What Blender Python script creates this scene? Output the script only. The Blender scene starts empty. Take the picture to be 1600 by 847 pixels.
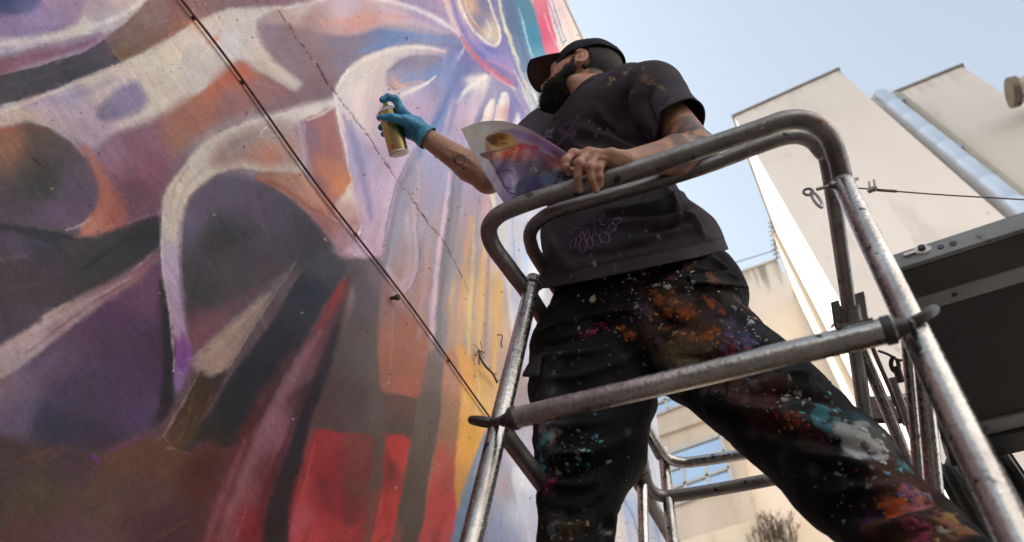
import bpy, bmesh, math, random
import numpy as np
from mathutils import Vector, Matrix

random.seed(7)
RNG = np.random.default_rng(7)
SC = bpy.context.scene
COL = SC.collection

# ------------------------------------------------------------------ camera
CAM = np.array((0.0, 0.0, 1.6))            # a low camera beside the tower, looking steeply up
FPX, CX, CY = 1039.0, 800.0, 423.5         # focal length in photograph pixels (1600 wide) and the image centre
_up = np.array((125.0, -708.5, FPX)); _up /= np.linalg.norm(_up)
_yy = np.array((1071.0, 1713.0, FPX)); _yy -= _up * (_yy @ _up); _yy /= np.linalg.norm(_yy)
_xx = np.cross(_yy, _up)
R3 = np.stack([_xx, _yy, _up])             # rows: world axes written in camera axes (right, down, forward)
cam_d = bpy.data.cameras.new('camera')
cam_o = bpy.data.objects.new('camera', cam_d); COL.objects.link(cam_o)
m = Matrix.Identity(4)
for i in range(3):
    m[i][0] = R3[i, 0]; m[i][1] = -R3[i, 1]; m[i][2] = -R3[i, 2]; m[i][3] = CAM[i]
cam_o.matrix_world = m
cam_d.sensor_width = 36.0
cam_d.lens = 36.0 * FPX / 1600.0
cam_d.clip_start = 0.02; cam_d.clip_end = 3000
cam_d.dof.use_dof = True; cam_d.dof.focus_distance = 1.85; cam_d.dof.aperture_fstop = 3.0
SC.camera = cam_o
SC.render.resolution_x = 1024; SC.render.resolution_y = 542

# ------------------------------------------------------------------ sky, sun, exposure
SUN_EL, SUN_AZ = math.radians(36), math.radians(-86)    # azimuth from +Y towards +X: the sun stands behind the painted wall
w = bpy.data.worlds.new('World'); SC.world = w; w.use_nodes = True
nt = w.node_tree; nt.nodes.clear()
sky = nt.nodes.new('ShaderNodeTexSky'); sky.sky_type = 'NISHITA'; sky.sun_disc = False
sky.sun_elevation = SUN_EL; sky.sun_rotation = SUN_AZ
sky.air_density = 1.0; sky.dust_density = 1.0; sky.ozone_density = 1.0; sky.altitude = 100
bg = nt.nodes.new('ShaderNodeBackground'); bg.inputs['Strength'].default_value = 0.118
wo = nt.nodes.new('ShaderNodeOutputWorld')
hs = nt.nodes.new('ShaderNodeHueSaturation'); hs.inputs['Hue'].default_value = .482; hs.inputs['Saturation'].default_value = 0.45       # a pale, hazy sky
nt.links.new(sky.outputs[0], hs.inputs['Color']); nt.links.new(hs.outputs[0], bg.inputs[0]); nt.links.new(bg.outputs[0], wo.inputs[0])
sd = bpy.data.lights.new('sun', 'SUN'); sd.energy = 3.6; sd.angle = math.radians(0.5); sd.color = (1.0, 0.96, 0.90)
so = bpy.data.objects.new('sun', sd); COL.objects.link(so)
_s = Vector((math.sin(SUN_AZ) * math.cos(SUN_EL), math.cos(SUN_AZ) * math.cos(SUN_EL), math.sin(SUN_EL)))
so.rotation_euler = _s.to_track_quat('Z', 'Y').to_euler()
SC.view_settings.view_transform = 'Standard'; SC.view_settings.look = 'None'
SC.view_settings.exposure = 1.75; SC.view_settings.gamma = 1.0

# ------------------------------------------------------------------ placing: where the sight line of a photograph pixel meets a plane
def ray(px, py):
    d = R3 @ np.array((px - CX, py - CY, FPX)); return d / np.linalg.norm(d)
def at_d(px, py, d): return CAM + ray(px, py) * d
def at_y(px, py, y): r = ray(px, py); return CAM + r * (y / r[1])
def at_x(px, py, x): r = ray(px, py); return CAM + r * (x / r[0])
def at_z(px, py, z): r = ray(px, py); return CAM + r * ((z - CAM[2]) / r[2])
def pix(P):
    P = np.asarray(P, float) - CAM
    c = P @ R3
    z = np.where(np.abs(c[..., 2]) < 1e-6, 1e-6, c[..., 2])
    return CX + FPX * c[..., 0] / z, CY + FPX * c[..., 1] / z, c[..., 2]
def mpp(d): return d / 1090.0              # metres that one photograph pixel spans at distance d

# ------------------------------------------------------------------ objects
def link(name, data, parent=None, mats=(), **props):
    o = bpy.data.objects.new(name, data); COL.objects.link(o)
    if parent is not None: o.parent = parent
    for mt in (mats if isinstance(mats, (list, tuple)) else (mats,)):
        if data is not None and mt is not None: data.materials.append(mt)
    for k, v in props.items(): o[k] = v
    return o
def mesh_obj(name, V, F, mat, parent=None, smooth=True, cols=None, **props):
    me = bpy.data.meshes.new(name)
    V = np.asarray(V, np.float32)
    q = parent
    while q is not None:
        V = V - np.array(q.location, np.float32); q = q.parent
    if isinstance(F, np.ndarray):
        k = F.shape[1]
        me.vertices.add(len(V)); me.vertices.foreach_set('co', V.ravel())
        me.loops.add(F.size); me.loops.foreach_set('vertex_index', F.astype(np.int32).ravel())
        me.polygons.add(len(F)); me.polygons.foreach_set('loop_start', np.arange(0, F.size, k, dtype=np.int32))
        me.update(calc_edges=True)
    else:
        me.from_pydata(V.tolist(), [], F); me.update()
    me.polygons.foreach_set('use_smooth', np.full(len(me.polygons), smooth))
    if cols is not None:
        ca = me.color_attributes.new('paint', 'FLOAT_COLOR', 'POINT')
        c4 = np.ones((len(V), 4), np.float32); c4[:, :cols.shape[1]] = cols
        ca.data.foreach_set('color', c4.ravel())
    return link(name, me, parent, mat, **props)
def thing(name, label, cat, loc=(0, 0, 0), group=None):
    o = bpy.data.objects.new(name, None); COL.objects.link(o); o.location = tuple(float(v) for v in loc)
    o.empty_display_size = 0.1
    o['label'] = label; o['category'] = cat
    if group: o['group'] = group
    return o
def tag(o, label, cat, group=None):
    o['label'] = label; o['category'] = cat
    if group: o['group'] = group
    return o

class MB:
    """collects plain shapes and makes ONE mesh object of them"""
    def __init__(s): s.V = []; s.F = []
    def add(s, V, F):
        n = len(s.V); s.V += [tuple(map(float, v)) for v in V]; s.F += [tuple(i + n for i in f) for f in F]; return s
    def box(s, lo, hi):
        x0, y0, z0 = lo; x1, y1, z1 = hi
        return s.add([(x0,y0,z0),(x1,y0,z0),(x1,y1,z0),(x0,y1,z0),(x0,y0,z1),(x1,y0,z1),(x1,y1,z1),(x0,y1,z1)],
                     [(0,3,2,1),(4,5,6,7),(0,1,5,4),(1,2,6,5),(2,3,7,6),(3,0,4,7)])
    def hexa(s, b, t):      # eight corners: four below, four above
        return s.add(list(b) + list(t), [(0,3,2,1),(4,5,6,7),(0,1,5,4),(1,2,6,5),(2,3,7,6),(3,0,4,7)])
    def obox(s, c, ax, ay, az):   # a box about c with half-axis vectors
        c, ax, ay, az = (np.array(v, float) for v in (c, ax, ay, az))
        q = [(-1,-1),(1,-1),(1,1),(-1,1)]
        return s.hexa([c + ax*i + ay*j - az for i, j in q], [c + ax*i + ay*j + az for i, j in q])
    def tube(s, pts, r, n=14, cap=True, closed=False):
        pts = np.array(pts, float); m_ = len(pts)
        rr = np.full(m_, r, float) if np.isscalar(r) else np.array(r, float)
        T = np.zeros_like(pts)
        for i in range(m_):
            a = pts[(i-1) % m_] if (closed or i > 0) else pts[i]
            b = pts[(i+1) % m_] if (closed or i < m_-1) else pts[i]
            T[i] = (b - a) / (np.linalg.norm(b - a) + 1e-12)
        up = np.array((0, 0, 1.0)) if abs(T[0][2]) < 0.9 else np.array((1.0, 0, 0))
        N = np.cross(T[0], up); N /= np.linalg.norm(N)
        V = []
        for i in range(m_):
            N = N - T[i] * (N @ T[i]); N /= np.linalg.norm(N)
            B = np.cross(T[i], N)
            for k in range(n):
                a = 2 * math.pi * k / n
                V.append(pts[i] + rr[i] * (math.cos(a) * N + math.sin(a) * B))
        F = []
        for i in range(m_ if closed else m_ - 1):
            j = (i + 1) % m_
            for k in range(n):
                F.append((i*n+k, i*n+(k+1) % n, j*n+(k+1) % n, j*n+k))
        if cap and not closed:
            F.append(tuple(range(n-1, -1, -1))); F.append(tuple((m_-1)*n + k for k in range(n)))
        return s.add(V, F)
    def lathe(s, c, axis, prof, n=24):     # prof: (distance along axis, radius)
        c = np.array(c, float); A = np.array(axis, float); A /= np.linalg.norm(A)
        u = np.cross(A, (0, 0, 1.0)); 
        if np.linalg.norm(u) < 1e-3: u = np.cross(A, (1.0, 0, 0))
        u /= np.linalg.norm(u); v = np.cross(A, u)
        V = []; F = []
        for (h, r) in prof:
            for k in range(n):
                a = 2*math.pi*k/n; V.append(c + A*h + max(r, 1e-5)*(math.cos(a)*u + math.sin(a)*v))
        for i in range(len(prof)-1):
            for k in range(n): F.append((i*n+k, i*n+(k+1) % n, (i+1)*n+(k+1) % n, (i+1)*n+k))
        F.append(tuple(range(n-1, -1, -1))); F.append(tuple((len(prof)-1)*n + k for k in range(n)))
        return s.add(V, F)
    def build(s, name, mat, parent=None, smooth=True, bevel=0, **props):
        o = mesh_obj(name, s.V, s.F, mat, parent, smooth, **props)
        if smooth:
            try:
                o.data.set_sharp_from_angle(angle=math.radians(40))
            except Exception: pass
        if bevel:
            b = o.modifiers.new('b', 'BEVEL'); b.width = bevel; b.segments = 2; b.limit_method = 'ANGLE'
        return o
def spline(pts, n=8):          # Catmull-Rom through the points
    P = np.array(pts, float); P = np.vstack([2*P[0]-P[1], P, 2*P[-1]-P[-2]]); out = []
    for i in range(1, len(P)-2):
        for k in range(n):
            t = k/n
            out.append(0.5*((2*P[i]) + (-P[i-1]+P[i+1])*t + (2*P[i-1]-5*P[i]+4*P[i+1]-P[i+2])*t*t + (-P[i-1]+3*P[i]-3*P[i+1]+P[i+2])*t**3))
    out.append(P[-2]); return np.array(out)

# ------------------------------------------------------------------ numpy noise
_PERM = RNG.permutation(512)
def _h(ix, iy, iz): return _PERM[(ix + _PERM[(iy + _PERM[iz & 511]) & 511]) & 511] / 511.0
def vnoise(x, y, z=0.0):
    x = np.asarray(x, float); y = np.asarray(y, float); z = np.broadcast_to(np.asarray(z, float), x.shape)
    xi, yi, zi = (np.floor(v).astype(int) for v in (x, y, z))
    fx, fy, fz = x-xi, y-yi, z-zi
    fx, fy, fz = (v*v*(3-2*v) for v in (fx, fy, fz))
    def L(a, b, t): return a + (b-a)*t
    c = [[[_h(xi+a, yi+b, zi+c_) for c_ in (0, 1)] for b in (0, 1)] for a in (0, 1)]
    return L(L(L(c[0][0][0], c[1][0][0], fx), L(c[0][1][0], c[1][1][0], fx), fy),
             L(L(c[0][0][1], c[1][0][1], fx), L(c[0][1][1], c[1][1][1], fx), fy), fz) * 2 - 1
def fbm(x, y, z=0.0, o=4):
    s = 0; a = 0.5; f = 1.0
    for i in range(o):
        s = s + a*vnoise(np.asarray(x)*f + 17*i, np.asarray(y)*f - 9*i, np.asarray(z)*f); a *= 0.5; f *= 2.03
    return s
def lin(c):                    # a colour as seen on a screen (0..255) to linear light
    c = np.asarray(c, float)/255.0
    return np.where(c <= 0.04045, c/12.92, ((c+0.055)/1.055)**2.4)
# ------------------------------------------------------------------ materials
def mat(name, col, rough=0.6, metal=0.0, n_scale=6.0, n_amt=0.25, col2=None, bump=0.0, b_scale=40.0, spec=0.5, attr=None, coords='Object',
        spots=None, stretch=None, extra=None, drip=None, wear=0):
    """one procedural surface: base colour broken by noise, optional second colour, fine bump, optional spots"""
    mt = bpy.data.materials.new(name); mt.use_nodes = True
    nt = mt.node_tree; N = nt.nodes; L = nt.links
    b = N['Principled BSDF']; b.inputs['Roughness'].default_value = rough; b.inputs['Metallic'].default_value = metal
    b.inputs['Specular IOR Level'].default_value = spec
    tc = N.new('ShaderNodeTexCoord'); src = tc.outputs[coords]
    if stretch:
        mp = N.new('ShaderNodeMapping'); mp.inputs['Scale'].default_value = stretch; L.new(src, mp.inputs[0]); src = mp.outputs[0]
    no = N.new('ShaderNodeTexNoise'); no.inputs['Scale'].default_value = n_scale; no.inputs['Detail'].default_value = 6; no.inputs['Roughness'].default_value = 0.65
    L.new(src, no.inputs['Vector'])
    mx = N.new('ShaderNodeMix'); mx.data_type = 'RGBA'
    rp = N.new('ShaderNodeValToRGB'); rp.color_ramp.elements[0].position = 0.35; rp.color_ramp.elements[1].position = 0.68
    L.new(no.outputs['Fac'], rp.inputs[0]); L.new(rp.outputs[0], mx.inputs[0])
    c1 = tuple(col) + (1,); c2 = tuple(col2) + (1,) if col2 is not None else tuple(min(1, v*(1-n_amt)) for v in col) + (1,)
    mx.inputs[6].default_value = c1; mx.inputs[7].default_value = c2
    out = mx.outputs[2]
    if attr:
        at = N.new('ShaderNodeAttribute'); at.attribute_name = attr
        m2 = N.new('ShaderNodeMix'); m2.data_type = 'RGBA'; m2.blend_type = 'MULTIPLY'; m2.inputs[0].default_value = 1.0
        L.new(at.outputs['Color'], m2.inputs[6]); L.new(out, m2.inputs[7]); out = m2.outputs[2]
    for sp in (spots or ()):          # (scale, threshold, softness, colour, roughness-of-noise)
        vn = N.new('ShaderNodeTexNoise'); vn.inputs['Scale'].default_value = sp[0]; vn.inputs['Detail'].default_value = 3; vn.inputs['Roughness'].default_value = 0.55
        mp2 = N.new('ShaderNodeMapping'); mp2.inputs['Location'].default_value = (sp[0]*1.7, sp[1]*31, 3.1); L.new(src, mp2.inputs[0]); L.new(mp2.outputs[0], vn.inputs['Vector'])
        r2 = N.new('ShaderNodeValToRGB'); r2.color_ramp.elements[0].position = sp[1]; r2.color_ramp.elements[1].position = sp[1] + sp[2]
        L.new(vn.outputs['Fac'], r2.inputs[0])
        m3 = N.new('ShaderNodeMix'); m3.data_type = 'RGBA'; L.new(r2.outputs[0], m3.inputs[0]); L.new(out, m3.inputs[6]); m3.inputs[7].default_value = tuple(sp[3]) + (1,)
        out = m3.outputs[2]
    if drip:                          # dirt that has run down from the top edge of a wall: (height of the edge, reach, colour, amount)
        sx = N.new('ShaderNodeSeparateXYZ'); L.new(tc.outputs['Object'], sx.inputs[0])
        g = N.new('ShaderNodeMapRange'); g.inputs[1].default_value = drip[0]-drip[1]; g.inputs[2].default_value = drip[0]; L.new(sx.outputs['Z'], g.inputs[0])
        mp3 = N.new('ShaderNodeMapping'); mp3.inputs['Scale'].default_value = (3.2, 3.2, .22); L.new(tc.outputs['Object'], mp3.inputs[0])
        n3 = N.new('ShaderNodeTexNoise'); n3.inputs['Scale'].default_value = 1.6; n3.inputs['Detail'].default_value = 5; L.new(mp3.outputs[0], n3.inputs['Vector'])
        ad = N.new('ShaderNodeMath'); ad.operation = 'MULTIPLY_ADD'; L.new(g.outputs[0], ad.inputs[0]); ad.inputs[1].default_value = .42; L.new(n3.outputs['Fac'], ad.inputs[2])
        r3 = N.new('ShaderNodeMapRange'); r3.inputs[1].default_value = .74; r3.inputs[2].default_value = .98; r3.inputs[4].default_value = drip[3]; L.new(ad.outputs[0], r3.inputs[0])
        m4 = N.new('ShaderNodeMix'); m4.data_type = 'RGBA'; L.new(r3.outputs[0], m4.inputs[0]); L.new(out, m4.inputs[6]); m4.inputs[7].default_value = tuple(drip[2]) + (1,); out = m4.outputs[2]
    if wear:                          # uneven polish
        wn = N.new('ShaderNodeTexNoise'); wn.inputs['Scale'].default_value = 48; wn.inputs['Detail'].default_value = 7; wn.inputs['Roughness'].default_value = .75; L.new(src, wn.inputs['Vector'])
        wr = N.new('ShaderNodeMapRange'); wr.inputs[1].default_value = .3; wr.inputs[2].default_value = .72; wr.inputs[3].default_value = max(.05, rough-wear); wr.inputs[4].default_value = min(1, rough+wear); L.new(wn.outputs['Fac'], wr.inputs[0]); L.new(wr.outputs[0], b.inputs['Roughness'])
    L.new(out, b.inputs['Base Color'])
    if bump:
        bn = N.new('ShaderNodeTexNoise'); bn.inputs['Scale'].default_value = b_scale; bn.inputs['Detail'].default_value = 5
        L.new(src, bn.inputs['Vector'])
        bp = N.new('ShaderNodeBump'); bp.inputs['Strength'].default_value = bump; bp.inputs['Distance'].default_value = 0.02
        L.new(bn.outputs['Fac'], bp.inputs['Height']); L.new(bp.outputs[0], b.inputs['Normal'])
    if extra: extra(nt, b)
    return mt
M = {}
M['tube'] = mat('galvanised_tube', (.50,.47,.44), .27, .95, 9, .4, (.28,.25,.225), .09, 110, wear=.14, spots=[(60,.60,.14,(.33,.30,.275)), (22,.66,.05,(.06,.05,.045)), (15,.69,.06,(.17,.10,.065)), (30,.71,.03,(.10,.16,.20)), (52,.72,.02,(.62,.60,.57)), (70,.73,.02,(.05,.04,.04))])
M['tube_dark'] = mat('worn_shaded_tube', (.28,.255,.235), .42, .75, 12, .4, (.15,.13,.12), .09, 110, wear=.14, spots=[(60,.60,.14,(.18,.16,.145)), (56,.72,.02,(.5,.48,.45)), (24,.63,.06,(.04,.034,.032)), (18,.68,.05,(.10,.12,.16)), (20,.7,.05,(.22,.09,.06))])  # worn metal; the top rails' shading is also put into its darker tone
M['clamp'] = mat('black_clamp', (.035,.032,.032), .45, .3, 15, .4, (.07,.055,.05), .1, 80)
M['steel'] = mat('bright_steel', (.55,.54,.53), .3, 1.0, 20, .3, (.35,.33,.31), .05, 80)
M['rust'] = mat('rusty_iron', (.085,.034,.018), .85, 0, 60, .5, (.028,.014,.011), .3, 200)
M['wire'] = mat('old_wire', (.14,.085,.06), .7, .4, 60, .5, (.06,.04,.035), .2, 200)
M['render'] = mat('beige_render', (.64,.545,.45), .9, 0, .55, .1, (.57,.48,.39), .12, 14, stretch=(.8,.8,.35), spots=[(1.4,.62,.14,(.55,.455,.36)), (5,.70,.06,(.46,.38,.30))])
M['render2'] = mat('cream_render', (.60,.52,.41), .9, 0, .8, .1, (.54,.45,.34), .10, 30, stretch=(1.3,1.3,.22), spots=[(1.6,.60,.16,(.47,.385,.285)), (4.0,.67,.08,(.36,.29,.22))])
M['concrete'] = mat('weathered_concrete', (.50,.42,.34), .9, 0, 1.2, .2, (.42,.35,.28), .15, 30, stretch=(1.2,1.2,.3), spots=[(2,.60,.14,(.40,.33,.26)), (6,.67,.08,(.28,.23,.185))])
M['white_render'] = mat('white_render', (.72,.70,.67), .9, 0, .8, .1, (.66,.64,.61), .08, 30)
M['coping'] = mat('roof_coping', (.30,.26,.22), .9, 0, 3, .4, (.18,.15,.13), .2, 30)
M['duct'] = mat('silver_duct', (.66,.69,.74), .42, .75, 3, .15, (.6,.62,.66), .03, 30)
M['downpipe'] = mat('beige_downpipe', (.42,.35,.27), .6, 0, 3, .2, None, .05, 30)
M['frame'] = mat('window_frame', (.40,.40,.40), .5, 0, 6, .2)
M['glass'] = mat('window_glass', (.50,.60,.70), .02, 1.0, .8, .08)
M['ground'] = mat('yard_concrete', (.065,.062,.058), .9, 0, 1.5, .2, (.05,.048,.045), .2, 30)
M['pave'] = mat('pavement_stone', (.26,.24,.22), .85, 0, 4, .3, None, .2, 30)
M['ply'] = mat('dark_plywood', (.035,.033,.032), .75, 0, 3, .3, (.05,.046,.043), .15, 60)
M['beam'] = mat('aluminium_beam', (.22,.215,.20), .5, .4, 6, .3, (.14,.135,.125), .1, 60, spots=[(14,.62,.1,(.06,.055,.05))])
M['beam_dark'] = mat('dark_beam', (.06,.057,.052), .6, .3, 6, .3, (.035,.033,.03), .1, 60)  # darker beam metal for the parts on the platform's underside
M['beam_light'] = mat('pale_beam', (.30,.29,.27), .5, .4, 6, .3, (.2,.19,.18), .1, 60)
M['wood'] = mat('deck_board', (.25,.18,.11), .8, 0, 5, .4, (.16,.11,.07), .2, 60, stretch=(8,1,8))
M['skin'] = mat('skin', (1,1,1), .5, 0, 40, .10, None, .22, 240, attr='paint', spec=.4)
M['shirt'] = mat('faded_black_cotton', (1,1,1), .88, 0, 5, .18, None, .12, 500, attr='paint', spec=.12, spots=[(55,.735,.015,(.32,.30,.32)), (48,.745,.015,(.30,.22,.13))])
M['pants'] = mat('black_work_cloth', (1,1,1), .85, 0, 7, .35, None, .2, 420, attr='paint', spec=.15,
   spots=[(70,.755,.02,(.22,.08,.03)), (84,.765,.02,(.30,.29,.28)), (9,.64,.12,(.022,.017,.017)), (30,.70,.06,(.030,.022,.020))])
M['cap'] = mat('navy_cap_cloth', (.020,.021,.028), .85, 0, 20, .3, None, .15, 500, spec=.15)
M['brim'] = mat('brown_brim_cloth', (.060,.034,.030), .85, 0, 20, .3, None, .15, 500, spec=.15)
M['beard'] = mat('dark_beard', (.016,.012,.010), .55, 0, 60, .3, (.03,.021,.017), .5, 260, spec=.3)
M['hairm'] = mat('cropped_hair', (.020,.015,.013), .7, 0, 60, .3, (.036,.027,.022), .4, 400)
M['glove'] = mat('blue_nitrile', (.045,.26,.42), .42, 0, 16, .25, (.035,.19,.34), .25, 120, spec=.4)
M['gold'] = mat('gold_can', (.50,.38,.17), .34, 1.0, 6, .2, (.40,.29,.12), .02, 60)
M['white_plastic'] = mat('white_plastic', (.72,.68,.60), .4, 0, 8, .1)
M['cream_metal'] = mat('pale_metal', (.62,.58,.52), .4, .3, 8, .1)
M['lime'] = mat('lime_nozzle', (.45,.52,.10), .4, 0, 8, .1)
M['redmark'] = mat('red_label', (.45,.05,.03), .5, 0, 8, .1)
M['boot'] = mat('dark_leather', (.03,.026,.024), .5, 0, 12, .3, None, .2, 80)
M['sole'] = mat('rubber_sole', (.02,.02,.02), .8, 0, 12, .3)
def paper_extra(nt, b):            # light comes through the sheet
    N, L = nt.nodes, nt.links; tr = N.new('ShaderNodeBsdfTranslucent'); mx = N.new('ShaderNodeMixShader'); mx.inputs[0].default_value = .34
    L.new(b.inputs['Base Color'].links[0].from_socket, tr.inputs['Color']); L.new(b.outputs[0], mx.inputs[1]); L.new(tr.outputs[0], mx.inputs[2])
    L.new(mx.outputs[0], N['Material Output'].inputs['Surface'])
M['paper'] = mat('printed_paper', (1,1,1), .22, 0, 30, .04, attr='paint', spec=.5, extra=paper_extra)
M['dry'] = mat('dry_stem', (.10,.075,.05), .9, 0, 12, .3)

def wall_mat(key, base, ztop, reach=2.2, amt=.75, col=(.22,.185,.145)):
    c = {'a': ((.71,.60,.515), (.64,.535,.455)), 'c': ((.67,.57,.47), (.60,.50,.405))}[base]
    M[key] = mat(key, c[0], .9, 0, .55, .1, c[1], .12, 14, stretch=(.9,.9,.3), spots=[(1.4,.62,.14,tuple(v*.88 for v in c[1])), (5,.70,.06,tuple(v*.78 for v in c[1]))], drip=(ztop, reach, col, amt)); return M[key]
# ------------------------------------------------------------------ the setting: ground, pavement
V = []; F = []
mb = MB(); mb.box((-400, -400, -0.5), (400, 600, 0.0)); mb.build('ground', M['ground'], smooth=False, kind='structure')
mb = MB(); mb.box((-1.10, -6, 0.004), (1.6, 5.5, 0.13)); mb.build('pavement', M['pave'], smooth=False, bevel=.01, kind='structure')

# ------------------------------------------------------------------ houses behind
def edge_x(pa, pb, y):           # a wall edge through two sight lines on the plane y: x as a function of height
    a = at_y(*pa, y); b = at_y(*pb, y)
    return lambda z: a[0] + (b[0]-a[0]) * (z-a[2]) / (b[2]-a[2])
def block(mb, xl, xr, y0, y1, zt, z0=0.0, zl=None):
    zl = zt if zl is None else zl
    mb.hexa([(xl(z0), y0, z0), (xr(z0), y0, z0), (xr(z0), y1, z0), (xl(z0), y1, z0)],
            [(xl(zl), y0, zl), (xr(zt), y0, zt), (xr(zt), y1, zt), (xl(zl), y1, zl)])

YA = 9.0
A = thing('apartment_house', 'tall beige rendered house block with plain walls, silver duct and downpipe', 'house', (2, 11, 0))
xl = edge_x((1147, 183), (1318, 481), YA); xr = edge_x((1310, 110), (1570, 340), YA)
zA = at_y(1310, 110, YA)[2]; zAl = at_y(1147, 183, YA)[2]
yA2 = at_z(1213, 361, zAl)[1]
mb = MB(); block(mb, xl, xr, YA, yA2, zA, zl=zAl); mb.build('wall', wall_mat('house_render', 'a', zA, 1.0, .22), A, smooth=False)
mb = MB(); mb.hexa([(xl(zAl)-.06, YA-.06, zAl), (xr(zA)+.05, YA-.06, zA), (xr(zA)+.05, yA2, zA), (xl(zAl)-.06, yA2, zAl)],
                   [(xl(zAl)-.06, YA-.06, zAl+.09), (xr(zA)+.05, YA-.06, zA+.09), (xr(zA)+.05, yA2, zA+.09), (xl(zAl)-.06, yA2, zAl+.09)])
mb.build('coping', M['coping'], A, smooth=False)
YB = 10.6
xlB = edge_x((1385, 152), (1590, 330), YB); xrB = edge_x((1503, 104), (1585, 157), YB); zB = at_y(1503, 104, YB)[2]
mb = MB(); block(mb, xlB, xrB, YB, YB+5, zB); mb.build('wall', wall_mat('house_render', 'a', zA, 1.0, .22), A, smooth=False)
mb = MB(); mb.hexa([(xlB(zB)+.05, YB-.06, zB), (xrB(zB)+.06, YB-.06, zB), (xrB(zB)+.06, YB+5, zB), (xlB(zB)+.05, YB+5, zB)],
                   [(xlB(zB)+.05, YB-.06, zB+.1), (xrB(zB)+.06, YB-.06, zB+.1), (xrB(zB)+.06, YB+5, zB+.1), (xlB(zB)+.05, YB+5, zB+.1)])
mb.build('coping', M['coping'], A, smooth=False)
# silver spiral duct in the recess, with ring seams
yd = 9.75
pt = at_y(1376, 152, yd); pb_ = at_y(1592, 330, yd); dirv = (pb_-pt)/np.linalg.norm(pb_-pt)
rD = 13.2 * np.linalg.norm(pt-CAM)/1190
L_ = (pt[2]) / -dirv[2]
prof = [(0.0, rD*.98), (.02, rD)]
k = .9
while k < L_:
    prof += [(k-.06, rD), (k-.035, rD*1.03), (k+.035, rD*1.03), (k+.06, rD)]; k += .95
prof += [(L_, rD)]
mb = MB(); mb.lathe(pt, dirv, prof, 28); duct = mb.build('duct', M['duct'], A)
pt2 = at_y(1403, 150, 10.2); pb2 = at_y(1600, 312, 10.2); d2 = (pb2-pt2)/np.linalg.norm(pb2-pt2)
mb = MB(); mb.tube([pt2, pt2 + d2*(pt2[2]/-d2[2])], 7.4*np.linalg.norm(pt2-CAM)/1190, 14); mb.build('downpipe', M['downpipe'], A)
for (px, py) in ((1404, 160), (1493, 234)):
    c = at_y(px, py, 10.0); mb = MB(); mb.obox(c, (.14,0,0), (0,.1,0), (0,0,.13)); mb.build('pipe_clamp', M['steel'], A, smooth=False)
mb = MB(); mb.tube([at_y(1362, 155, 9.4), at_y(1397, 144, 10.3)], .03, 6); mb.build('stay_rod', M['cream_metal'], A)
# stub of a flue near the right edge
c = at_y(1579, 145, 9.9); mb = MB(); ax = np.array((1, .1, -.15)); mb.lathe(c, ax, [(0,.30),(.05,.36),(.16,.36),(.2,.32),(3,.32)], 20)
fl = thing('roof_flue', 'stubby round flue pipe with rusty collar beside the tall beige wall', 'flue', c)
mb.build('flue_pipe', M['render2'], fl)
mb = MB(); mb.lathe(c, ax, [(-.03,.30),(-.03,.385),(.13,.385),(.13,.32)], 20); mb.build('collar', M['wood'], fl)
mb = MB(); mb.tube([c+np.array((.02,-.25,-.3)), c+np.array((-.08,-.25,-.75)), c+np.array((-.22,-.2,-.95))], .04, 6); mb.build('bracket', M['rust'], fl)

# unseen house added across the yard, its sunlit front bouncing light onto the mural
E_ = thing('light_bounce_house', 'unseen cream house added across the yard to bounce light onto the mural', 'house', (10, -3, 0))
mb = MB(); mb.box((7.6, -14, 0), (14, 6.0, 13)); mb.build('wall', M['white_render'], E_, smooth=False)
mb = MB(); mb.box((7.55, -14.05, 13.002), (14, 6.05, 13.15)); mb.build('coping', M['coping'], E_, smooth=False)
for j in range(4):
    for i in range(6):
        y = -12.4 + i*3.0; z = 1.6 + j*3.0
        mb = MB(); mb.box((7.54, y-.06, z-.06), (7.599, y+1.16, z)); mb.box((7.54, y-.06, z+1.5), (7.599, y+1.16, z+1.56)); mb.box((7.54, y-.06, z+.001), (7.599, y, z+1.499)); mb.box((7.54, y+1.1, z+.001), (7.599, y+1.16, z+1.499))
        f = mb.build('window', M['frame'], E_, smooth=False)
        mb = MB(); mb.add([(7.585, y, z), (7.585, y+1.1, z), (7.585, y+1.1, z+1.5), (7.585, y, z+1.5)], [(0, 3, 2, 1)]); mb.build('pane', M['glass'], f, smooth=False)

# narrow slab house between the tall block and the lower one
YD = yA2 + .15
xlD = edge_x((1207, 364), (1278, 510), YD); xrD = edge_x((1221, 361), (1300, 520), YD); zD = at_y(1207, 364, YD)[2]
Dh = thing('slab_house', 'narrow cream house slab with sunlit white side between two houses', 'house', (xlD(0)+.6, YD+2, 0))
mb = MB(); block(mb, xlD, lambda z: xrD(z)+1.5, YD, YD+6, zD); mb.build('wall', M['render2'], Dh, smooth=False)
mb = MB(); mb.hexa([(xlD(zD)-.05,YD-.05,zD),(xrD(zD)+1.5,YD-.05,zD),(xrD(zD)+1.5,YD+6,zD),(xlD(zD)-.05,YD+6,zD)],[(xlD(zD)-.05,YD-.05,zD+.1),(xrD(zD)+1.5,YD-.05,zD+.1),(xrD(zD)+1.5,YD+6,zD+.1),(xlD(zD)-.05,YD+6,zD+.1)])
mb.build('coping', M['render2'], Dh, smooth=False)
mb = MB(); a = at_y(1205, 347, YD+.3); b = at_y(1214, 404, YD+.3)
for k in range(9):
    t = k/8; p_ = a*(1-t)+b*t; mb.tube([p_+np.array((-.12,0,0)), p_+np.array((.12,0,.03))], .02, 5)
mb.tube([a, b], .03, 5); mb.tube([a+np.array((.22,0,0)), b+np.array((.22,0,0))], .03, 5)
mb.build('roof_ladder', M['clamp'], Dh)

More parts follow.
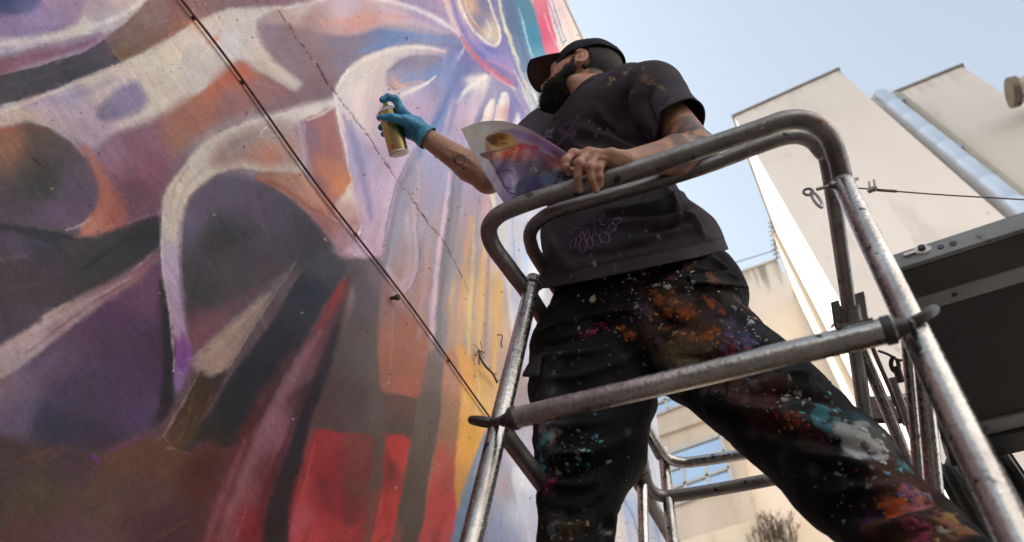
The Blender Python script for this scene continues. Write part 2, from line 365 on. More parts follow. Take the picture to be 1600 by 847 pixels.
# lower house with the windows
YC = YD + 3.0
zC = at_y(1213, 408, YC)[2]
xrC = edge_x((1213, 408), (1330, 600), YC)
C_ = thing('window_house', 'lower cream house with grey framed windows behind the scaffold', 'house', (xrC(0)-3, YC+3, 0))
XL = -9.0
zCl = zC
mb = MB(); block(mb, lambda z: XL, lambda z: xrC(z), YC, YC+6, zC); mb.build('wall', wall_mat('lower_house_render', 'c', zC, 3.0, .9), C_, smooth=False)
mb = MB(); mb.box((XL, YC-.05, zC), (xrC(zC)+.05, YC+6, zC+.12)); mb.build('coping', M['concrete'], C_, smooth=False)
# the recessed concrete bay that holds the windows is a slab 8 cm proud of the wall
def cy(px, py, off=0.0): return at_y(px, py, YC - off)
def quad_slab(name, q, off0, off1, mt, parent):          # px quad -> slab on the wall plane
    b = [cy(*p, off0) for p in q]; t = [cy(*p, off1) for p in q]
    t = [np.array((bb[0], tt[1], bb[2])) for bb, tt in zip(b, t)]
    mb = MB(); mb.hexa(b, t); return mb.build(name, mt, parent, smooth=False)
quad_slab('bay_panel', [(880, 640), (1128, 565), (1193, 848), (930, 935)], -.02, .10, M['concrete'], C_)
quad_slab('cornice', [(880, 728), (1126, 646), (1127, 652), (880, 735)], .10, .22, M['concrete'], C_)
quad_slab('plain_panel', [(940, 885), (1180, 812), (1210, 930), (960, 1010)], .10, .14, M['render2'], C_)
def window(q, vs, hs, rowglass=None):
    """q: px corners top-left, top-right, bottom-right, bottom-left; vs/hs: fractions of mullions and transoms"""
    q = [np.array(p, float) for p in q]
    def uv(u, v): return (q[0]*(1-u)+q[1]*u)*(1-v) + (q[3]*(1-u)+q[2]*u)*v
    P = lambda u, v, off: (lambda p: np.array((p[0], YC-off, p[2])))(cy(*uv(u, v), .10))
    mb = MB(); wd = .045
    def bar(u0, v0, u1, v1, w=wd):
        a, b = P(u0, v0, .155), P(u1, v1, .155); d = b-a; d /= np.linalg.norm(d); n_ = np.cross(d, (0, 1, 0))
        mb.obox((a+b)/2, d*np.linalg.norm(b-a)/2, (0, .035, 0), n_*w)
    for (a, b) in (((0,0),(1,0)), ((1,0),(1,1)), ((0,1),(1,1)), ((0,0),(0,1))): bar(*a, *b, w=.06)
    for u0, v0, v1 in vs: bar(u0, v0, u0, v1)
    for v0 in hs: bar(0, v0, 1, v0)
    fr = mb.build('window', M['frame'], C_, smooth=False)
    us = [0] + sorted({v[0] for v in vs}) + [1]; hh = [0] + list(hs) + [1]
    for j in range(len(hh)-1):
        uu = us if any(v[1] <= hh[j]+.01 and v[2] >= hh[j+1]-.01 for v in vs) else [0, 1]
        for i in range(len(uu)-1):
            mb = MB(); c = [P(uu[i], hh[j], .135), P(uu[i+1], hh[j], .135), P(uu[i+1], hh[j+1], .135), P(uu[i], hh[j+1], .135)]
            jit = np.array((0, .012*random.uniform(-1, 1), 0))
            mb.add([c[0]+jit, c[1]-jit, c[2]-jit, c[3]+jit], [(0, 3, 2, 1)]); mb.build('pane', M['glass'], fr, smooth=False)
window([(1042, 711), (1127, 681), (1147, 757), (1053, 791)], [(.24, .33, 1), (.62, .33, 1)], [.33, .68])
window([(985, 618), (1080, 586), (1095, 622), (996, 662)], [(.5, 0, 1), (.8, 0, 1)], [.62])
# aerial wire on its roof
o = MB().tube([at_y(1000, 452, YC+.5), at_y(1133, 415, YC+.5), at_y(1212, 391, YC+.5)], .02, 5).build('roof_wire', M['clamp'])
tag(o, 'thin dark wire strung above the lower cream roof', 'wire')
# dry plants on the ledge under the window house
root = thing('dry_plant', 'tuft of dry dark stems growing from the lower cream wall', 'plant', cy(1222, 850, .3))
mb = MB(); b0 = cy(1222, 852, .12)
for k in range(60):
    a = random.gauss(0, .35); l = random.uniform(.25, .95); st = b0 + np.array((random.gauss(0, .28), random.uniform(-.25, 0), random.uniform(-.15, .1)))
    e = st+np.array((a*.55*l, -.15*l, l*.9)); mb.tube([st, st+np.array((a*.2*l, -.05*l, .55*l)), e], [.014, .010, .006], 4)
    for q in range(5): mb.tube([e-np.array((0,0,.03*q)), e+np.array((random.uniform(-.12,.12), random.uniform(-.12,.05), random.uniform(.0,.16)-.03*q))], [.009, .003], 4)
mb.build('stem', M['dry'], root, kind='stuff')
# ------------------------------------------------------------------ a small paint box: soft-edged fills and brush strokes on any set of points
class Paint:
    """colours are mixed as seen by the eye (0..255); X, Y: where each mesh point lies on the picture"""
    def __init__(s, X, Y, base, seed=0, warp=(2.2, 14.0)):
        s.X0, s.Y0 = X, Y; s.blur = 1.0
        a, l = warp
        s.X = X + a*fbm(X/l, Y/l, 3.3+seed, 3) + a*.55*vnoise(X/2.6, Y/2.6, 8.1+seed)
        s.Y = Y + a*fbm(X/l, Y/l, 7.7+seed, 3) + a*.55*vnoise(X/2.6, Y/2.6, 5.2+seed)
        s.C = np.empty((len(X), 3)); s.C[:] = base
    @staticmethod
    def mix(x, y, pts, p=1.6):
        if len(pts) == 3 and np.isscalar(pts[0]): return np.array(pts, float)[None]
        W = 0; A = 0
        for (px, py, c) in pts:
            w = 1.0/(((x-px)**2 + (y-py)**2) + 60.0)**p
            W = W + w; A = A + w[:, None]*np.array(c, float)
        return A/W[:, None]
    def field(s, pts, p=1.6): s.C[:] = s.mix(s.X0, s.Y0, pts, p)
    def fill(s, poly, cols, soft=2.0, a=1.0, smooth=4):
        soft = soft*(s.blur if smooth else .9)
        P = np.array(poly, float)
        if smooth:
            n = len(P); Q = []
            for i in range(n):
                p0, p1, p2, p3 = P[i-1], P[i], P[(i+1) % n], P[(i+2) % n]
                for k in range(smooth):
                    t = k/smooth
                    Q.append(0.5*((2*p1)+(-p0+p2)*t+(2*p0-5*p1+4*p2-p3)*t*t+(-p0+3*p1-3*p2+p3)*t**3))
            P = np.array(Q)
        lo, hi = P.min(0)-2*soft-3, P.max(0)+2*soft+3
        I = np.where((s.X > lo[0]) & (s.X < hi[0]) & (s.Y > lo[1]) & (s.Y < hi[1]))[0]
        if not len(I): return
        x, y = s.X[I], s.Y[I]
        d2 = np.full(len(I), 1e12); ins = np.zeros(len(I), bool)
        for i in range(len(P)):
            ax, ay = P[i]; bx, by = P[(i+1) % len(P)]
            ex, ey = bx-ax, by-ay; L = ex*ex+ey*ey + 1e-9
            t = np.clip(((x-ax)*ex+(y-ay)*ey)/L, 0, 1)
            d2 = np.minimum(d2, (x-ax-t*ex)**2+(y-ay-t*ey)**2)
            c = ((ay > y) != (by > y)) & (x < (bx-ax)*(y-ay)/(by-ay+1e-12)+ax); ins ^= c
        sd = np.where(ins, 1, -1)*np.sqrt(d2)
        m = np.clip(sd/(2*soft)+.5, 0, 1); m = m*m*(3-2*m)*a
        k = m > 0; I = I[k]; m = m[k][:, None]
        s.C[I] = s.C[I]*(1-m) + s.mix(s.X0[I], s.Y0[I], cols)*m
    def stroke(s, pts, w, col, a=1.0, soft=.6, n=6, dry=0.0):
        """w: half width (one number or one per point); soft 0..1: how much of the half width is fade; col: one colour or one per point"""
        P = spline(pts, n); m_ = len(P); u = np.linspace(0, 1, m_)
        W = np.interp(u, np.linspace(0, 1, len(w)), w) if not np.isscalar(w) else np.full(m_, float(w))
        col = np.array(col, float); Cc = np.stack([np.interp(u, np.linspace(0, 1, len(col)), col[:, j]) for j in range(3)], 1) if col.ndim == 2 else np.repeat(col[None], m_, 0)
        aa = np.interp(u, np.linspace(0, 1, len(a)), a) if not np.isscalar(a) else np.full(m_, float(a))
        pad = W.max()+3
        lo, hi = P.min(0)-pad, P.max(0)+pad
        I = np.where((s.X > lo[0]) & (s.X < hi[0]) & (s.Y > lo[1]) & (s.Y < hi[1]))[0]
        if not len(I): return
        x, y = s.X[I], s.Y[I]; best = np.full(len(I), 1e9); bu = np.zeros(len(I))
        for i in range(m_-1):
            ax, ay = P[i]; bx, by = P[i+1]; ex, ey = bx-ax, by-ay; L = ex*ex+ey*ey+1e-9
            t = np.clip(((x-ax)*ex+(y-ay)*ey)/L, 0, 1)
            d = np.sqrt((x-ax-t*ex)**2+(y-ay-t*ey)**2)/(W[i]+(W[i+1]-W[i])*t+1e-6)
            k = d < best; best[k] = d[k]; bu[k] = (i+t[k])/(m_-1)
        m = np.clip((1-best)/max(min(1, soft*(1+.35*(s.blur-1))), .02), 0, 1); m = m*m*(3-2*m)
        al = np.interp(bu, u, aa); m = m*al
        if dry: m = m*np.clip(1.15-dry*1.6*np.abs(vnoise(x/2.2, y/2.2, 1.7))-dry*.5, 0, 1)
        c = np.stack([np.interp(bu, u, Cc[:, j]) for j in range(3)], 1)
        m = m[:, None]; s.C[I] = s.C[I]*(1-m)+c*m

def paint_mural(p):  # colours typed as seen: those at the lower left hold the wall's shade
    W, CR = (226, 214, 210), (205, 190, 180)
    # large soft grounds
    p.field([(10,5,(80,85,120)), (130,12,(175,155,165)), (60,170,(185,170,170)), (280,110,(205,192,180)), (70,280,(82,76,78)), (200,280,(122,88,104)),
             (60,440,(72,66,72)), (140,570,(84,66,86)), (60,780,(86,70,64)), (250,800,(84,58,62)), (340,400,(80,76,86)), (400,520,(95,80,84)),
             (480,100,(140,117,126)), (420,60,(145,125,132)), (560,20,(195,165,162)), (600,180,(202,180,188)), (690,150,(150,142,176)), (640,300,(170,158,172)),
             (560,300,(168,145,165)), (640,470,(172,140,136)), (700,400,(160,146,148)), (750,460,(214,176,130)), (600,600,(130,96,86)), (540,560,(102,88,86)),
             (500,760,(170,66,66)), (700,760,(165,105,85)), (770,760,(150,150,170)), (850,760,(190,185,200)), (980,780,(175,185,205)), (820,400,(210,212,224)),
             (780,60,(110,118,150)), (870,40,(225,200,200)), (720,250,(160,150,178)), (820,200,(180,170,190)), (900,300,(200,195,205)), (1100,400,(150,165,190)),
             (-200,200,(110,95,110)), (-200,700,(84,70,80)), (400,-200,(150,130,140)), (900,-300,(190,170,175)), (500,1000,(150,70,70)), (150,1000,(80,60,62))])
    p.blur = 2.2
    # ---- upper left
    p.fill([(-60,-60),(70,-60),(62,2),(40,20),(0,24),(-60,30)], [(0,0,(76,82,118)),(60,0,(98,98,135)),(-20,20,(100,100,140))], 4)
    p.fill([(-60,26),(0,24),(40,20),(62,4),(80,-30),(140,-40),(128,24),(100,42),(60,53),(0,56),(-60,60)], [(20,45,(140,122,160)),(100,10,(158,138,165)),(60,30,(152,132,168))], 3)
    p.fill([(-60,60),(0,57),(60,54),(105,44),(130,22),(135,-40),(260,-40),(232,0),(205,28),(165,52),(120,60),(60,72),(0,88),(-60,92)],
           [(30,66,(186,176,190)),(150,20,(178,158,164)),(140,45,(208,200,194)),(215,5,(190,172,168)),(0,76,(176,166,182))], 3)
    p.stroke([(-40,74),(60,62),(130,46),(190,24),(228,-4)], [5,7,7,8,6], (214,206,202), .8, .9)
    p.fill([(-60,96),(0,92),(60,76),(120,62),(152,49),(163,62),(130,80),(70,96),(0,118),(-60,128)], [(130,62,(148,124,152)),(40,92,(138,104,122)),(0,108,(122,88,98))], 3)
    p.stroke([(0,100),(60,88),(120,74),(150,62)], [6,8,8,6], (126,88,108), .75, .9)
    p.fill([(-60,132),(0,118),(60,103),(130,82),(163,60),(176,78),(190,98),(150,112),(90,138),(50,152),(0,164),(-60,180)], [(40,120,(72,71,78)),(150,80,(84,78,90)),(120,112,(70,68,76)),(0,150,(80,74,80))], 1.6, smooth=0)
    p.stroke([(10,135),(90,112),(160,86)], [5,6,5], (92,88,98), .5, .9, dry=.5)
    p.fill([(163,60),(196,36),(230,2),(250,-30),(300,-40),(300,36),(262,62),(225,82),(190,98),(176,78)], [(200,60,(126,102,96)),(245,20,(134,108,104)),(280,15,(140,100,92)),(200,90,(120,92,74)),(280,50,(150,106,92))], 2.2, smooth=0)
    p.stroke([(172,64),(210,40),(250,18)], [5,8,6], (160,138,128), .55, .9, dry=.9); p.stroke([(180,84),(230,66),(280,42)], [4,5,4], (112,86,76), .6, .9, dry=.6)
    p.stroke([(228,42),(262,32)], 3, (184,164,150), .7, .8, dry=.9)
    # cream belt
    p.fill([(-60,200),(0,178),(55,155),(120,128),(190,100),(260,66),(300,48),(320,40),(345,62),(330,128),(300,146),(262,176),(225,196),(180,210),(150,236),(128,226),(100,204),(60,186),(0,198),(-60,215)],
           [(30,180,(186,168,160)),(110,150,(172,156,172)),(90,175,(182,164,176)),(150,120,(196,184,176)),(250,90,(212,200,184)),(250,140,(206,192,178)),(200,190,(190,170,172)),(150,215,(172,148,162)),(320,60,(216,202,194))], 4)
    p.stroke([(-20,186),(70,150),(190,104),(300,52)], [3,4,4,4], (210,196,180), .8, .7)
    p.stroke([(40,165),(120,150),(180,124)], [12,16,8], (166,150,174), .6, 1)
    p.stroke([(190,195),(250,165),(310,128)], [8,12,10], (212,198,186), .65, 1); p.stroke([(230,110),(270,92),(320,75)], [6,9,8], (222,208,188), .7, 1)
    p.stroke([(105,150),(135,168),(160,182)], [10,14,6], (178,166,186), .6, 1)
    p.fill([(152,176),(165,155),(192,134),(212,128),(222,142),(231,157),(215,174),(190,184),(168,190),(152,184)], [(165,178,(128,118,144)),(215,140,(134,124,152)),(190,160,(140,128,154))], 3, smooth=2)
    p.stroke([(176,140),(190,132)], [8,5], (170,158,182), .7, 1)
    p.stroke([(300,40),(304,46)], 10, (214,140,112), .5, 1); p.stroke([(322,66),(330,72)], 11, (218,128,102), .7, 1); p.stroke([(310,50),(300,36)], 8, (220,150,124), .7, 1)
    # mauve, orange and terracotta behind it
    p.fill([(128,228),(150,236),(180,212),(228,196),(258,182),(268,240),(252,290),(244,330),(205,348),(188,332),(168,268)], [(170,235,(142,110,130)),(220,215,(136,96,112)),(240,260,(126,88,102)),(210,310,(112,80,94)),(250,200,(140,100,110))], 5)
    p.fill([(127,228),(138,230),(158,262),(180,296),(198,330),(188,356),(150,366),(128,368),(127,352),(148,322),(152,294),(144,262)], [(150,260,(176,112,94)),(165,320,(172,104,90)),(150,355,(180,118,104)),(185,330,(150,92,88))], 2.5)
    p.stroke([(180,290),(200,330)], [12,8], (134,86,92), .6, 1)
    p.fill([(254,186),(280,162),(302,146),(330,126),(356,104),(384,94),(402,112),(440,128),(462,142),(420,165),(370,182),(310,212),(275,240),(266,236)],
           [(290,190,(160,112,98)),(330,150,(176,112,96)),(372,110,(190,112,94)),(420,145,(152,112,112)),(280,215,(158,112,98)),(360,165,(150,112,112))], 5.5)
    p.stroke([(330,145),(352,128),(378,112)], [12,14,8], (196,106,84), .55, 1)
    # dark oval on the left
    p.fill([(-60,205),(0,200),(34,191),(60,194),(92,210),(120,234),(142,268),(152,300),(148,324),(128,346),(100,358),(50,353),(0,345),(-60,340)],
           [(15,225,(138,100,82)),(70,215,(96,84,80)),(60,255,(92,80,76)),(70,290,(74,72,70)),(100,330,(104,84,106)),(138,290,(106,88,110)),(20,320,(92,76,90)),(-20,260,(126,96,80)),(110,250,(86,78,84))], 2.5)
    p.fill([(-60,292),(0,276),(50,262),(104,230),(142,270),(146,320),(100,330),(40,320),(-60,330)], [(70,290,(70,70,68)),(120,290,(90,80,92)),(20,300,(84,76,76)),(90,325,(98,80,100))], 9, .75)
    p.stroke([(18,210),(50,200),(80,208)], [6,7,5], (110,84,76), .7, 1); p.stroke([(5,204),(25,200)], 3, (176,90,76), .7, .9); p.stroke([(0,232),(30,224)], [10,6], (150,104,82), .6, 1)
    p.stroke([(56,192),(92,204),(124,232),(132,246)], [3,4,3,2], (190,172,178), .75, .8, dry=.4)
    p.stroke([(46,242),(58,252),(66,260)], [.9,1.5,1], (50,36,34), .9, .5)
    p.stroke([(104,358),(122,354),(140,342)], [3,4,2], (196,180,196), .8, .7, dry=.4)
    p.stroke([(128,366),(150,362),(176,352)], [4,5,3], (190,120,104), .6, .9)
    # dark folded belt under it
    p.fill([(-60,342),(0,346),(50,358),(95,366),(130,372),(160,366),(205,350),(250,336),(256,346),(258,362),(246,386),(225,404),(180,432),(130,458),(90,482),(60,504),(0,542),(-60,580)],
           [(60,365,(60,60,64)),(240,355,(54,54,58)),(150,400,(66,64,68)),(30,380,(84,74,92)),(60,440,(76,66,72)),(30,510,(82,70,82)),(170,430,(66,64,66)),(0,430,(78,68,70))], 2.5)
    p.stroke([(-30,350),(60,362),(130,374)], [8,8,5], (56,55,58), .8, .9); p.stroke([(130,420),(180,386),(235,356)], [6,10,10], (54,52,56), .7, 1)
    p.stroke([(-20,408),(18,402),(46,400)], [9,6,3], (146,118,124), .75, .9, dry=.8); p.stroke([(-10,370),(40,376),(80,384)], [6,7,4], (88,78,98), .6, 1)
    p.stroke([(200,350),(236,334),(256,322)], [4,5,3], (140,104,130), .7, .9, dry=.3)
    p.stroke([(30,470),(70,500)], 6, (94,78,92), .7, .9, dry=.8)
    # pale slanting strip
    p.fill([(-60,580),(0,540),(60,504),(75,494),(110,470),(160,446),(205,424),(236,398),(248,398),(246,412),(215,440),(160,478),(100,522),(40,570),(0,596),(-60,630)],
           [(50,530,(172,150,152)),(100,490,(166,140,142)),(200,432,(150,112,118)),(90,520,(152,124,132)),(0,560,(168,146,150)),(235,405,(128,92,104))], 2.5)
    p.stroke([(70,496),(108,474)], [7,5], (178,154,152), .9, .5); p.stroke([(-20,566),(70,506),(110,486),(208,432)], [5,8,7,2], (180,158,160), .75, .8)
    p.stroke([(40,552),(90,514),(150,470),(214,434)], [3,4,4,2], (128,92,106), .7, .9); p.stroke([(20,574),(90,526),(150,482)], [8,9,4], (164,142,150), .6, 1)
    p.stroke([(205,424),(226,408),(238,396)], [2,4,2], (206,190,196), .7, .8, dry=.6); p.stroke([(45,522),(64,496)], 4, (196,182,190), .6, .9, dry=.8)
    # purple plane with its dark rim
    p.fill([(-60,630),(0,596),(50,562),(110,514),(170,470),(220,438),(246,412),(258,452),(266,500),(272,560),(272,622),(245,656),(205,682),(150,704),(90,700),(0,692),(-60,690)],
           [(10,610,(126,106,120)),(90,560,(98,78,98)),(180,520,(88,66,90)),(225,460,(104,72,98)),(120,620,(80,66,86)),(80,665,(64,60,76)),(210,640,(84,66,96)),(160,690,(72,58,74)),(20,650,(104,90,114)),(240,540,(80,60,82))], 3)
    p.stroke([(0,640),(40,600),(100,545)], [22,20,10], (112,92,112), .55, 1); p.stroke([(60,668),(120,662),(180,668)], [14,16,10], (62,60,76), .55, 1)
    p.stroke([(218,430),(224,470)], [5,4], (130,86,104), .7, 1)
    p.fill([(249,440),(260,452),(267,500),(273,560),(273,612),(262,650),(236,668),(246,640),(254,590),(252,520)], [(260,520,(52,48,54)),(262,610,(48,46,50)),(245,655,(58,48,58))], 2.2)
    # lavender ribbon and cream arch
    p.fill([(254,318),(262,292),(285,262),(318,222),(356,202),(410,180),(470,164),(522,150),(524,164),(502,178),(478,186),(460,196),(462,230),(474,262),(470,276),(430,272),(380,262),(345,270),(315,290),(296,312),(286,345),(282,400),(286,460),(294,520),(303,556),(290,590),(275,614),(272,580),(268,520),(262,466),(254,430),(252,370)],
           [(265,340,(200,184,170)),(290,290,(208,192,174)),(340,240,(200,186,174)),(420,190,(200,182,172)),(500,160,(218,204,198)),(270,420,(182,160,184)),(278,500,(176,150,178)),(282,560,(126,78,138)),(280,600,(140,110,150)),(420,262,(196,178,168)),(360,262,(204,190,172))], 2.2)
    p.stroke([(256,330),(253,400),(260,452),(268,512),(272,580)], [2.2,2.4,2.4,2,2], (214,202,204), .85, .6)
    p.stroke([(286,340),(283,400),(288,470)], [2,2,1.5], (206,190,214), .7, .8); p.stroke([(284,520),(288,550),(282,590)], [5,7,4], (122,66,136), .7, .9, dry=.3)
    p.stroke([(296,262),(318,232),(350,208),(420,184),(520,158)], [4,5,6,5,4], (212,198,190), .7, .9); p.stroke([(276,330),(292,290),(318,262)], [5,7,6], (178,158,156), .6, 1); p.stroke([(262,360),(266,330),(274,306)], [4,6,5], (186,164,168), .5, 1); p.stroke([(270,330),(284,292),(330,252),(400,262),(462,270)], [5,7,8,7,4], (210,194,178), .7, .9)
    p.stroke([(268,310),(276,286),(296,258)], [2.5,4,3], (156,134,134), .5, 1)
    p.fill([(326,252),(346,226),(376,206),(412,194),(446,188),(464,204),(466,238),(460,258),(420,260),(380,254),(346,262)], [(380,225,(158,138,138)),(430,205,(176,156,152)),(420,240,(190,132,112)),(455,240,(172,140,132)),(400,245,(176,134,122))], 5)
    p.stroke([(350,236),(390,216),(430,206)], [5,6,4], (150,132,134), .6, 1)
    p.stroke([(405,215),(412,202),(416,200)], 1.6, (226,214,206), .9, .6); p.stroke([(406,216),(412,213)], 1.4, (220,206,198), .8, .6)
    p.stroke([(462,176),(470,210),(476,262)], [5,4,3], (196,176,176), .7, 1)
    # dark arch interior
    p.fill([(286,348),(298,314),(318,292),(345,276),(385,276),(430,290),(470,322),(505,358),(520,392),(480,420),(430,452),(380,500),(330,545),(306,556),(296,520),(287,460),(283,400)],
           [(360,295,(98,90,108)),(300,340,(104,92,112)),(340,370,(68,66,70)),(430,330,(92,84,98)),(470,350,(82,76,84)),(310,450,(70,67,72)),(370,430,(80,74,80)),(320,520,(120,82,92)),(410,450,(92,78,84)),(500,390,(74,72,80))], 5)
    p.stroke([(320,390),(360,372),(400,360)], [22,26,16], (68,66,70), .6, 1); p.stroke([(305,520),(350,490),(400,455)], [20,22,10], (122,84,92), .5, 1); p.stroke([(300,440),(325,470)], [16,18], (66,64,68), .5, 1)
    p.stroke([(430,300),(400,330),(420,370)], [14,12,10], (102,92,112), .5, 1)
    p.blur = 1.9
    # ---- centre top: cloth and shadow
    p.fill([(292,-40),(490,-40),(478,2),(440,10),(400,14),(362,14),(330,24),(312,34),(300,10)], [(350,5,(132,104,108)),(450,0,(138,110,116)),(310,15,(140,106,104))], 3)
    p.fill([(300,40),(330,24),(364,13),(404,12),(440,12),(420,24),(404,34),(408,62),(424,86),(446,106),(472,128),(462,142),(430,124),(400,112),(384,94),(366,96),(350,108),(330,128),(300,148),(286,120),(290,70)],
           [(330,40,(206,190,178)),(380,30,(204,190,184)),(360,70,(206,198,198)),(320,110,(200,186,180)),(420,100,(196,180,170)),(456,130,(196,184,176)),(395,60,(196,180,174))], 3)
    p.stroke([(310,36),(340,52),(350,86)], [8,12,8], (206,194,194), .7, 1); p.stroke([(306,36),(316,42)], 6, (222,146,116), .7, 1); p.stroke([(326,68),(338,60)], [9,7], (218,134,108), .75, 1); p.stroke([(306,50),(322,46)], 5, (224,160,134), .5, 1)
    p.stroke([(398,40),(402,70),(420,98),(456,132)], [8,9,9,6], (206,190,178), .75, 1); p.stroke([(376,70),(380,90)], [10,6], (190,180,178), .6, 1)
    p.fill([(405,36),(430,34),(470,46),(540,54),(600,42),(650,58),(610,74),(570,88),(545,110),(524,138),(518,152),(470,164),(420,176),(405,170),(440,154),(462,142),(472,128),(446,106),(424,86),(408,62)],
           [(425,60,(134,116,128)),(450,90,(140,120,130)),(500,100,(140,116,124)),(480,60,(152,126,128)),(540,70,(138,122,136)),(595,62,(112,126,166)),(500,140,(132,106,112)),(430,160,(138,106,108)),(620,62,(118,138,180)),(550,90,(132,122,140))], 4)
    p.fill([(405,34),(440,12),(480,4),(520,-8),(620,-40),(720,-40),(722,20),(724,62),(690,46),(640,34),(600,36),(560,52),(500,50),(450,38)],
           [(430,24,(176,152,150)),(490,30,(176,142,142)),(560,35,(196,150,142)),(540,8,(196,172,178)),(620,20,(196,168,176)),(690,25,(170,148,176)),(470,14,(196,176,170)),(650,5,(168,148,176))], 4)
    p.stroke([(410,14),(450,12),(500,0),(540,-14)], [3,5,6,5], (214,200,194), .8, .9); p.stroke([(500,36),(570,30),(640,26)], [8,10,6], (206,152,140), .6, 1)
    p.stroke([(560,-6),(610,2),(660,18),(700,40),(722,58)], [4,6,7,7,3], (232,218,212), .85, .8); p.stroke([(590,-8),(650,6),(700,24)], [3,4,3], (150,134,164), .6, 1)
    p.stroke([(600,30),(650,36),(700,52)], [7,8,5], (206,176,182), .6, 1)
    p.stroke([(560,82),(600,64),(650,58),(718,64)], [7,12,13,8], (116,138,184), .8, 1); p.stroke([(500,74),(560,66),(600,62)], [10,12,10], (128,124,146), .5, 1)
    p.stroke([(640,66),(690,70),(726,74)], [4,5,3], (104,122,172), .6, 1)
    # ---- the big pale form
    p.fill([(521,145),(538,116),(562,94),(600,78),(648,71),(690,76),(698,84),(720,88),(706,120),(690,160),(664,206),(640,258),(622,310),(610,352),(598,388),(586,402),(572,396),(560,340),(550,290),(538,226),(526,180)],
           [(560,125,(214,200,194)),(600,100,(212,198,194)),(545,160,(208,192,190)),(600,180,(200,178,186)),(650,180,(178,158,188)),(690,130,(146,144,180)),(560,240,(168,156,186)),(620,260,(190,166,184)),(590,330,(190,164,186)),(580,380,(200,170,190)),(610,140,(206,188,192))], 2.2)
    p.stroke([(522,148),(536,120),(560,98),(600,81),(650,73),(694,80)], [3,5,6,7,6,4], (230,218,208), .85, .8); p.stroke([(522,146),(530,190),(541,240),(552,300),(566,350)], [2.2,3,2.6,2.2,2], (228,214,206), .9, .7)
    p.stroke([(548,190),(560,240),(572,300),(580,340)], [6,12,12,6], (126,128,168), .65, 1); p.stroke([(600,320),(600,360),(590,392)], [8,9,6], (206,178,196), .6, 1)
    p.stroke([(640,170),(625,230),(606,300)], [16,18,10], (196,172,188), .5, 1); p.stroke([(560,160),(580,220)], [16,14], (214,196,196), .5, 1)
    p.fill([(603,118),(612,102),(634,91),(664,87),(690,90),(694,104),(688,118),(664,128),(640,136),(618,141),(606,134)], [(612,118,(166,152,174)),(640,100,(140,132,156)),(670,95,(146,134,152)),(680,112,(120,136,180)),(640,122,(142,152,184)),(620,135,(196,160,150))], 3)
    p.stroke([(606,112),(630,94),(670,88),(692,94)], [3,5,5,3], (130,120,142), .7, .9); p.stroke([(612,138),(640,130),(660,126)], [2.5,3,2], (220,162,142), .7, .9)
    p.stroke([(660,82),(690,80),(697,84)], [4,4,2], (206,170,160), .6, .9)
    p.stroke([(622,150),(642,142),(664,132),(681,119)], [4,4.5,4,2], (234,222,214), .95, .6); p.stroke([(606,132),(618,140)], 1.5, (90,76,84), .6, .7)
    # shadow folds right of it
    p.fill([(698,84),(726,72),(745,84),(734,120),(712,150),(700,190),(680,236),(660,250),(648,240),(672,196),(694,150)], [(710,100,(118,130,172)),(690,180,(116,138,182)),(660,235,(130,146,184)),(730,90,(116,116,162))], 3)
    p.stroke([(716,90),(727,72),(728,70)], [5,3,2], (206,200,214), .8, .8); p.stroke([(700,150),(688,180),(672,205)], [2,2,1.5], (92,104,136), .6, .9); p.stroke([(716,84),(704,110),(696,130)], [7,8,6], (140,152,190), .6, 1)
    p.fill([(664,232),(690,190),(706,150),(722,122),(744,116),(764,120),(760,146),(748,170),(738,196),(734,230),(728,300),(690,300),(660,290)], [(720,140,(132,134,176)),(745,130,(226,210,204)),(730,170,(196,176,198)),(700,230,(172,160,190)),(680,270,(160,156,184)),(745,165,(206,182,190))], 3)
    p.stroke([(714,160),(732,138),(758,119)], [6,8,6], (238,226,216), .9, .8); p.stroke([(702,205),(712,165),(722,140)], [7,8,5], (126,132,176), .6, 1); p.stroke([(744,160),(738,190),(730,222)], [6,7,6], (206,178,196), .6, 1)
    p.fill([(738,240),(744,196),(756,168),(772,158),(790,140),(806,150),(818,170),(826,210),(800,250)], [(750,190,(110,112,150)),(800,180,(134,126,168)),(815,200,(140,134,176))], 4)
    for pl, c in (([(750,206),(754,180),(764,158),(772,154),(774,170),(766,192),(762,206)], [(768,165,(236,224,216)),(756,195,(222,206,204))]),
                  ([(770,200),(776,166),(783,146),(790,143),(795,152),(794,180),(788,204)], [(784,155,(240,228,220)),(776,190,(234,218,212)),(792,178,(214,164,160))]),
                  ([(800,206),(804,184),(809,176),(813,184),(812,206)], [(808,190,(226,210,212))]), ([(814,212),(818,188),(823,184),(826,200),(824,214)], [(820,200,(222,206,208))])):
        p.fill(pl, c, 1.3)
    p.stroke([(772,158),(774,178),(768,200)], 1.4, (120,92,110), .6, .8); p.stroke([(790,150),(792,176),(790,200)], [2,3,2], (222,160,150), .7, .9)
    p.blur = 1.3
    # swirl
    p.fill([(690,-40),(700,20),(722,64),(742,96),(772,122),(802,138),(812,122),(806,92),(796,62),(786,30),(780,-40)], [(705,20,(206,176,184)),(730,70,(160,134,176)),(760,80,(118,114,166)),(795,90,(140,132,182)),(790,130,(140,122,160)),(770,20,(120,120,160))], 2)
    p.stroke([(692,-10),(708,34),(734,78),(772,116),(806,140)], [5,6,5,5,3], (222,194,192), .8, .8); p.stroke([(704,-10),(722,44),(748,84),(790,118)], [6,8,9,6], (112,112,170), .75, .9)
    p.stroke([(722,60),(742,88),(770,112),(800,132)], [4,7,9,6], (206,106,122), .85, .9); p.stroke([(716,20),(736,58),(764,86),(794,96)], [5,7,8,5], (160,146,196), .6, 1); p.stroke([(760,92),(788,104),(800,112)], [4,5,3], (206,150,170), .6, 1)
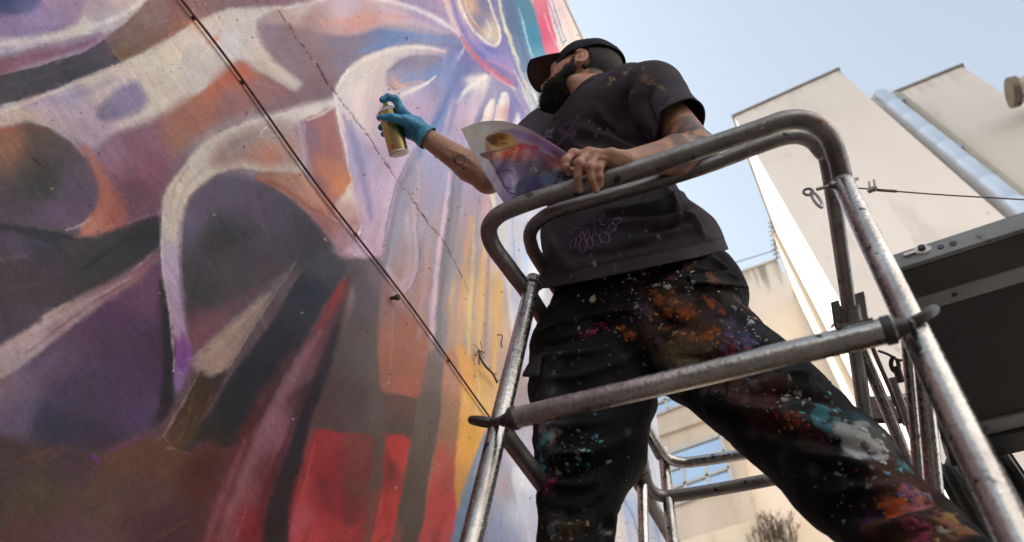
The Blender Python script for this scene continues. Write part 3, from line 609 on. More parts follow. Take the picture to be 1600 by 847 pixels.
    p.fill([(716,-30),(726,14),(742,44),(762,64),(778,70),(783,56),(776,30),(764,4),(756,-30)], [(740,10,(190,160,140)),(745,35,(132,124,152)),(765,50,(206,184,170)),(755,5,(110,110,150))], 2)
    p.stroke([(714,-12),(724,20),(744,52),(768,70),(780,66),(780,50),(772,24),(758,-12)], [2.5,3,3.2,3.4,3.4,3,2.6,2.2], (238,224,208), .92, .7)
    p.stroke([(722,-12),(734,22),(752,48),(770,60)], [2,2.4,2.6,2], (226,202,170), .8, .8); p.stroke([(730,-8),(738,14)], [4,5], (216,170,136), .7, .9); p.stroke([(762,62),(766,44),(760,30)], [2.4,2.6,1.5], (236,226,216), .7, .8); p.stroke([(735,32),(755,52)], [3,4], (180,128,90), .5, .9)
    p.stroke([(800,70),(808,104),(806,134)], [5,6,4], (110,112,160), .5, 1); p.stroke([(780,84),(796,98),(802,116)], [5,6,4], (178,150,196), .5, 1)
    # right-hand streaks up to the wall's edge
    p.fill([(776,-40),(800,-40),(812,20),(826,80),(846,150),(862,196),(846,200),(826,160),(812,110),(800,60),(790,20)], [(800,20,(96,112,144)),(815,90,(110,130,156)),(835,150,(140,160,176))], 2)
    p.fill([(800,-40),(822,-40),(838,20),(852,66),(858,100),(842,110),(826,80),(810,30)], [(825,10,(84,126,148)),(835,60,(70,132,158)),(845,90,(96,150,170))], 2)
    p.stroke([(777,-10),(788,36),(800,72),(816,120),(834,168)], [2.5,4,5,3.5,3], (226,224,190), .9, .7); p.stroke([(790,44),(798,60)], 5, (222,216,176), .8, .8)
    p.stroke([(810,14),(818,40),(828,78),(836,100)], [1.2,2.4,2.2,1.2], (196,210,216), .85, .8); p.stroke([(800,10),(812,58),(826,104)], [2,3,2], (78,100,130), .6, .9)
    p.fill([(820,-40),(905,-40),(912,60),(925,120),(880,120),(852,70),(838,20)], [(838,20,(226,206,194)),(875,20,(228,200,196)),(895,30,(236,222,206)),(900,80,(236,222,210))], 2)
    p.fill([(830,-40),(848,-40),(858,20),(868,56),(874,92),(862,100),(850,78),(842,40),(834,10)], [(840,0,(214,120,136)),(855,50,(226,98,126)),(865,85,(232,130,150))], 1.6)
    p.stroke([(853,-12),(866,30),(880,70)], [1.5,2.4,1.6], (120,164,204), .85, .7); p.stroke([(860,-10),(872,30),(884,64)], [1,1.8,1.2], (96,110,150), .8, .7); p.stroke([(850,20),(862,54),(872,76)], [1.2,1.6,1], (238,206,210), .8, .7)
    p.stroke([(870,-10),(884,30),(894,64)], [2,2.6,2], (236,196,190), .8, .8); p.stroke([(858,4),(870,44)], [1,1.4], (208,120,140), .7, .8)
    for k, (x0, c) in enumerate(((812,(222,208,204)),(820,(176,170,196)),(828,(236,224,206)),(838,(206,176,166)),(846,(232,222,214)),(856,(120,176,196)),(866,(196,206,216)),(874,(110,168,190)))):
        p.stroke([(x0-8,110+k*3),(x0+14,160),(x0+46,226)], [2,3.4,3.6], c, .85, .7)
    p.stroke([(800,126),(822,166),(850,216)], [2,3,3], (150,120,160), .7, .8); p.stroke([(790,134),(816,190),(836,226)], [2.5,4,4], (164,146,190), .6, .9)
    p.stroke([(815,122),(834,150),(860,200)], [1.2,2,1.6], (240,214,170), .8, .8)
    p.blur = 1.8
    # ---- orange hollow and pink hem under the arch
    p.fill([(478,188),(500,178),(519,166),(527,196),(540,250),(551,296),(545,320),(520,342),(500,312),(486,270),(477,230)], [(485,215,(140,108,124)),(510,190,(160,112,112)),(525,230,(158,106,104)),(512,270,(190,124,100)),(530,290,(208,132,92)),(500,290,(150,106,110)),(520,325,(176,120,112))], 2.5)
    p.stroke([(474,190),(479,236),(484,262)], [2.4,3,2], (170,140,160), .7, .9); p.stroke([(505,200),(508,260),(512,300)], [5,8,6], (196,124,96), .4, 1); p.stroke([(480,188),(505,178),(520,165)], [3,4,3], (222,206,196), .8, .8)
    p.fill([(400,274),(440,268),(472,274),(500,300),(524,330),(552,362),(572,386),(584,404),(566,408),(536,396),(506,362),(470,322),(430,294)], [(440,285,(176,130,112)),(480,300,(196,142,124)),(510,345,(168,116,112)),(545,380,(176,140,146)),(570,398,(204,172,192)),(420,282,(150,112,100))], 3)
    p.stroke([(400,280),(440,292),(480,322),(516,338)], [5,6,6,4], (166,96,86), .7, 1); p.stroke([(470,274),(490,300),(510,330)], [5,7,5], (222,156,124), .7, 1); p.stroke([(500,332),(512,336)], [3,2], (226,112,84), .8, .8)
    p.stroke([(508,334),(540,352),(556,366)], [1.5,2.2,1.5], (226,190,176), .7, .8)
    p.fill([(522,330),(536,304),(547,286),(553,300),(562,330),(567,352),(556,364),(544,352)], [(545,300,(222,202,190)),(540,330,(196,162,150)),(558,350,(184,142,140))], 2)
    p.stroke([(551,364),(560,366),(566,352)], [1.5,3.6,1.5], (238,228,218), .95, .6); p.stroke([(563,330),(568,352),(566,358)], 1.4, (120,84,90), .6, .8)
    p.fill([(540,392),(556,378),(576,370),(596,376),(598,390),(586,404),(566,408)], [(570,392,(206,176,198)),(590,380,(190,160,186))], 3)
    p.stroke([(545,396),(566,408),(590,404)], 1.6, (196,120,100), .7, .8); p.stroke([(507,373),(510,376)], 1.6, (230,190,160), .9, .7)
    # ---- hanging folds (centre right)
    def folds(rows): 
        for pts, w_, c_, a_ in rows: p.stroke(pts, w_, c_, a_, .85)
    folds([([(642,256),(628,310),(612,370),(606,420)], [8,10,9,8], (158,152,168), .8), ([(660,250),(648,310),(648,360),(652,410),(640,452)], [6,7,6,6,5], (178,164,172), .8),
           ([(634,330),(640,380),(636,430),(612,470)], [7,10,12,8], (190,164,172), .75), ([(604,420),(620,442),(646,430),(652,390)], [8,10,7,4], (194,168,186), .8),
           ([(690,250),(668,300),(664,360),(680,400),(672,470),(676,530)], [12,12,10,8,7,6], (168,154,168), .8), ([(700,300),(690,360),(684,410),(676,470),(672,530)], [4,5,5,5,5], (206,180,194), .85),
           ([(664,370),(668,410),(660,470),(650,520)], [6,9,9,8], (196,160,160), .7), ([(720,280),(708,330),(700,390),(692,450),(686,540)], [8,9,8,9,8], (138,134,144), .85),
           ([(652,250),(654,300),(651,350)], [1.5,2,1.5], (204,190,196), .6),
           ([(745,270),(738,330),(726,380),(716,450),(712,540)], [7,8,7,6,6], (164,146,160), .75), ([(736,340),(728,400),(720,470),(716,560)], [6,9,9,8], (214,160,124), .85),
           ([(742,350),(738,420),(734,500),(732,570)], [3,5,6,6], (226,196,138), .8), ([(752,300),(748,370),(744,430),(738,500)], [3,3,4,3], (166,150,156), .8), ([(764,280),(757,360),(752,430),(746,520)], [5,6,6,6], (206,158,140), .7),
           ([(760,350),(754,420),(750,500),(748,560)], [4,5,7,8], (224,184,120), .85), ([(768,300),(764,400),(760,480),(757,560)], [3,4,5,7], (164,136,146), .8), ([(782,420),(778,480),(774,540),(772,600)], [5,7,8,8], (230,176,106), .9),
           ([(766,286),(772,330),(768,360)], [6,6,4], (238,222,194), .9), ([(790,440),(792,500),(800,540)], [4,5,4], (186,156,150), .6)])
    p.stroke([(652,380),(654,410),(646,440),(622,462)], 1.3, (150,120,140), .6, .9); p.stroke([(608,300),(600,340),(601,372)], 1.4, (140,128,150), .5, .9)
    # band behind the posts: pale blue and cream strips
    p.fill([(772,330),(790,335),(830,330),(850,420),(850,560),(842,640),(828,600),(812,560),(800,520),(788,440)], [(790,370,(206,200,206)),(815,400,(196,206,222)),(835,440,(226,228,234)),(800,450,(186,184,200)),(840,600,(204,190,200)),(822,540,(190,190,208))], 3)
    folds([([(786,350),(790,400),(796,460),(802,520)], [4,5,5,5], (226,206,184), .85), ([(800,340),(804,400),(810,470),(814,560)], [3,4,4,5], (168,166,186), .85), ([(808,340),(812,400),(816,480)], [2,3,3], (216,190,166), .8),
           ([(818,340),(822,420),(826,500)], [4,6,5], (188,204,226), .8), ([(830,360),(836,430),(836,520)], [5,6,5], (232,232,236), .85), ([(820,352),(826,356),(822,346)], [3,4,2], (140,146,166), .7)])
    p.blur = 1.6
    # ---- lower fan of strips
    p.fill([(500,392),(540,404),(590,404),(604,430),(602,470),(590,560),(600,640),(603,682),(548,680),(490,670),(505,620),(525,560),(545,500),(552,450)], [(560,440,(98,88,94)),(570,560,(106,94,90)),(550,640,(98,80,80)),(590,660,(104,90,84)),(520,640,(100,76,76)),(590,430,(120,106,112))], 3)
    p.fill([(600,432),(620,470),(668,520),(664,560),(654,622),(598,612),(590,560),(592,500)], [(600,470,(150,116,116)),(640,520,(166,116,100)),(620,570,(158,106,90)),(640,605,(176,106,90))], 2.5)
    p.stroke([(614,480),(612,540),(606,600)], [3,2.4,2], (176,140,134), .5, .9)
    p.fill([(598,612),(653,622),(648,660),(644,686),(602,682)], [(620,640,(112,86,80)),(640,670,(100,82,76)),(605,670,(104,84,78))], 2.5, smooth=0)
    p.fill([(492,672),(530,676),(572,678),(592,690),(594,760),(584,820),(576,900),(440,900),(448,847),(462,790),(478,730)], [(510,690,(178,66,68)),(500,740,(166,58,62)),(560,690,(140,76,72)),(570,760,(126,74,68)),(520,800,(172,60,60)),(480,840,(208,78,84)),(540,850,(186,70,68)),(465,820,(200,96,104))], 2, smooth=2)
    p.stroke([(480,830),(510,812),(550,835)], [10,14,10], (206,74,74), .6, 1); p.stroke([(555,700),(545,770),(550,820)], [12,14,10], (128,74,70), .5, 1); p.stroke([(492,690),(478,750),(460,820)], [4,5,6], (206,86,84), .7, 1)
    p.fill([(574,600),(588,560),(596,620),(603,684),(598,740),(592,790),(580,900),(560,900),(574,800),(580,700)], [(590,620,(110,96,92)),(592,720,(104,90,82)),(580,800,(112,82,74))], 2.5)
    p.fill([(602,683),(644,687),(640,720),(630,770),(618,820),(606,900),(570,900),(584,830),(596,770)], [(620,700,(204,74,72)),(612,735,(150,66,62)),(600,800,(216,82,74)),(635,720,(206,84,80))], 1.6, smooth=2)
    p.stroke([(610,722),(612,746)], [7,8], (116,62,58), .6, 1)
    p.fill([(672,548),(698,560),(692,620),(682,690),(668,760),(652,900),(604,900),(622,800),(640,700),(656,620)], [(680,580,(124,106,100)),(670,650,(110,98,90)),(650,760,(98,84,76)),(630,840,(100,86,78))], 2)
    p.fill([(697,545),(720,575),(724,620),(718,680),(714,740),(712,800),(704,900),(646,900),(660,820),(676,740),(688,650)], [(705,580,(186,134,112)),(700,650,(160,122,98)),(695,720,(190,96,84)),(695,800,(206,84,80)),(668,830,(206,90,88)),(712,680,(150,112,90))], 2)
    p.fill([(712,540),(740,560),(780,600),(776,640),(752,690),(736,740),(722,800),(713,790),(712,730),(717,660),(722,600)], [(728,580,(222,160,96)),(745,620,(230,176,104)),(725,680,(226,166,84)),(718,760,(214,150,86)),(770,620,(222,176,124))], 2)
    p.stroke([(744,560),(748,610),(742,660)], [3,4,3], (226,196,150), .7, .9); p.stroke([(760,560),(766,600)], [3,3], (206,170,130), .6, .9)
    p.fill([(768,656),(790,660),(840,640),(845,740),(845,900),(700,900),(712,830),(724,780),(744,720)], [(735,780,(112,134,160)),(755,720,(150,152,172)),(780,760,(176,160,168)),(800,700,(190,180,192)),(770,840,(150,150,170)),(720,840,(116,134,152)),(825,800,(196,196,208))], 2.5)
    p.stroke([(768,660),(742,722),(722,784),(706,860)], [4,6,8,8], (110,136,168), .7, .9); p.stroke([(786,800),(776,830),(770,880)], [2,3,3], (130,150,196), .8, .9)
    p.stroke([(800,720),(812,770),(830,850)], [8,9,9], (206,204,214), .8, 1); p.fill([(800,740),(812,726),(832,730),(840,770),(826,792),(808,778)], [(820,750,(222,222,228)),(826,780,(196,196,206))], 3)
    for k in range(46):        # cloudy overspray in the reds
        x, y = RNG.uniform(470, 715), RNG.uniform(690, 880); l = RNG.uniform(14, 46); th = RNG.normal(1.75, .3)
        if 588 < x-(760-y)*.05 < 600 or (x > 640 and x < 676): continue
        p.stroke([(x,y),(x+l*.5*math.cos(th),y+l*.5*math.sin(th)),(x+l*math.cos(th),y+l*math.sin(th))], RNG.uniform(6, 15), [(128,56,58),(206,82,80),(150,52,54),(112,62,60)][k % 4], RNG.uniform(.2, .42), 1)
    # strips of the cone on the left of the reds
    p.fill([(548,436),(530,520),(512,590),(486,660),(470,730),(452,800),(444,900),(380,900),(410,800),(440,720),(474,620),(505,530),(520,460)], [(520,540,(66,58,64)),(480,650,(58,50,56)),(440,780,(58,46,48)),(535,470,(76,68,76))], 4)
    p.fill([(532,432),(544,450),(520,510),(492,580),(450,690),(418,790),(390,900),(300,900),(340,820),(380,730),(425,630),(470,550),(508,470)],
           [(530,450,(140,70,72)),(505,500,(112,72,80)),(450,600,(146,104,114)),(420,660,(150,100,112)),(470,620,(94,62,70)),(400,760,(140,78,84)),(420,760,(110,54,58)),(350,830,(150,86,92)),(390,830,(150,52,58))], 6)
    p.stroke([(535,440),(518,480),(498,515)], [5,8,6], (164,70,70), .7, 1); p.stroke([(500,520),(450,600),(405,690),(360,800)], [8,14,16,16], (156,110,118), .65, 1, dry=.15); p.stroke([(400,760),(380,800),(366,840)], [6,8,7], (206,92,92), .6, .9, dry=.9); p.stroke([(384,800),(366,850)], [3,4], (206,164,164), .6, .9, dry=.9)
    p.stroke([(440,700),(415,770),(396,840)], [7,9,9], (112,44,50), .6, 1); p.stroke([(480,600),(450,680),(425,760)], [6,9,8], (78,48,54), .6, 1)
    p.fill([(512,392),(530,404),(540,424),(505,480),(468,548),(430,610),(396,670),(352,700),(312,690),(300,706),(288,696),(330,640),(360,590),(420,510),(455,450),(480,412)],
           [(505,410,(84,82,92)),(480,460,(60,62,70)),(420,560,(52,52,60)),(370,630,(50,50,54)),(310,690,(62,54,48)),(450,570,(62,56,64))], 2.5)
    p.fill([(462,548),(430,612),(400,668),(380,720),(345,800),(320,900),(260,900),(290,820),(335,740),(370,680),(410,610)], [(430,600,(106,62,66)),(390,690,(100,52,52)),(350,770,(112,64,66)),(300,830,(96,58,60)),(330,760,(92,54,54))], 6, .9)
    p.stroke([(382,690),(350,770),(318,860)], [7,12,14], (150,84,94), .85, .9); p.stroke([(372,740),(350,800),(336,860)], [4,6,6], (140,70,78), .6, .9)
    p.fill([(466,400),(462,412),(440,442),(400,502),(372,548),(350,580),(330,590),(308,582),(302,562),(330,530),(380,486),(430,440)], [(455,415,(92,86,92)),(440,440,(122,108,110)),(390,500,(150,128,120)),(340,560,(164,138,126)),(320,575,(160,136,126))], 4.0)
    p.stroke([(462,410),(430,458),(390,520),(356,576)], [1.6,2.2,2.4,2], (190,174,172), .55, .9, dry=.4); p.stroke([(420,460),(370,510),(325,560)], [5,7,8], (182,156,138), .6, 1)
    p.fill([(312,580),(330,590),(352,580),(340,612),(318,652),(300,690),(276,704),(254,690),(266,662),(292,622)], [(320,610,(76,58,48)),(290,660,(80,62,50)),(270,690,(92,70,56)),(340,590,(58,52,50))], 4)
    for k in range(26):
        t = RNG.random(); x, y = 322-56*t+RNG.normal()*9, 604+84*t+RNG.normal()*5; p.stroke([(x,y),(x-4,y+7),(x-7,y+13)], RNG.uniform(.8,2.4), [(150,116,84),(52,46,44),(116,84,58)][k % 3], .55, .9, dry=.5)
    p.stroke([(312,580),(290,622),(268,660),(256,682)], [1.6,2.6,4,3], (190,170,152), .7, .9, dry=.4)
    p.stroke([(300,640),(284,676),(274,696)], [4,5,4], (130,92,56), .6, .9, dry=.6)
    # brown ground in the lower left corner
    p.fill([(-60,690),(60,694),(150,706),(215,684),(256,690),(290,708),(330,690),(352,712),(330,770),(290,847),(280,900),(-60,900)],
           [(30,720,(78,62,62)),(110,720,(82,62,70)),(200,715,(104,72,58)),(260,720,(108,72,56)),(60,770,(84,72,58)),(150,780,(98,76,68)),(230,770,(98,66,66)),(40,830,(92,64,64)),(120,830,(104,74,76)),(260,820,(84,56,60)),(310,740,(94,54,50)),(-20,800,(76,66,62))], 9)
    for k in range(20):
        x = RNG.uniform(-40, 300); y = RNG.uniform(705, 870); l = RNG.uniform(25, 80); a = RNG.uniform(-.7, -.15)
        c = [(118,88,66),(70,54,54),(124,84,84),(96,80,60),(84,60,66)][k % 5]
        p.stroke([(x,y),(x+l*.5,y+l*.5*a-2),(x+l,y+l*a)], [3,RNG.uniform(4,10),3], c, RNG.uniform(.2,.5), 1, dry=.4)
    p.stroke([(146,712),(150,718),(154,726)], [6,5,3], (136,62,150), .8, .9); p.stroke([(170,704),(205,690),(225,680)], [4,5,4], (120,64,128), .6, .9); p.stroke([(240,690),(256,684),(268,700)], [4,5,3], (170,146,120), .5, .9, dry=.9)
    p.stroke([(262,700),(290,708)], 3, (206,190,170), .6, .9, dry=.95)
    # the painting goes on past the picture's edges: more cloth, ribbons and strips
    rg = np.random.default_rng(11)
    pal = [(196,182,174),(120,92,108),(74,70,74),(168,112,98),(150,130,160),(96,74,94),(206,190,184),(112,124,166),(92,62,62),(176,72,70),(190,164,182)]
    for k in range(70):
        z_ = k % 3
        if z_ == 0: x, y = rg.uniform(-480, -170), rg.uniform(-150, 1000); th = rg.normal(-.5, .35)
        elif z_ == 1: x, y = rg.uniform(-350, 760), rg.uniform(-440, -170); th = rg.normal(-.3, .5)
        else: x, y = rg.uniform(-350, 760), rg.uniform(1010, 1350); th = rg.normal(-1.15, .25)
        l, w_ = rg.uniform(60, 150), rg.uniform(14, 44); dx, dy = math.cos(th)*l, math.sin(th)*l; bw = rg.uniform(-.35, .35)
        lim = lambda q: (min(q[0], -70) if z_ == 0 else q[0], min(q[1], -70) if z_ == 1 else max(q[1], 915) if z_ == 2 else q[1])
        p.stroke([lim((x-dx, y-dy)), lim((x-dy*bw, y+dx*bw)), lim((x+dx, y+dy))], [w_*.35, w_, w_*.45], pal[k % 11], .85, .45)
    # strips seen between the legs, near the wall's end
    p.fill([(950,640),(1030,640),(1070,900),(930,900)], [(970,740,(196,204,220)),(1000,800,(170,182,206)),(1020,760,(206,208,214)),(960,820,(206,196,190)),(990,720,(200,202,214))], 4)
    folds([([(985,700),(975,760),(985,850)], [4,6,7], (160,176,206), .8), ([(966,740),(962,800),(968,850)], [4,5,5], (214,206,200), .8), ([(1008,700),(1016,770),(1030,850)], [5,6,7], (140,160,186), .7), ([(1020,690),(1032,770),(1046,850)], [3,4,5], (214,216,220), .8), ([(975,780),(990,810),(1000,850)], [2,2.5,2], (120,128,158), .7)])
    # stronger modelling of the hanging cloth: lit ridges and cool creases
    p.blur = 1.05
    folds([([(655,235),(627,290),(613,345),(605,392),(600,414)], [9,9,8,7,5], (132,128,146), .8), ([(638,232),(612,290),(600,345),(591,390)], [8,9,9,7], (206,182,200), .7), ([(647,233),(620,288),(606,342),(598,392)], [1.6,1.8,1.6,1.4], (112,108,128), .7),
           ([(650,240),(640,290),(626,345),(616,400)], [9,10,9,7], (152,148,164), .7), ([(646,322),(650,372),(651,412),(640,446),(620,462)], [5,6,7,7,4], (198,168,180), .75), ([(654,318),(652,360),(656,405),(648,440),(636,458)], [1.4,1.6,1.8,1.6,1.2], (126,106,122), .75),
           ([(690,240),(676,290),(668,340),(667,380)], [10,9,8,6], (162,154,182), .7), ([(702,270),(694,340),(684,410),(679,470),(675,530)], [4.5,5,5.5,5,4.5], (212,186,202), .85), ([(712,262),(703,335),(694,400),(688,470),(684,560)], [5,6,6,6,7], (126,122,132), .8), ([(722,270),(714,340),(704,400),(698,470),(692,560)], [6,7,6,6,7], (146,138,144), .7),
           ([(668,390),(672,430),(664,480),(654,530)], [5,6,7,6], (176,142,142), .6), ([(742,250),(735,300),(727,350)], [6,6,5], (176,150,170), .7), ([(752,280),(746,330),(741,380)], [2,2.5,2], (128,122,146), .6), ([(764,250),(758,310),(752,360)], [4,5,4], (200,160,164), .7)])
    p.stroke([(706,138),(692,164),(672,200),(662,214)], [1.4,1.8,1.6,1.0], (94,104,142), .75, .9); p.stroke([(694,92),(702,112),(694,150),(676,186)], [7,9,9,6], (138,140,182), .6, 1)
    p.stroke([(536,180),(548,215),(560,255)], [6,9,7], (136,134,168), .7, 1); p.stroke([(532,178),(538,205)], [4,3], (222,196,186), .7, 1); p.stroke([(575,120),(560,150),(566,190)], [16,20,14], (222,208,204), .55, 1)
    p.stroke([(614,106),(640,97),(676,98)], [6,7,5], (132,124,146), .6, 1); p.stroke([(630,128),(656,122),(684,112)], [4,5,4], (128,146,196), .7, 1); p.stroke([(612,120),(622,132),(640,138)], [5,4,3], (222,180,164), .6, 1)
    p.stroke([(660,160),(648,190),(640,215)], [12,14,10], (192,168,190), .6, 1); p.stroke([(726,165),(712,200),(700,240)], [10,10,8], (186,166,192), .6, 1); p.stroke([(700,150),(690,200),(676,236)], [5,6,5], (112,130,176), .55, 1)
    p.stroke([(552,300),(566,350),(578,384)], [6,8,7], (196,172,192), .6, 1)
    # overworked with the brush: short strokes that follow the forms and drag one colour into the next
    X, Y = p.X0, p.Y0; bs = 5.0; gw, gh = 260, 230
    bi = np.clip(((X+100)/bs).astype(int), 0, gw-1); bj = np.clip(((Y+100)/bs).astype(int), 0, gh-1); b_ = bi*gh+bj
    cnt = np.bincount(b_, minlength=gw*gh)+1e-6
    Cg = np.stack([np.bincount(b_, weights=p.C[:, k], minlength=gw*gh)/cnt for k in range(3)], 1).reshape(gw, gh, 3)
    def bl(A, n):
        for _ in range(n): A = (A+np.roll(A,1,0)+np.roll(A,-1,0)+np.roll(A,1,1)+np.roll(A,-1,1))/5
        return A
    Lg = bl(Cg.mean(2), 1); gx, gy = np.gradient(Lg); a11, a12, a22 = bl(gx*gx, 10), bl(gx*gy, 10), bl(gy*gy, 10)
    TH = .5*np.arctan2(2*a12, a11-a22)+math.pi/2
    ordr = np.argsort(b_, kind='stable'); start = np.searchsorted(b_[ordr], np.arange(gw*gh+1))
    Xw, Yw = p.X, p.Y
    for k in range(3600):
        x = RNG.uniform(-30, 860); y = RNG.uniform(-30, 870)
        lf = 1.0 if x < 470 else .55
        i0, j0 = int((x+100)/bs), int((y+100)/bs)
        th = TH[i0, j0]+RNG.normal()*(.22 if lf == 1 else .10); l = RNG.uniform(9, 30)*(1 if lf == 1 else 1.3); w_ = RNG.uniform(2, 6.5)
        c = Cg[i0, j0]*(1+RNG.normal()*.045*lf)+RNG.normal(size=3)*2.2*lf
        if cnt[i0*gh+j0] < 1: continue
        ux, uy = math.cos(th), math.sin(th); r = int((l+w_)/bs)+2
        A0, A1, B0, B1 = max(0, i0-r), min(gw, i0+r+1), max(0, j0-r), min(gh, j0+r+1)
        I = np.concatenate([ordr[start[q*gh+B0]:start[q*gh+B1]] for q in range(A0, A1)])
        dx, dy = Xw[I]-x, Yw[I]-y; u = dx*ux+dy*uy; v = -dx*uy+dy*ux+.004*u*u*(1 if k % 2 else -1)
        m_ = np.clip((1-np.abs(v)/w_)/.55, 0, 1)*np.clip((l-np.abs(u))/(.45*l), 0, 1)
        br_ = .62+.55*vnoise(v/1.5+k, u/14.0, k*.37)      # bristles
        m_ = (m_*np.clip(br_, 0, 1)*RNG.uniform(.35, .75)*(.9 if lf == 1 else .5))[:, None]
        p.C[I] = p.C[I]*(1-m_)+c*m_
    # brush texture: streaks along the hanging folds on the right, crossing dabs on the left
    X, Y = p.X0, p.Y0
    wr = np.clip((X-430)/160, 0, 1)
    ang = np.interp(X, [400, 600, 760, 900], [.55, .25, .08, -.25])
    u = X*np.cos(ang)+Y*np.sin(ang); v = -X*np.sin(ang)+Y*np.cos(ang)
    s1 = fbm(u/4.0, v/46.0, 2.2, 3); s2 = fbm((X*.55+Y*.83)/30.0, (X*.83-Y*.55)/5.0, 6.1, 3); s3 = fbm(X/60, Y/60, 9.4, 4)
    br = 1 + .055*s1*wr + .08*s2*(1-wr) + .10*s3
    p.C *= br[:, None]
    h = fbm(X/38, Y/38, 12.7, 3)[:, None]
    p.C *= 1 + h*np.array((.05, -.01, -.05))
    gm = p.C.mean(1, keepdims=True); p.C[:] = gm + (p.C-gm)*.98
    rd = np.clip((p.C[:, 0]-p.C[:, 1]-45)/50, 0, 1)[:, None]; p.C *= 1-.04*rd      # the reds are the purest paint on the wall
    # pores, flaked specks and drips of the plaster
    sp = vnoise(X/3.0, Y/3.0, 21.0) + .6*vnoise(X/7.0, Y/7.0, 4.0)
    k = np.clip((sp-1.12)/.12, 0, 1)[:, None]*.45; p.C = p.C*(1-k) + np.array((62, 44, 44))*k
    for k in range(80):
        x = RNG.uniform(-20, 820); y = RNG.uniform(-20, 860); r = RNG.uniform(.8, 1.9)
        p.stroke([(x, y), (x+RNG.uniform(-2, 2), y+RNG.uniform(0, 3))], r, (58, 38, 38) if k % 3 else (190, 170, 165), .75, .7, n=1)

# the long crack, as a line of points on the picture of the wall
CRACK = [(425,0),(440,24),(452,38),(462,60),(474,74),(488,92),(497,103),(508,124),(519,140),(532,158),(546,172),(556,188),(571,206),(582,222),(592,240),(608,262),(616,275),(640,304),(652,322),(664,340),(676,356),(690,372),(700,388),(708,404),(716,420),(728,444),(734,462)]
# ------------------------------------------------------------------ the painted wall: a fine plaster sheet, finer where it is near
XW = -1.12; YW1 = 3.64; ZW1 = CAM[2] + 9.0
KPAINT = np.array((.92, .905, .91))
def wall_mesh():
    B = .25
    ys = np.arange(-3.0, YW1 - 1e-6, B); zs = np.arange(.3, ZW1 - 1e-6, B)
    Vs, Fs = [], []; n0 = 0
    for y in ys:
        y2 = min(y+B, YW1)
        for z in zs:
            z2 = min(z+B, ZW1)
            c = np.array([(XW, a, b) for a in (y, y2) for b in (z, z2)])
            px, py, dz = pix(c)
            vis = (dz > .05).all() and px.max() > -60 and px.min() < 1110 and py.max() > -60 and py.min() < 900
            if vis:
                e1 = max(math.hypot(px[2]-px[0], py[2]-py[0]), math.hypot(px[3]-px[1], py[3]-py[1]))
                e2 = max(math.hypot(px[1]-px[0], py[1]-py[0]), math.hypot(px[3]-px[2], py[3]-py[2]))
                nu, nv = (int(min(260, max(4, math.ceil(e/1.75)))) for e in (e1, e2))
            elif (dz > .05).all() and px.max() > -450 and px.min() < 1300 and py.max() > -450 and py.min() < 1300:
                nu = nv = int(min(36, max(5, max(np.ptp(px), np.ptp(py))/6)))
            else: nu = nv = 5
            U, Vv = np.meshgrid(np.linspace(y, y2, nu+1), np.linspace(z, z2, nv+1), indexing='ij')
            P = np.stack([np.full(U.size, XW), U.ravel(), Vv.ravel()], 1)
            i = np.arange(nu)[:, None]*(nv+1) + np.arange(nv)[None]; i = i.ravel()
            Vs.append(P); Fs.append(np.stack([i, i+nv+1, i+nv+2, i+1], 1) + n0); n0 += len(P)
    return np.vstack(Vs), np.vstack(Fs)
WV, WF = wall_mesh()
wx, wy, wd_ = pix(WV)
ok = wd_ > .12
wx = np.where(ok, np.clip(wx, -500, 1500), -400); wy = np.where(ok, np.clip(wy, -500, 1400), 900)
pm = Paint(wx, wy, (150, 130, 135), warp=(1.9, 15.0))
paint_mural(pm)
# crack: a real groove, coloured darker inside
cw = [0, .9, 1.6, .8, 1.5, .7, 1.3, 1.6, 1.9, .5, .9, .7, 1.3, .8, 1.0, 1.6, 0, .5, 1.7, 1.2, .8, 1.1, 1.4, .9, .6, .4, 0]
depth = np.zeros(len(WV)); best = np.full(len(WV), 99.0)
I = np.where((wx > 410) & (wx < 750) & (wy > -20) & (wy < 480))[0]
jx = wx[I] + 1.6*vnoise(wx[I]/5, wy[I]/5, 2.0); jy = wy[I] + 1.6*vnoise(wx[I]/5, wy[I]/5, 9.0)
g = np.zeros(len(I))
for k in range(len(CRACK)-1):
    (ax, ay), (bx, by) = CRACK[k], CRACK[k+1]; ex, ey = bx-ax, by-ay
    t = np.clip(((jx-ax)*ex+(jy-ay)*ey)/(ex*ex+ey*ey), 0, 1); d = np.hypot(jx-ax-t*ex, jy-ay-t*ey)
    w_ = (cw[k]*(1-t)+cw[k+1]*t)*.5 + .05
    w_ = w_*(.55+.9*np.clip(vnoise(jx/6, jy/6, 31.0)+.45, 0, 1))
    g = np.maximum(g, np.clip((w_-d)/.8+.5, 0, 1))
depth[I] = g*.003
pm.C[I] = pm.C[I]*(1-.75*g[:, None]) + np.array((46, 27, 24))*.75*g[:, None]
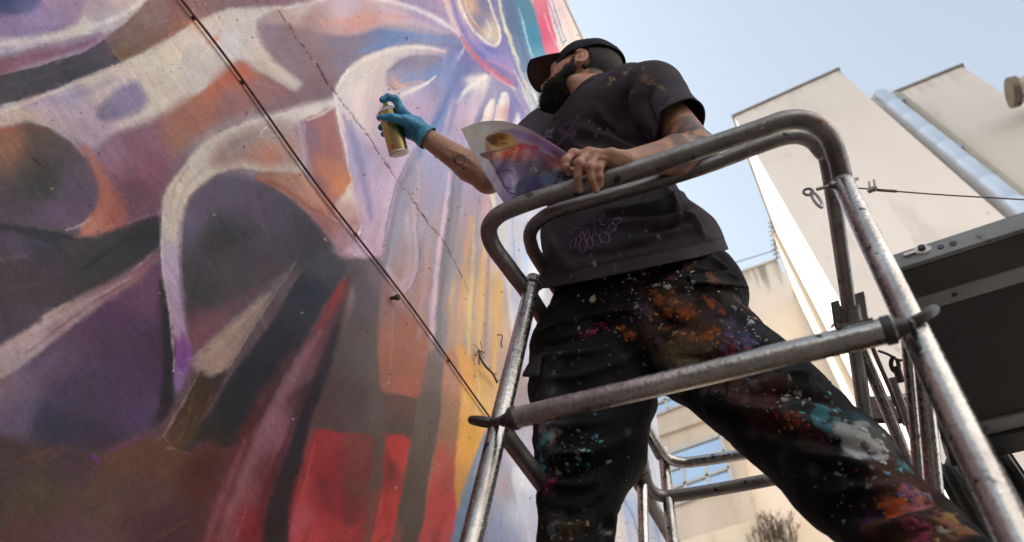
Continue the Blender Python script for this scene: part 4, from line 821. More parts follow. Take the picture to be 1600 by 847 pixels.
# plaster relief: trowel waves and pits
rel = .0011*fbm(WV[:, 1]*26, WV[:, 2]*26, 1.0, 4) + .0016*fbm(WV[:, 1]*4, WV[:, 2]*4, 5.0, 3)
WV[:, 0] += np.where((WV[:, 1] < YW1-.002) & (WV[:, 2] < ZW1-.002), rel, 0) - depth
alb = np.clip(lin(np.clip(pm.C, 0, 255))*KPAINT, .004, .86)
def mural_extra(nt, b):
    N, L = nt.nodes, nt.links
    at = N.new('ShaderNodeAttribute'); at.attribute_name = 'paint'
    tc = N.new('ShaderNodeTexCoord'); n1 = N.new('ShaderNodeTexNoise'); n1.inputs['Scale'].default_value = 160; n1.inputs['Detail'].default_value = 8; n1.inputs['Roughness'].default_value = .7
    n2 = N.new('ShaderNodeTexNoise'); n2.inputs['Scale'].default_value = 24; n2.inputs['Detail'].default_value = 8; n2.inputs['Roughness'].default_value = .7
    L.new(tc.outputs['Object'], n1.inputs[0]); L.new(tc.outputs['Object'], n2.inputs[0])
    mr = N.new('ShaderNodeMapRange'); mr.inputs[1].default_value = .3; mr.inputs[2].default_value = .7; mr.inputs[3].default_value = .84; mr.inputs[4].default_value = 1.14
    L.new(n1.outputs['Fac'], mr.inputs[0])
    vm = N.new('ShaderNodeVectorMath'); vm.operation = 'SCALE'; L.new(at.outputs['Color'], vm.inputs[0]); L.new(mr.outputs[0], vm.inputs['Scale'])
    L.new(vm.outputs[0], b.inputs['Base Color'])
    ad = N.new('ShaderNodeMath'); ad.operation = 'ADD'; L.new(n1.outputs['Fac'], ad.inputs[0]); L.new(n2.outputs['Fac'], ad.inputs[1])
    bp = N.new('ShaderNodeBump'); bp.inputs['Strength'].default_value = .35; bp.inputs['Distance'].default_value = .004
    L.new(ad.outputs[0], bp.inputs['Height']); L.new(bp.outputs[0], b.inputs['Normal'])
M['mural'] = mat('mural_paint', (1, 1, 1), .85, spec=.12, extra=mural_extra)
MH = thing('mural_house', 'tall wall covered with a painted mural of pale draped cloth and red strips', 'wall', (-2.6, 0, 0))
mesh_obj('painted_plaster', WV, WF, M['mural'], MH, True, cols=alb)
mb = MB(); mb.box((-4.2, -9, 0), (XW-.02, YW1, ZW1)); mb.build('wall', M['concrete'], MH, smooth=False)
mb = MB(); mb.box((-4.2, -9, ZW1+.002), (XW+.015, YW1+.03, ZW1+.12)); mb.build('coping', M['concrete'], MH, smooth=False)
mb = MB(); mb.box((XW-.019, -9, 0), (XW-.001, -3.0, ZW1)); mb.box((XW-.019, -3.0, 0), (XW-.001, YW1, .3)); mb.build('bare_render', M['concrete'], MH, smooth=False)
# rusty cable fixed along the wall
P = [at_x(284+.743*y + 3*math.sin(y/60), y, XW+.011) for y in np.linspace(-60, 652, 40)]
Cb = thing('wall_cable', 'thin rusty cable running diagonally down across the mural', 'cable', P[20])
M['cable'] = mat('rusty_cable', (.15,.052,.028), .8, 0, 50, .5, (.04,.017,.012), .3, 200); MB().tube(P, .0038, 8).build('cable', M['cable'], Cb)
for (x, y) in ((303, 28), (380, 128), (556, 366), (702, 563)):
    c = at_x(x, y, XW+.006); MB().obox(c, (.005, 0, 0), (0, .006, 0), (0, 0, .002)).build('staple', M['rust'], Cb, smooth=False)
c = at_x(611, 466, XW); n = np.array((1.0, .1, -.25))
st = thing('bolt_stub', 'small rusty bolt stub poking out of the mural below the cable', 'bolt', c)
MB().tube([c, c+n*.022], .006, 8).build('shank', M['rust'], st); MB().lathe(c+n*.019, n, [(0,.004),(.001,.0105),(.012,.0105),(.014,.006)], 8).build('head', M['rust'], st)
P = [at_x(x, y, XW+o_) for x, y, o_ in ((748, 548, .003), (752, 562, .03), (760, 574, .035), (770, 584, .03), (777, 598, .02))]
hk = thing('wall_hook', 'rusty hook with twisted wire sticking out of the orange paint', 'hook', P[0])
MB().tube(spline(P, 5), .0045, 7).build('hook', M['rust'], hk)
mb = MB()
for k in range(9):
    a = at_x(750+RNG.uniform(-3, 4), 552+RNG.uniform(-4, 8), XW+.025); mb.tube([a, a+np.array((.02*RNG.uniform(-1,1), .05*RNG.uniform(-1,1), .05*RNG.uniform(-1,1)))], .0013, 5)
for k in range(6):
    a = at_x(766+k*2, 580+k*3, XW+.03); mb.tube([a, a+np.array((.01, .03*RNG.uniform(-1,1), .03*RNG.uniform(-1,1)))], .0013, 5)
mb.build('twisted_wire', M['wire'], hk, kind='stuff')
c = at_x(777, 523, XW+.004); o = MB().tube(spline([c, c+np.array((.012,.02,.01)), c+np.array((.006,.03,-.02)), c+np.array((.0,.05,-.03))], 5), .0025, 6).build('wire_end', M['rust']); tag(o, 'tiny bent wire end left in the mural above the rusty hook', 'wire')
# ------------------------------------------------------------------ the scaffold tower the man stands on
RT = .0192; Z1 = CAM[2] + 1.335; Z2 = CAM[2] + 1.455; YT = .80; DECK = CAM[2] + .42
T = thing('scaffold_tower', 'worn galvanised tube scaffold tower with curved guard rails round the painter', 'scaffold', (-.18, 1.3, .13))
def extend(a, b, z):            # the line a-b carried on to height z
    t = (z-a[2])/(b[2]-a[2]); return a + (b-a)*t
def post(pa, pb, y, r=RT, mt='tube', z0=.13):
    a, b = at_y(*pa, y), at_y(*pb, y); c = extend(a, b, z0)
    return MB().tube([a, (a+b)/2, b, (b+c)/2, c], r, 18).build('post', M[mt], T)
post((834, 436), (736, 847), YT); post((1318, 288), (1589, 847), YT, RT*1.08)
def loop(pts, z, r, mt, name='guard_rail', extra=None):
    P = [at_z(*p, z) for p in pts]
    if extra is not None: P = P + list(extra)
    return MB().tube(spline(P, 7), r, 18).build(name, M[mt], T)
loop([(1075, 885), (960, 690), (845, 490), (800, 425), (771, 385), (764, 358), (777, 338), (805, 324), (860, 305), (1020, 257), (1180, 204), (1228, 188), (1264, 190), (1293, 211), (1308, 245), (1318, 289)], Z1, RT*1.06, 'tube_dark')
tail = [at_d(1328, 490, 1.93), at_d(1352, 650, 1.93), at_d(1372, 800, 1.95), at_d(1390, 930, 2.0)]
loop([(1032, 712), (1008, 665), (960, 588), (850, 420), (830, 382), (830, 360), (845, 343), (875, 328), (1000, 292), (1100, 261), (1190, 227), (1232, 214), (1262, 217), (1283, 237), (1296, 270)], Z2, RT*.92, 'tube_dark', extra=tail)
# weld beads round the joints
def bead(pt, axis, r, n=30):
    axis = nrm_(axis); u = nrm_(np.cross(axis, (0.3, 0.5, 1.0))); v = np.cross(axis, u)
    P = [pt + (u*math.cos(t)+v*math.sin(t))*(r+.0012*math.sin(t*9)) + axis*.0016*math.sin(t*7) for t in np.linspace(0, 2*math.pi, n, endpoint=False)]
    MB().tube(P, .0034, 6, closed=True).build('weld_bead', M['tube_dark'], T)
def nrm_(v): v = np.asarray(v, float); return v/np.linalg.norm(v)
bead(at_y(833, 446, YT), at_y(834, 436, YT)-at_y(736, 847, YT), RT*1.02)
# collar where the right-hand bend meets its post
a, b = at_y(1318, 288, YT), at_y(1420, 490, YT); d = (b-a)/np.linalg.norm(b-a)
MB().lathe(a-d*.006, d, [(0, RT*1.0), (.002, RT*1.12), (.010, RT*1.12), (.013, RT*1.06)], 20).build('collar', M['tube_dark'], T)
# removable middle rail, sleeve ends and flat hooks
ml, mr = at_y(806, 653, .762), at_y(1384, 517, .762)
MB().tube([ml, ml*.66+mr*.34, ml*.33+mr*.67, mr], RT*1.02, 20).build('mid_rail', M['tube'], T)
dm = (mr-ml)/np.linalg.norm(mr-ml)
for c, s, hk in ((ml, -1, (760, 660)), (mr, 1, (1430, 500))):
    MB().lathe(c - dm*s*.004, dm*s, [(0, RT*1.05), (.002, RT*1.14), (.014, RT*1.14), (.018, RT*.8), (.034, RT*.55)], 18).build('rail_end', M['clamp'], T)
    pc = at_y(*hk, YT); a0 = c + dm*s*.028
    ring = []
    ax1 = pc - a0; ln = np.linalg.norm(ax1); ax1 /= ln
    nz = np.array((0, -.30, 1.0)); nz -= ax1*(nz @ ax1); nz /= np.linalg.norm(nz); ax2 = np.cross(nz, ax1); ax2 = ax2 + .45*(pc-CAM)/np.linalg.norm(pc-CAM); ax2 -= ax1*(ax2 @ ax1); ax2 /= np.linalg.norm(ax2)
    for k in range(24):
        t = 2*math.pi*k/24; ring.append(pc + ax1*math.cos(t)*.036 + ax2*math.sin(t)*.029)
    mb = MB().tube(ring, .0082, 8, closed=True); mb.tube([a0, pc - ax1*.034], .0085, 10)
    mb.build('rail_hook', M['clamp'], T)
# side rails at mid height, running away along the tower
def away(pa, pb, y0, y1, r, mt, name='side_rail'):
    return MB().tube([at_y(*pa, y0), at_y(*pb, y1)], r, 14).build(name, M[mt], T)
pA = at_y(785, 672, YT+.02); MB().tube([pA, pA + np.array((0, .5, 0.0)), pA + np.array((.01, 1.0, 0.0))], RT*.95, 14).build('side_rail', M['tube_dark'], T)
# far end of the tower: two more bent rails and two posts
loop([(1000, 655), (1010, 668), (1024, 692), (1040, 714), (1062, 722), (1095, 720), (1205, 703), (1300, 688)], Z2, RT*.92, 'tube')
loop([(1000, 700), (1006, 735), (1013, 760), (1030, 774), (1060, 774), (1130, 763), (1245, 742), (1340, 726)], Z1, RT*.98, 'tube_dark')
YF = 1.58
post((1002, 690), (1006, 860), YF, RT*.82); post((1036, 703), (1053, 860), YF+.10, RT*.92)
# braces, rods and fittings on the right, behind the corner post
def rod(pa, da, pb, db, r, mt, name='brace'):
    return MB().tube([at_d(*pa, da), at_d(*pb, db)], r, 14).build(name, M[mt], T)
rod((1340, 530), 1.95, (1428, 745), 2.0, .0145, 'tube'); rod((1362, 540), 2.2, (1415, 665), 2.2, .006, 'wire', 'tie_rod')
rod((1414, 505), 1.75, (1440, 800), 1.85, .0115, 'tube'); rod((1434, 520), 1.9, (1462, 800), 1.95, .022, 'tube')
rod((1370, 532), 1.9, (1412, 520), 1.9, .014, 'tube', 'transom'); rod((1388, 628), 2.3, (1425, 622), 2.3, .017, 'tube', 'transom')
rod((1394, 590), 2.1, (1440, 720), 2.1, .010, 'tube_dark')
# coupler at the foot of the upper rail's tail
c = at_d(1330, 494, 1.93); d = at_d(1352, 650, 1.93)-c; d /= np.linalg.norm(d)
mb = MB().lathe(c-d*.03, d, [(0, RT), (.004, RT*1.35), (.05, RT*1.35), (.055, RT)], 16)
mb.obox(c + np.array((.03, -.01, .01)), (.012, 0, 0), (0, .01, 0), d*.03); mb.obox(c - np.array((.03, .01, -.01)), (.01, 0, 0), (0, .01, 0), d*.028)
mb.build('coupler', M['tube_dark'], T)
# thin locking pin lying along the mid rail
P = [at_y(x, y, .742) for x, y in ((1299, 512), (1303, 507), (1309, 508), (1308, 513), (1318, 509), (1340, 503), (1364, 498))]
MB().tube(spline(P, 5), .0022, 6).build('locking_pin', M['wire'], T)
# eye bolt with a long link, at the top of the right corner post
c0 = at_y(1306, 288, .79); c1 = at_y(1276, 296, .78)
mb = MB().tube([at_y(1340, 279, .82), c0, c1], .0036, 8); mb.lathe(c0, c1-c0, [(0,.006),(.002,.009),(.012,.009),(.014,.006)], 10)
ring = [at_y(1263 + 7.5*math.cos(t), 300 + 5*math.sin(t), .78) for t in np.linspace(0, 2*math.pi, 16, endpoint=False)]
mb.tube(ring, .0028, 8, closed=True); mb.build('eye_bolt', M['tube_dark'], T)
lk = []
for t in np.linspace(0, 2*math.pi, 22, endpoint=False):
    u, v = math.cos(t)*14.5, math.sin(t)*4.2; lk.append(at_y(1276 + u*.58 - v*.82, 312 + u*.82 + v*.58, .776))
o = MB().tube(lk, .003, 8, closed=True).build('quick_link', M['steel']); tag(o, 'small steel chain link hanging from the eye bolt on the right corner post', 'link')
# snap hook among the braces
P = [at_d(x, y, 1.85) for x, y in ((1372, 548), (1388, 554), (1402, 562), (1411, 563))]
mb = MB().tube(spline(P, 4), .0035, 6)
mb.tube(spline([at_d(x, y, 1.85) for x, y in ((1396, 556), (1392, 568), (1397, 580), (1404, 574), (1402, 562))], 4), .005, 8)
mb.tube([at_d(1400, 572, 1.85), at_d(1408, 598, 1.85)], .009, 8)
o = mb.build('snap_hook', M['clamp']); tag(o, 'dark snap hook dangling among the tubes beside the corner post', 'hook')
c = at_d(1372, 640, 2.25); o = MB().obox(c, np.array((.045,.02,0)), np.array((0,.012,.0)), np.array((.0,.01,.055))).build('hanging_plate', M['rust'], smooth=False, bevel=.004)
tag(o, 'small brown steel plate hanging behind the slanting braces', 'plate')
# deck boards and feet, below the frame
for k in range(3):
    y0 = .90 + k*.28
    MB().box((-.60, y0, DECK-.045), (.24, y0+.27, DECK)).build('deck_board', M['wood'], T, smooth=False, bevel=.004)
for x in (-.64, .10):
    for y in (.80, 1.66): MB().lathe((x, y, .13), (0, 0, 1), [(0, .07), (.012, .07), (.014, .028), (.1, .026)], 16).build('foot', M['tube_dark'], T)

# tie wire with its clip, running off to the right
P = [at_y(x, y, .84 + .25*(x-1335)/265) for x, y in ((1328, 294), (1356, 295), (1400, 299), (1480, 305), (1600, 312), (1760, 322))]
W = thing('tie_wire', 'thin rusty wire with cable clip stretched right from the corner post', 'wire', P[0])
MB().tube(spline(P, 5), .0018, 6).build('strand', M['wire'], W)
MB().tube([at_y(1372, 297, .875), at_y(1400, 299, .90)], .0034, 6).build('splice', M['wire'], W)
mb = MB()
for q in ((1358, 284), (1366, 281)):
    mb.tube([at_y(q[0], q[1], .86), at_y(q[0]+2, 298, .86)], .0026, 6)
mb.obox(at_y(1363, 296, .86), (.009, 0, 0), (0, .004, 0), (0, 0, .0045)); mb.build('cable_clip', M['tube_dark'], W)

# ------------------------------------------------------------------ the platform of the next scaffold bay, seen from below
Q = thing('scaffold_platform', 'dark underside of a platform with pale edge beams right of the corner post', 'platform', (.9, 1.4, CAM[2]+1.3))
zP = CAM[2] + 1.30
y0 = at_z(1420, 415, zP)[1]; xL = at_z(1402, 410, zP)[0]; X2 = 2.4
yy = [at_z(1500, py, zP)[1] for py in (398, 457, 483, 681, 703, 735)]
def slab(name, ya, yb, za, zb, mt, xa=xL, xb=X2): return MB().box((xa, ya, za), (xb, yb, zb)).build(name, M[mt], Q, smooth=False, bevel=.003)
zt = at_y(1399, 391, yy[0])[2]; zP, zt = zP + .22*(zt-zP), zt - .14*(zt-zP)
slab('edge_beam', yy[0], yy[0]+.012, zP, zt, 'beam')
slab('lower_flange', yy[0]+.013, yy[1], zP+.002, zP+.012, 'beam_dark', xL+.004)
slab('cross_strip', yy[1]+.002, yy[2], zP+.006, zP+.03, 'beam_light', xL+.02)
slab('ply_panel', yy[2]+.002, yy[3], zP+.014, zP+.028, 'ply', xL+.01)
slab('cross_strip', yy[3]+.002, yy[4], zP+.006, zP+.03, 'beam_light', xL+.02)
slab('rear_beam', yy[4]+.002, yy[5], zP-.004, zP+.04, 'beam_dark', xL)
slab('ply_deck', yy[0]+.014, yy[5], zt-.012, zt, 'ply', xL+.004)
for k in range(7):
    x = xL+.10+k*.30
    for ya, yb in ((yy[1], yy[2]), (yy[3], yy[4])): MB().lathe((x, (ya+yb)/2, zP+.008), (0,0,-1), [(0,.007),(.003,.0065),(.0045,.003)], 10).build('rivet', M['beam_dark'], Q)
# hook plate with its hole at the corner
c = at_y(1441, 391, yy[0]); rp_ = mpp(np.linalg.norm(c-CAM))
mb = MB().lathe(c+np.array((0,.004,0)), (0,-1,0), [(0, 11*rp_), (.005, 11*rp_), (.008, 9.5*rp_), (.008, 5*rp_)], 22); mb.build('hook_ring', M['cream_metal'], Q)
MB().lathe(c+np.array((0,-.003,0)), (0,-1,0), [(0, 4.6*rp_), (.0085, 4.6*rp_)], 16).build('bolt_hole', M['clamp'], Q)
MB().lathe(at_y(1470, 386, yy[0])+np.array((0,.002,0)), (0,-1,0), [(0, 4*rp_), (.004, 4*rp_)], 12).build('bolt_hole', M['clamp'], Q)
MB().lathe(at_y(1489, 381, yy[0])+np.array((0,.002,0)), (0,-1,0), [(0, 4.5*rp_), (.004, 4.5*rp_)], 12).build('bolt_hole', M['clamp'], Q)
MB().obox(at_y(1421, 397, yy[0]-.002), (7*rp_, 0, 0), (0, .004, 0), (0, 0, 2.8*rp_)).build('slot', M['cream_metal'], Q, smooth=False)
for x in (xL+.03, X2-.05):
    for y in (yy[0]+.05, yy[5]-.05): MB().tube([(x, y, zP-.002), (x, y, .13)], RT, 12).build('post', M['tube_dark'], Q) if x > 1 else None

# dark sheet added as a stand-in for the dark mass behind the platform
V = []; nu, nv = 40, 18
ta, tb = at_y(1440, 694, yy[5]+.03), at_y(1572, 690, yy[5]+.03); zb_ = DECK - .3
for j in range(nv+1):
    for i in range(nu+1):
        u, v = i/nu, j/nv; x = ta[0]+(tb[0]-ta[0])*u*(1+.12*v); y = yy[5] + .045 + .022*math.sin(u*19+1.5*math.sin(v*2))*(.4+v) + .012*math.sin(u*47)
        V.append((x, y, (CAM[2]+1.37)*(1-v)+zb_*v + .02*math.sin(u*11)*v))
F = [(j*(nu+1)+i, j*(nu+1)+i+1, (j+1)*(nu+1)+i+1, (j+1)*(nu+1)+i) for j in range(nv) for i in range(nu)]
M['dark_sheet'] = mat('dark_folded_sheet', (.018,.017,.014), .6, 0, 9, .4, (.045,.042,.026), .2, 60, stretch=(3,3,.5))
o = mesh_obj('dark_sheet', V, F, M['dark_sheet']); m_ = o.modifiers.new('t', 'SOLIDIFY'); m_.thickness = .002
tag(o, 'dark wavy sheet added as a stand-in for the dark mass behind the platform underside', 'dark_sheet')
# ------------------------------------------------------------------ organic bodies: distance fields turned into one closed surface
def smin(a, b, k):
    h = np.clip(.5 + .5*(b-a)/k, 0, 1); return b*(1-h) + a*h - k*h*(1-h)
def smax(a, b, k): return -smin(-a, -b, k)
def cap(p, a, b, ra, rb=None):
    rb = ra if rb is None else rb
    a = np.asarray(a, float); b = np.asarray(b, float); e = b-a; L = e @ e + 1e-12
    t = np.clip((p-a) @ e/L, 0, 1)
    return np.linalg.norm(p - a - t[:, None]*e, axis=1) - (ra + (rb-ra)*t)
def flatcap(p, a, b, ra, rb, lat, flat):
    """tapered capsule whose section is an ellipse: full radius along lat, radius*flat across it"""
    a = np.asarray(a, float); b = np.asarray(b, float); e = b-a; L = e @ e
    ax = e/math.sqrt(L); lat = np.asarray(lat, float); lat = lat - ax*(lat @ ax); lat /= np.linalg.norm(lat); dep = np.cross(ax, lat)
    q = p-a; t = np.clip(q @ e/L, 0, 1); r = ra + (rb-ra)*t
    o = q - t[:, None]*e
    l, d, h = o @ lat, (o @ dep)/flat, o @ ax
    s = np.sqrt(l*l + d*d + (h/flat)**2)
    g = np.sqrt(l*l + (d/flat)**2 + (h/flat**2)**2) + 1e-9
    return (s - r)*s/g
def ell(p, c, r, Rm=None):
    q = p - np.asarray(c, float)
    if Rm is not None: q = q @ Rm            # columns of Rm: the ellipsoid's axes
    r = np.asarray(r, float)
    k0 = np.linalg.norm(q/r, axis=1); k1 = np.linalg.norm(q/(r*r), axis=1) + 1e-9
    return k0*(k0-1)/k1
def ridge(p, pts, w, amp):
    """a fold of cloth: how far the surface is lifted along a polyline"""
    best = np.full(len(p), 1e9)
    P = [np.asarray(q, float) for q in pts]
    for a, b in zip(P[:-1], P[1:]):
        e = b-a; t = np.clip((p-a) @ e/(e @ e), 0, 1); best = np.minimum(best, np.linalg.norm(p-a-t[:, None]*e, axis=1))
    return amp*np.exp(-(best/w)**2)

def surface(f, lo, hi, h, B=8):
    """surface nets: one smooth closed mesh of f = 0 (returns vertices and quads)"""
    lo = np.asarray(lo, float); n = np.ceil((np.asarray(hi)-lo)/(h*B)).astype(int)
    bi = np.stack(np.meshgrid(*[np.arange(k) for k in n], indexing='ij'), -1).reshape(-1, 3)
    c = lo + (bi+.5)*h*B
    d = f(c); bi = bi[np.abs(d) < h*B*.95]
    off = np.stack(np.meshgrid(*[np.arange(B)]*3, indexing='ij'), -1).reshape(-1, 3)
    cells = (bi[:, None]*B + off[None]).reshape(-1, 3)
    S = (1 << 20)
    def key(i): return (i[:, 0]*4096 + i[:, 1])*4096 + i[:, 2]
    co = np.array([(x, y, z) for x in (0, 1) for y in (0, 1) for z in (0, 1)])
    ck = np.stack([key(cells+o) for o in co], 1)
    K, inv = np.unique(ck, return_inverse=True); inv = inv.reshape(ck.shape)
    ii = np.stack([K//(4096*4096), (K//4096) % 4096, K % 4096], 1)
    D = np.concatenate([f(lo + ii[k:k+400000]*h) for k in range(0, len(ii), 400000)])
    V8 = D[inv]
    act = (V8.min(1) < 0) & (V8.max(1) >= 0)
    cells = cells[act]; V8 = V8[act]
    E = [(a, b) for a in range(8) for b in range(a+1, 8) if np.abs(co[a]-co[b]).sum() == 1]
    acc = np.zeros((len(cells), 3)); cnt = np.zeros(len(cells))
    for a, b in E:
        va, vb = V8[:, a], V8[:, b]; m_ = (va < 0) != (vb < 0); t = np.where(m_, va/np.where(m_, va-vb, 1), 0)
        acc += np.where(m_[:, None], co[a] + t[:, None]*(co[b]-co[a]), 0); cnt += m_
    P = lo + (cells + acc/cnt[:, None])*h
    k0 = key(cells); order = np.argsort(k0); ks = k0[order]
    def find(k):
        j = np.clip(np.searchsorted(ks, k), 0, len(ks)-1); return np.where(ks[j] == k, order[j], -1)
    F = []
    for ax in range(3):
        bit = {0: 4, 1: 2, 2: 1}[ax]
        m_ = (V8[:, 0] < 0) != (V8[:, bit] < 0)
        cc = cells[m_]; neg = V8[m_, 0] < 0
        u, v = (ax+1) % 3, (ax+2) % 3
        eu = np.zeros(3, int); eu[u] = 1; ev = np.zeros(3, int); ev[v] = 1
        q = np.stack([find(key(cc)), find(key(cc-eu)), find(key(cc-eu-ev)), find(key(cc-ev))], 1)
        g = (q >= 0).all(1); q, ng = q[g], neg[g]
        q[~ng] = q[~ng][:, ::-1]; F.append(q)
    F = np.vstack(F)
    for _ in range(2):
        e = h*.3; d0 = f(P)
        G = np.stack([f(P + np.eye(3)[k]*e) - d0 for k in range(3)], 1)/e
        P = P - np.clip(d0, -h, h)[:, None]*G/np.maximum((G*G).sum(1), .25)[:, None]
    return P, F
def cut(V, F, planes):
    """keep the side of each plane (point, normal) that the normal points away from; open, clean edges; cutters act only within a radius"""
    bm = bmesh.new()
    vs = [bm.verts.new(v) for v in V]
    for q in F: bm.faces.new([vs[i] for i in q])
    for (pt, nr, rad, *ce) in planes:
        ce = Vector(ce[0]) if ce else Vector(pt); pt = Vector(pt); nr = Vector(nr).normalized()
        gv = [v for v in bm.verts if (v.co-ce).length < rad]; s_ = set(gv)
        ge = [e for e in bm.edges if e.verts[0] in s_ and e.verts[1] in s_]; gf = [f_ for f_ in bm.faces if all(v in s_ for v in f_.verts)]
        bmesh.ops.bisect_plane(bm, geom=gv+ge+gf, plane_co=pt, plane_no=nr, dist=1e-6)
        kill = [v for v in bm.verts if (v.co-ce).length < rad*1.001 and (v.co-pt).dot(nr) > 1e-5]
        bmesh.ops.delete(bm, geom=kill, context='VERTS')
    # loose bits go
    bm.verts.ensure_lookup_table(); bm.verts.index_update()
    seen = set(); comps = []
    for v in bm.verts:
        if v in seen: continue
        st = [v]; seen.add(v); comp = []
        while st:
            u = st.pop(); comp.append(u)
            for e in u.link_edges:
                o = e.other_vert(u)
                if o not in seen: seen.add(o); st.append(o)
        comps.append(comp)
    big = max(len(c) for c in comps)
    bmesh.ops.delete(bm, geom=[v for c in comps if len(c) < big*.2 for v in c], context='VERTS')
    bm.verts.index_update()
    V2 = np.array([v.co[:] for v in bm.verts]); F2 = [tuple(v.index for v in f_.verts) for f_ in bm.faces]
    bm.free(); return V2, F2
def on_surface(V, px, py, rad=6.0):
    """the visible point of a mesh on the sight line of one photograph pixel"""
    x, y, z = pix(V); d = np.hypot(x-px, y-py)
    k = np.where(d < rad)[0]
    if not len(k): k = np.argsort(d)[:5]
    dd = np.linalg.norm(V[k]-CAM, axis=1); near = k[dd < dd.min()+.05]
    return V[near[np.argmin(d[near])]]
# ------------------------------------------------------------------ the painter
PERSON = thing('person', 'bearded person in dark cap and paint splattered black clothes reaching to spray the mural', 'person', (-.35, 1.0, DECK))
G = lambda px, py, d: at_d(px, py, d)
def nrm(v): v = np.asarray(v, float); return v/np.linalg.norm(v)
hipC, belly, chest, neck = G(978,500,1.72), G(958,345,1.84), G(962,228,1.98), G(922,152,2.05)
shL, shR = G(1020,150,1.90), G(862,207,2.08)
elL, wrL = G(1092,236,1.68), G(978,256,1.505)
elR, wrR = G(763,279,1.90), G(662,212,1.97)
hipL, hipR = G(1055,520,1.67), G(908,530,1.72)
kneeL, kneeR = G(1322,745,1.40), G(905,768,1.50)
ankL, ankR = G(1560,960,1.24), G(897,965,1.33)
LATc, LATh = nrm(shL-shR), nrm(hipL-hipR)

# head: its own axes (x forward, y to his left, z up)
HL = nrm(R3 @ np.array((-.24, -.60, -.77)))          # he looks along the wall, his left cheek turned down to the viewer
HF = R3 @ np.array((-.95, .19, .18)); HF = nrm(HF - HL*(HF @ HL)); HU = np.cross(HF, HL)
ch = math.radians(11); HF, HU = HF*math.cos(ch)+HU*math.sin(ch), HU*math.cos(ch)-HF*math.sin(ch)     # chin lifted
HM = np.stack([HF, HL, HU], 1)
EAR = G(905, 91, 2.10); HC = EAR - HL*.074
def hl(p): return (p-HC) @ HM                # world -> head
def hw(q): return HC + np.asarray(q, float) @ HM.T
def near(p, c, r, fn):
    out = np.full(len(p), 1.0); m_ = np.linalg.norm(p-c, axis=1) < r
    if m_.any(): out[m_] = fn(p[m_])
    return out
def f_head(p):
    q = hl(p)
    d = ell(q, (-.012,0,.048), (.102,.077,.086))
    d = smin(d, ell(q, (.040,0,-.020), (.062,.062,.082)), .03)
    d = smin(d, ell(q, (.048,0,-.075), (.046,.050,.036)), .025)
    d = smin(d, cap(q, (.060,.030,-.028), (.030,.058,-.012), .022, .018), .02); d = smin(d, cap(q, (.060,-.030,-.028), (.030,-.058,-.012), .022, .018), .02)
    d = smin(d, cap(q, (.088,-.03,.036), (.088,.03,.036), .015), .014)
    for s in (-1, 1):
        d = smax(d, -ell(q, (.098, s*.031, .014), (.016,.020,.014)), .01)
        d = smin(d, ell(q, (.084, s*.031, .012), (.013,.0145,.013)), .003)
        d = smin(d, cap(q, (.092, s*.017, .021), (.084, s*.047, .020), .0045, .0035), .004)
    d = smin(d, cap(q, (.098,0,.018), (.118,0,-.024), .009, .0125), .010)
    for s in (-1, 1): d = smin(d, ell(q, (.108, s*.012, -.027), (.010,.008,.008)), .006)
    d = smin(d, cap(q, (.096,-.020,-.052), (.096,.020,-.052), .0065), .005); d = smin(d, cap(q, (.093,-.017,-.063), (.093,.017,-.063), .0075), .005)
    for s in (-1, 1):                         # ears: cup, rim, lobe
        e = ell(q, (-.004, s*.075, 0), (.019,.0075,.031)); e = smax(e, -ell(q, (.000, s*.082, .003), (.010,.007,.017)), .004)
        a = [(-.004+.019*math.cos(t), s*(.082+.004*math.cos(t+2.6)), .031*math.sin(t)) for t in np.linspace(-2.0+math.pi*.05, 2.25, 9)]
        a = [(-.004-(x+.004), y, z) for x, y, z in a]
        for u, v in zip(a[:-1], a[1:]): e = smin(e, cap(q, u, v, .0042), .003)
        e = smin(e, ell(q, (.004, s*.077, -.028), (.009,.006,.010)), .005); e = smin(e, cap(q, (-.006, s*.081, -.004), (-.008, s*.083, .014), .0028), .004)
        d = smin(d, e, .006)
    return d
# left hand on the rail
def rl_d(px, py): return CAM + ray(px, py)*((Z1-CAM[2])/ray(px, py)[2])
FING = [  # four fingers: knuckle, middle joint, end joint, tip  (px, py, offset in metres towards the eye from the rail's own distance)
    [(896,241,-.012),(884,251,.012),(884,262,.022),(889,270,.016)],
    [(921,239,-.010),(904,255,.028),(903,277,.034),(906,297,.030)],
    [(935,243,-.008),(921,261,.030),(925,282,.036),(932,298,.032)],
    [(947,250,-.006),(936,263,.026),(938,277,.034),(938,289,.030)]]
DR = np.linalg.norm(rl_d(925, 285)-CAM)
FP = [[at_d(x, y, DR-o) for x, y, o in f_] for f_ in FING]
FR = [(.0105,.0098,.0088,.0072),(.0110,.0100,.0090,.0074),(.0108,.0098,.0088,.0072),(.0098,.0086,.0078,.0064)]
THUMB = [at_d(958,262,DR+.020), at_d(930,268,DR+.036), at_d(908,268,DR+.040), at_d(893,268,DR+.036)]
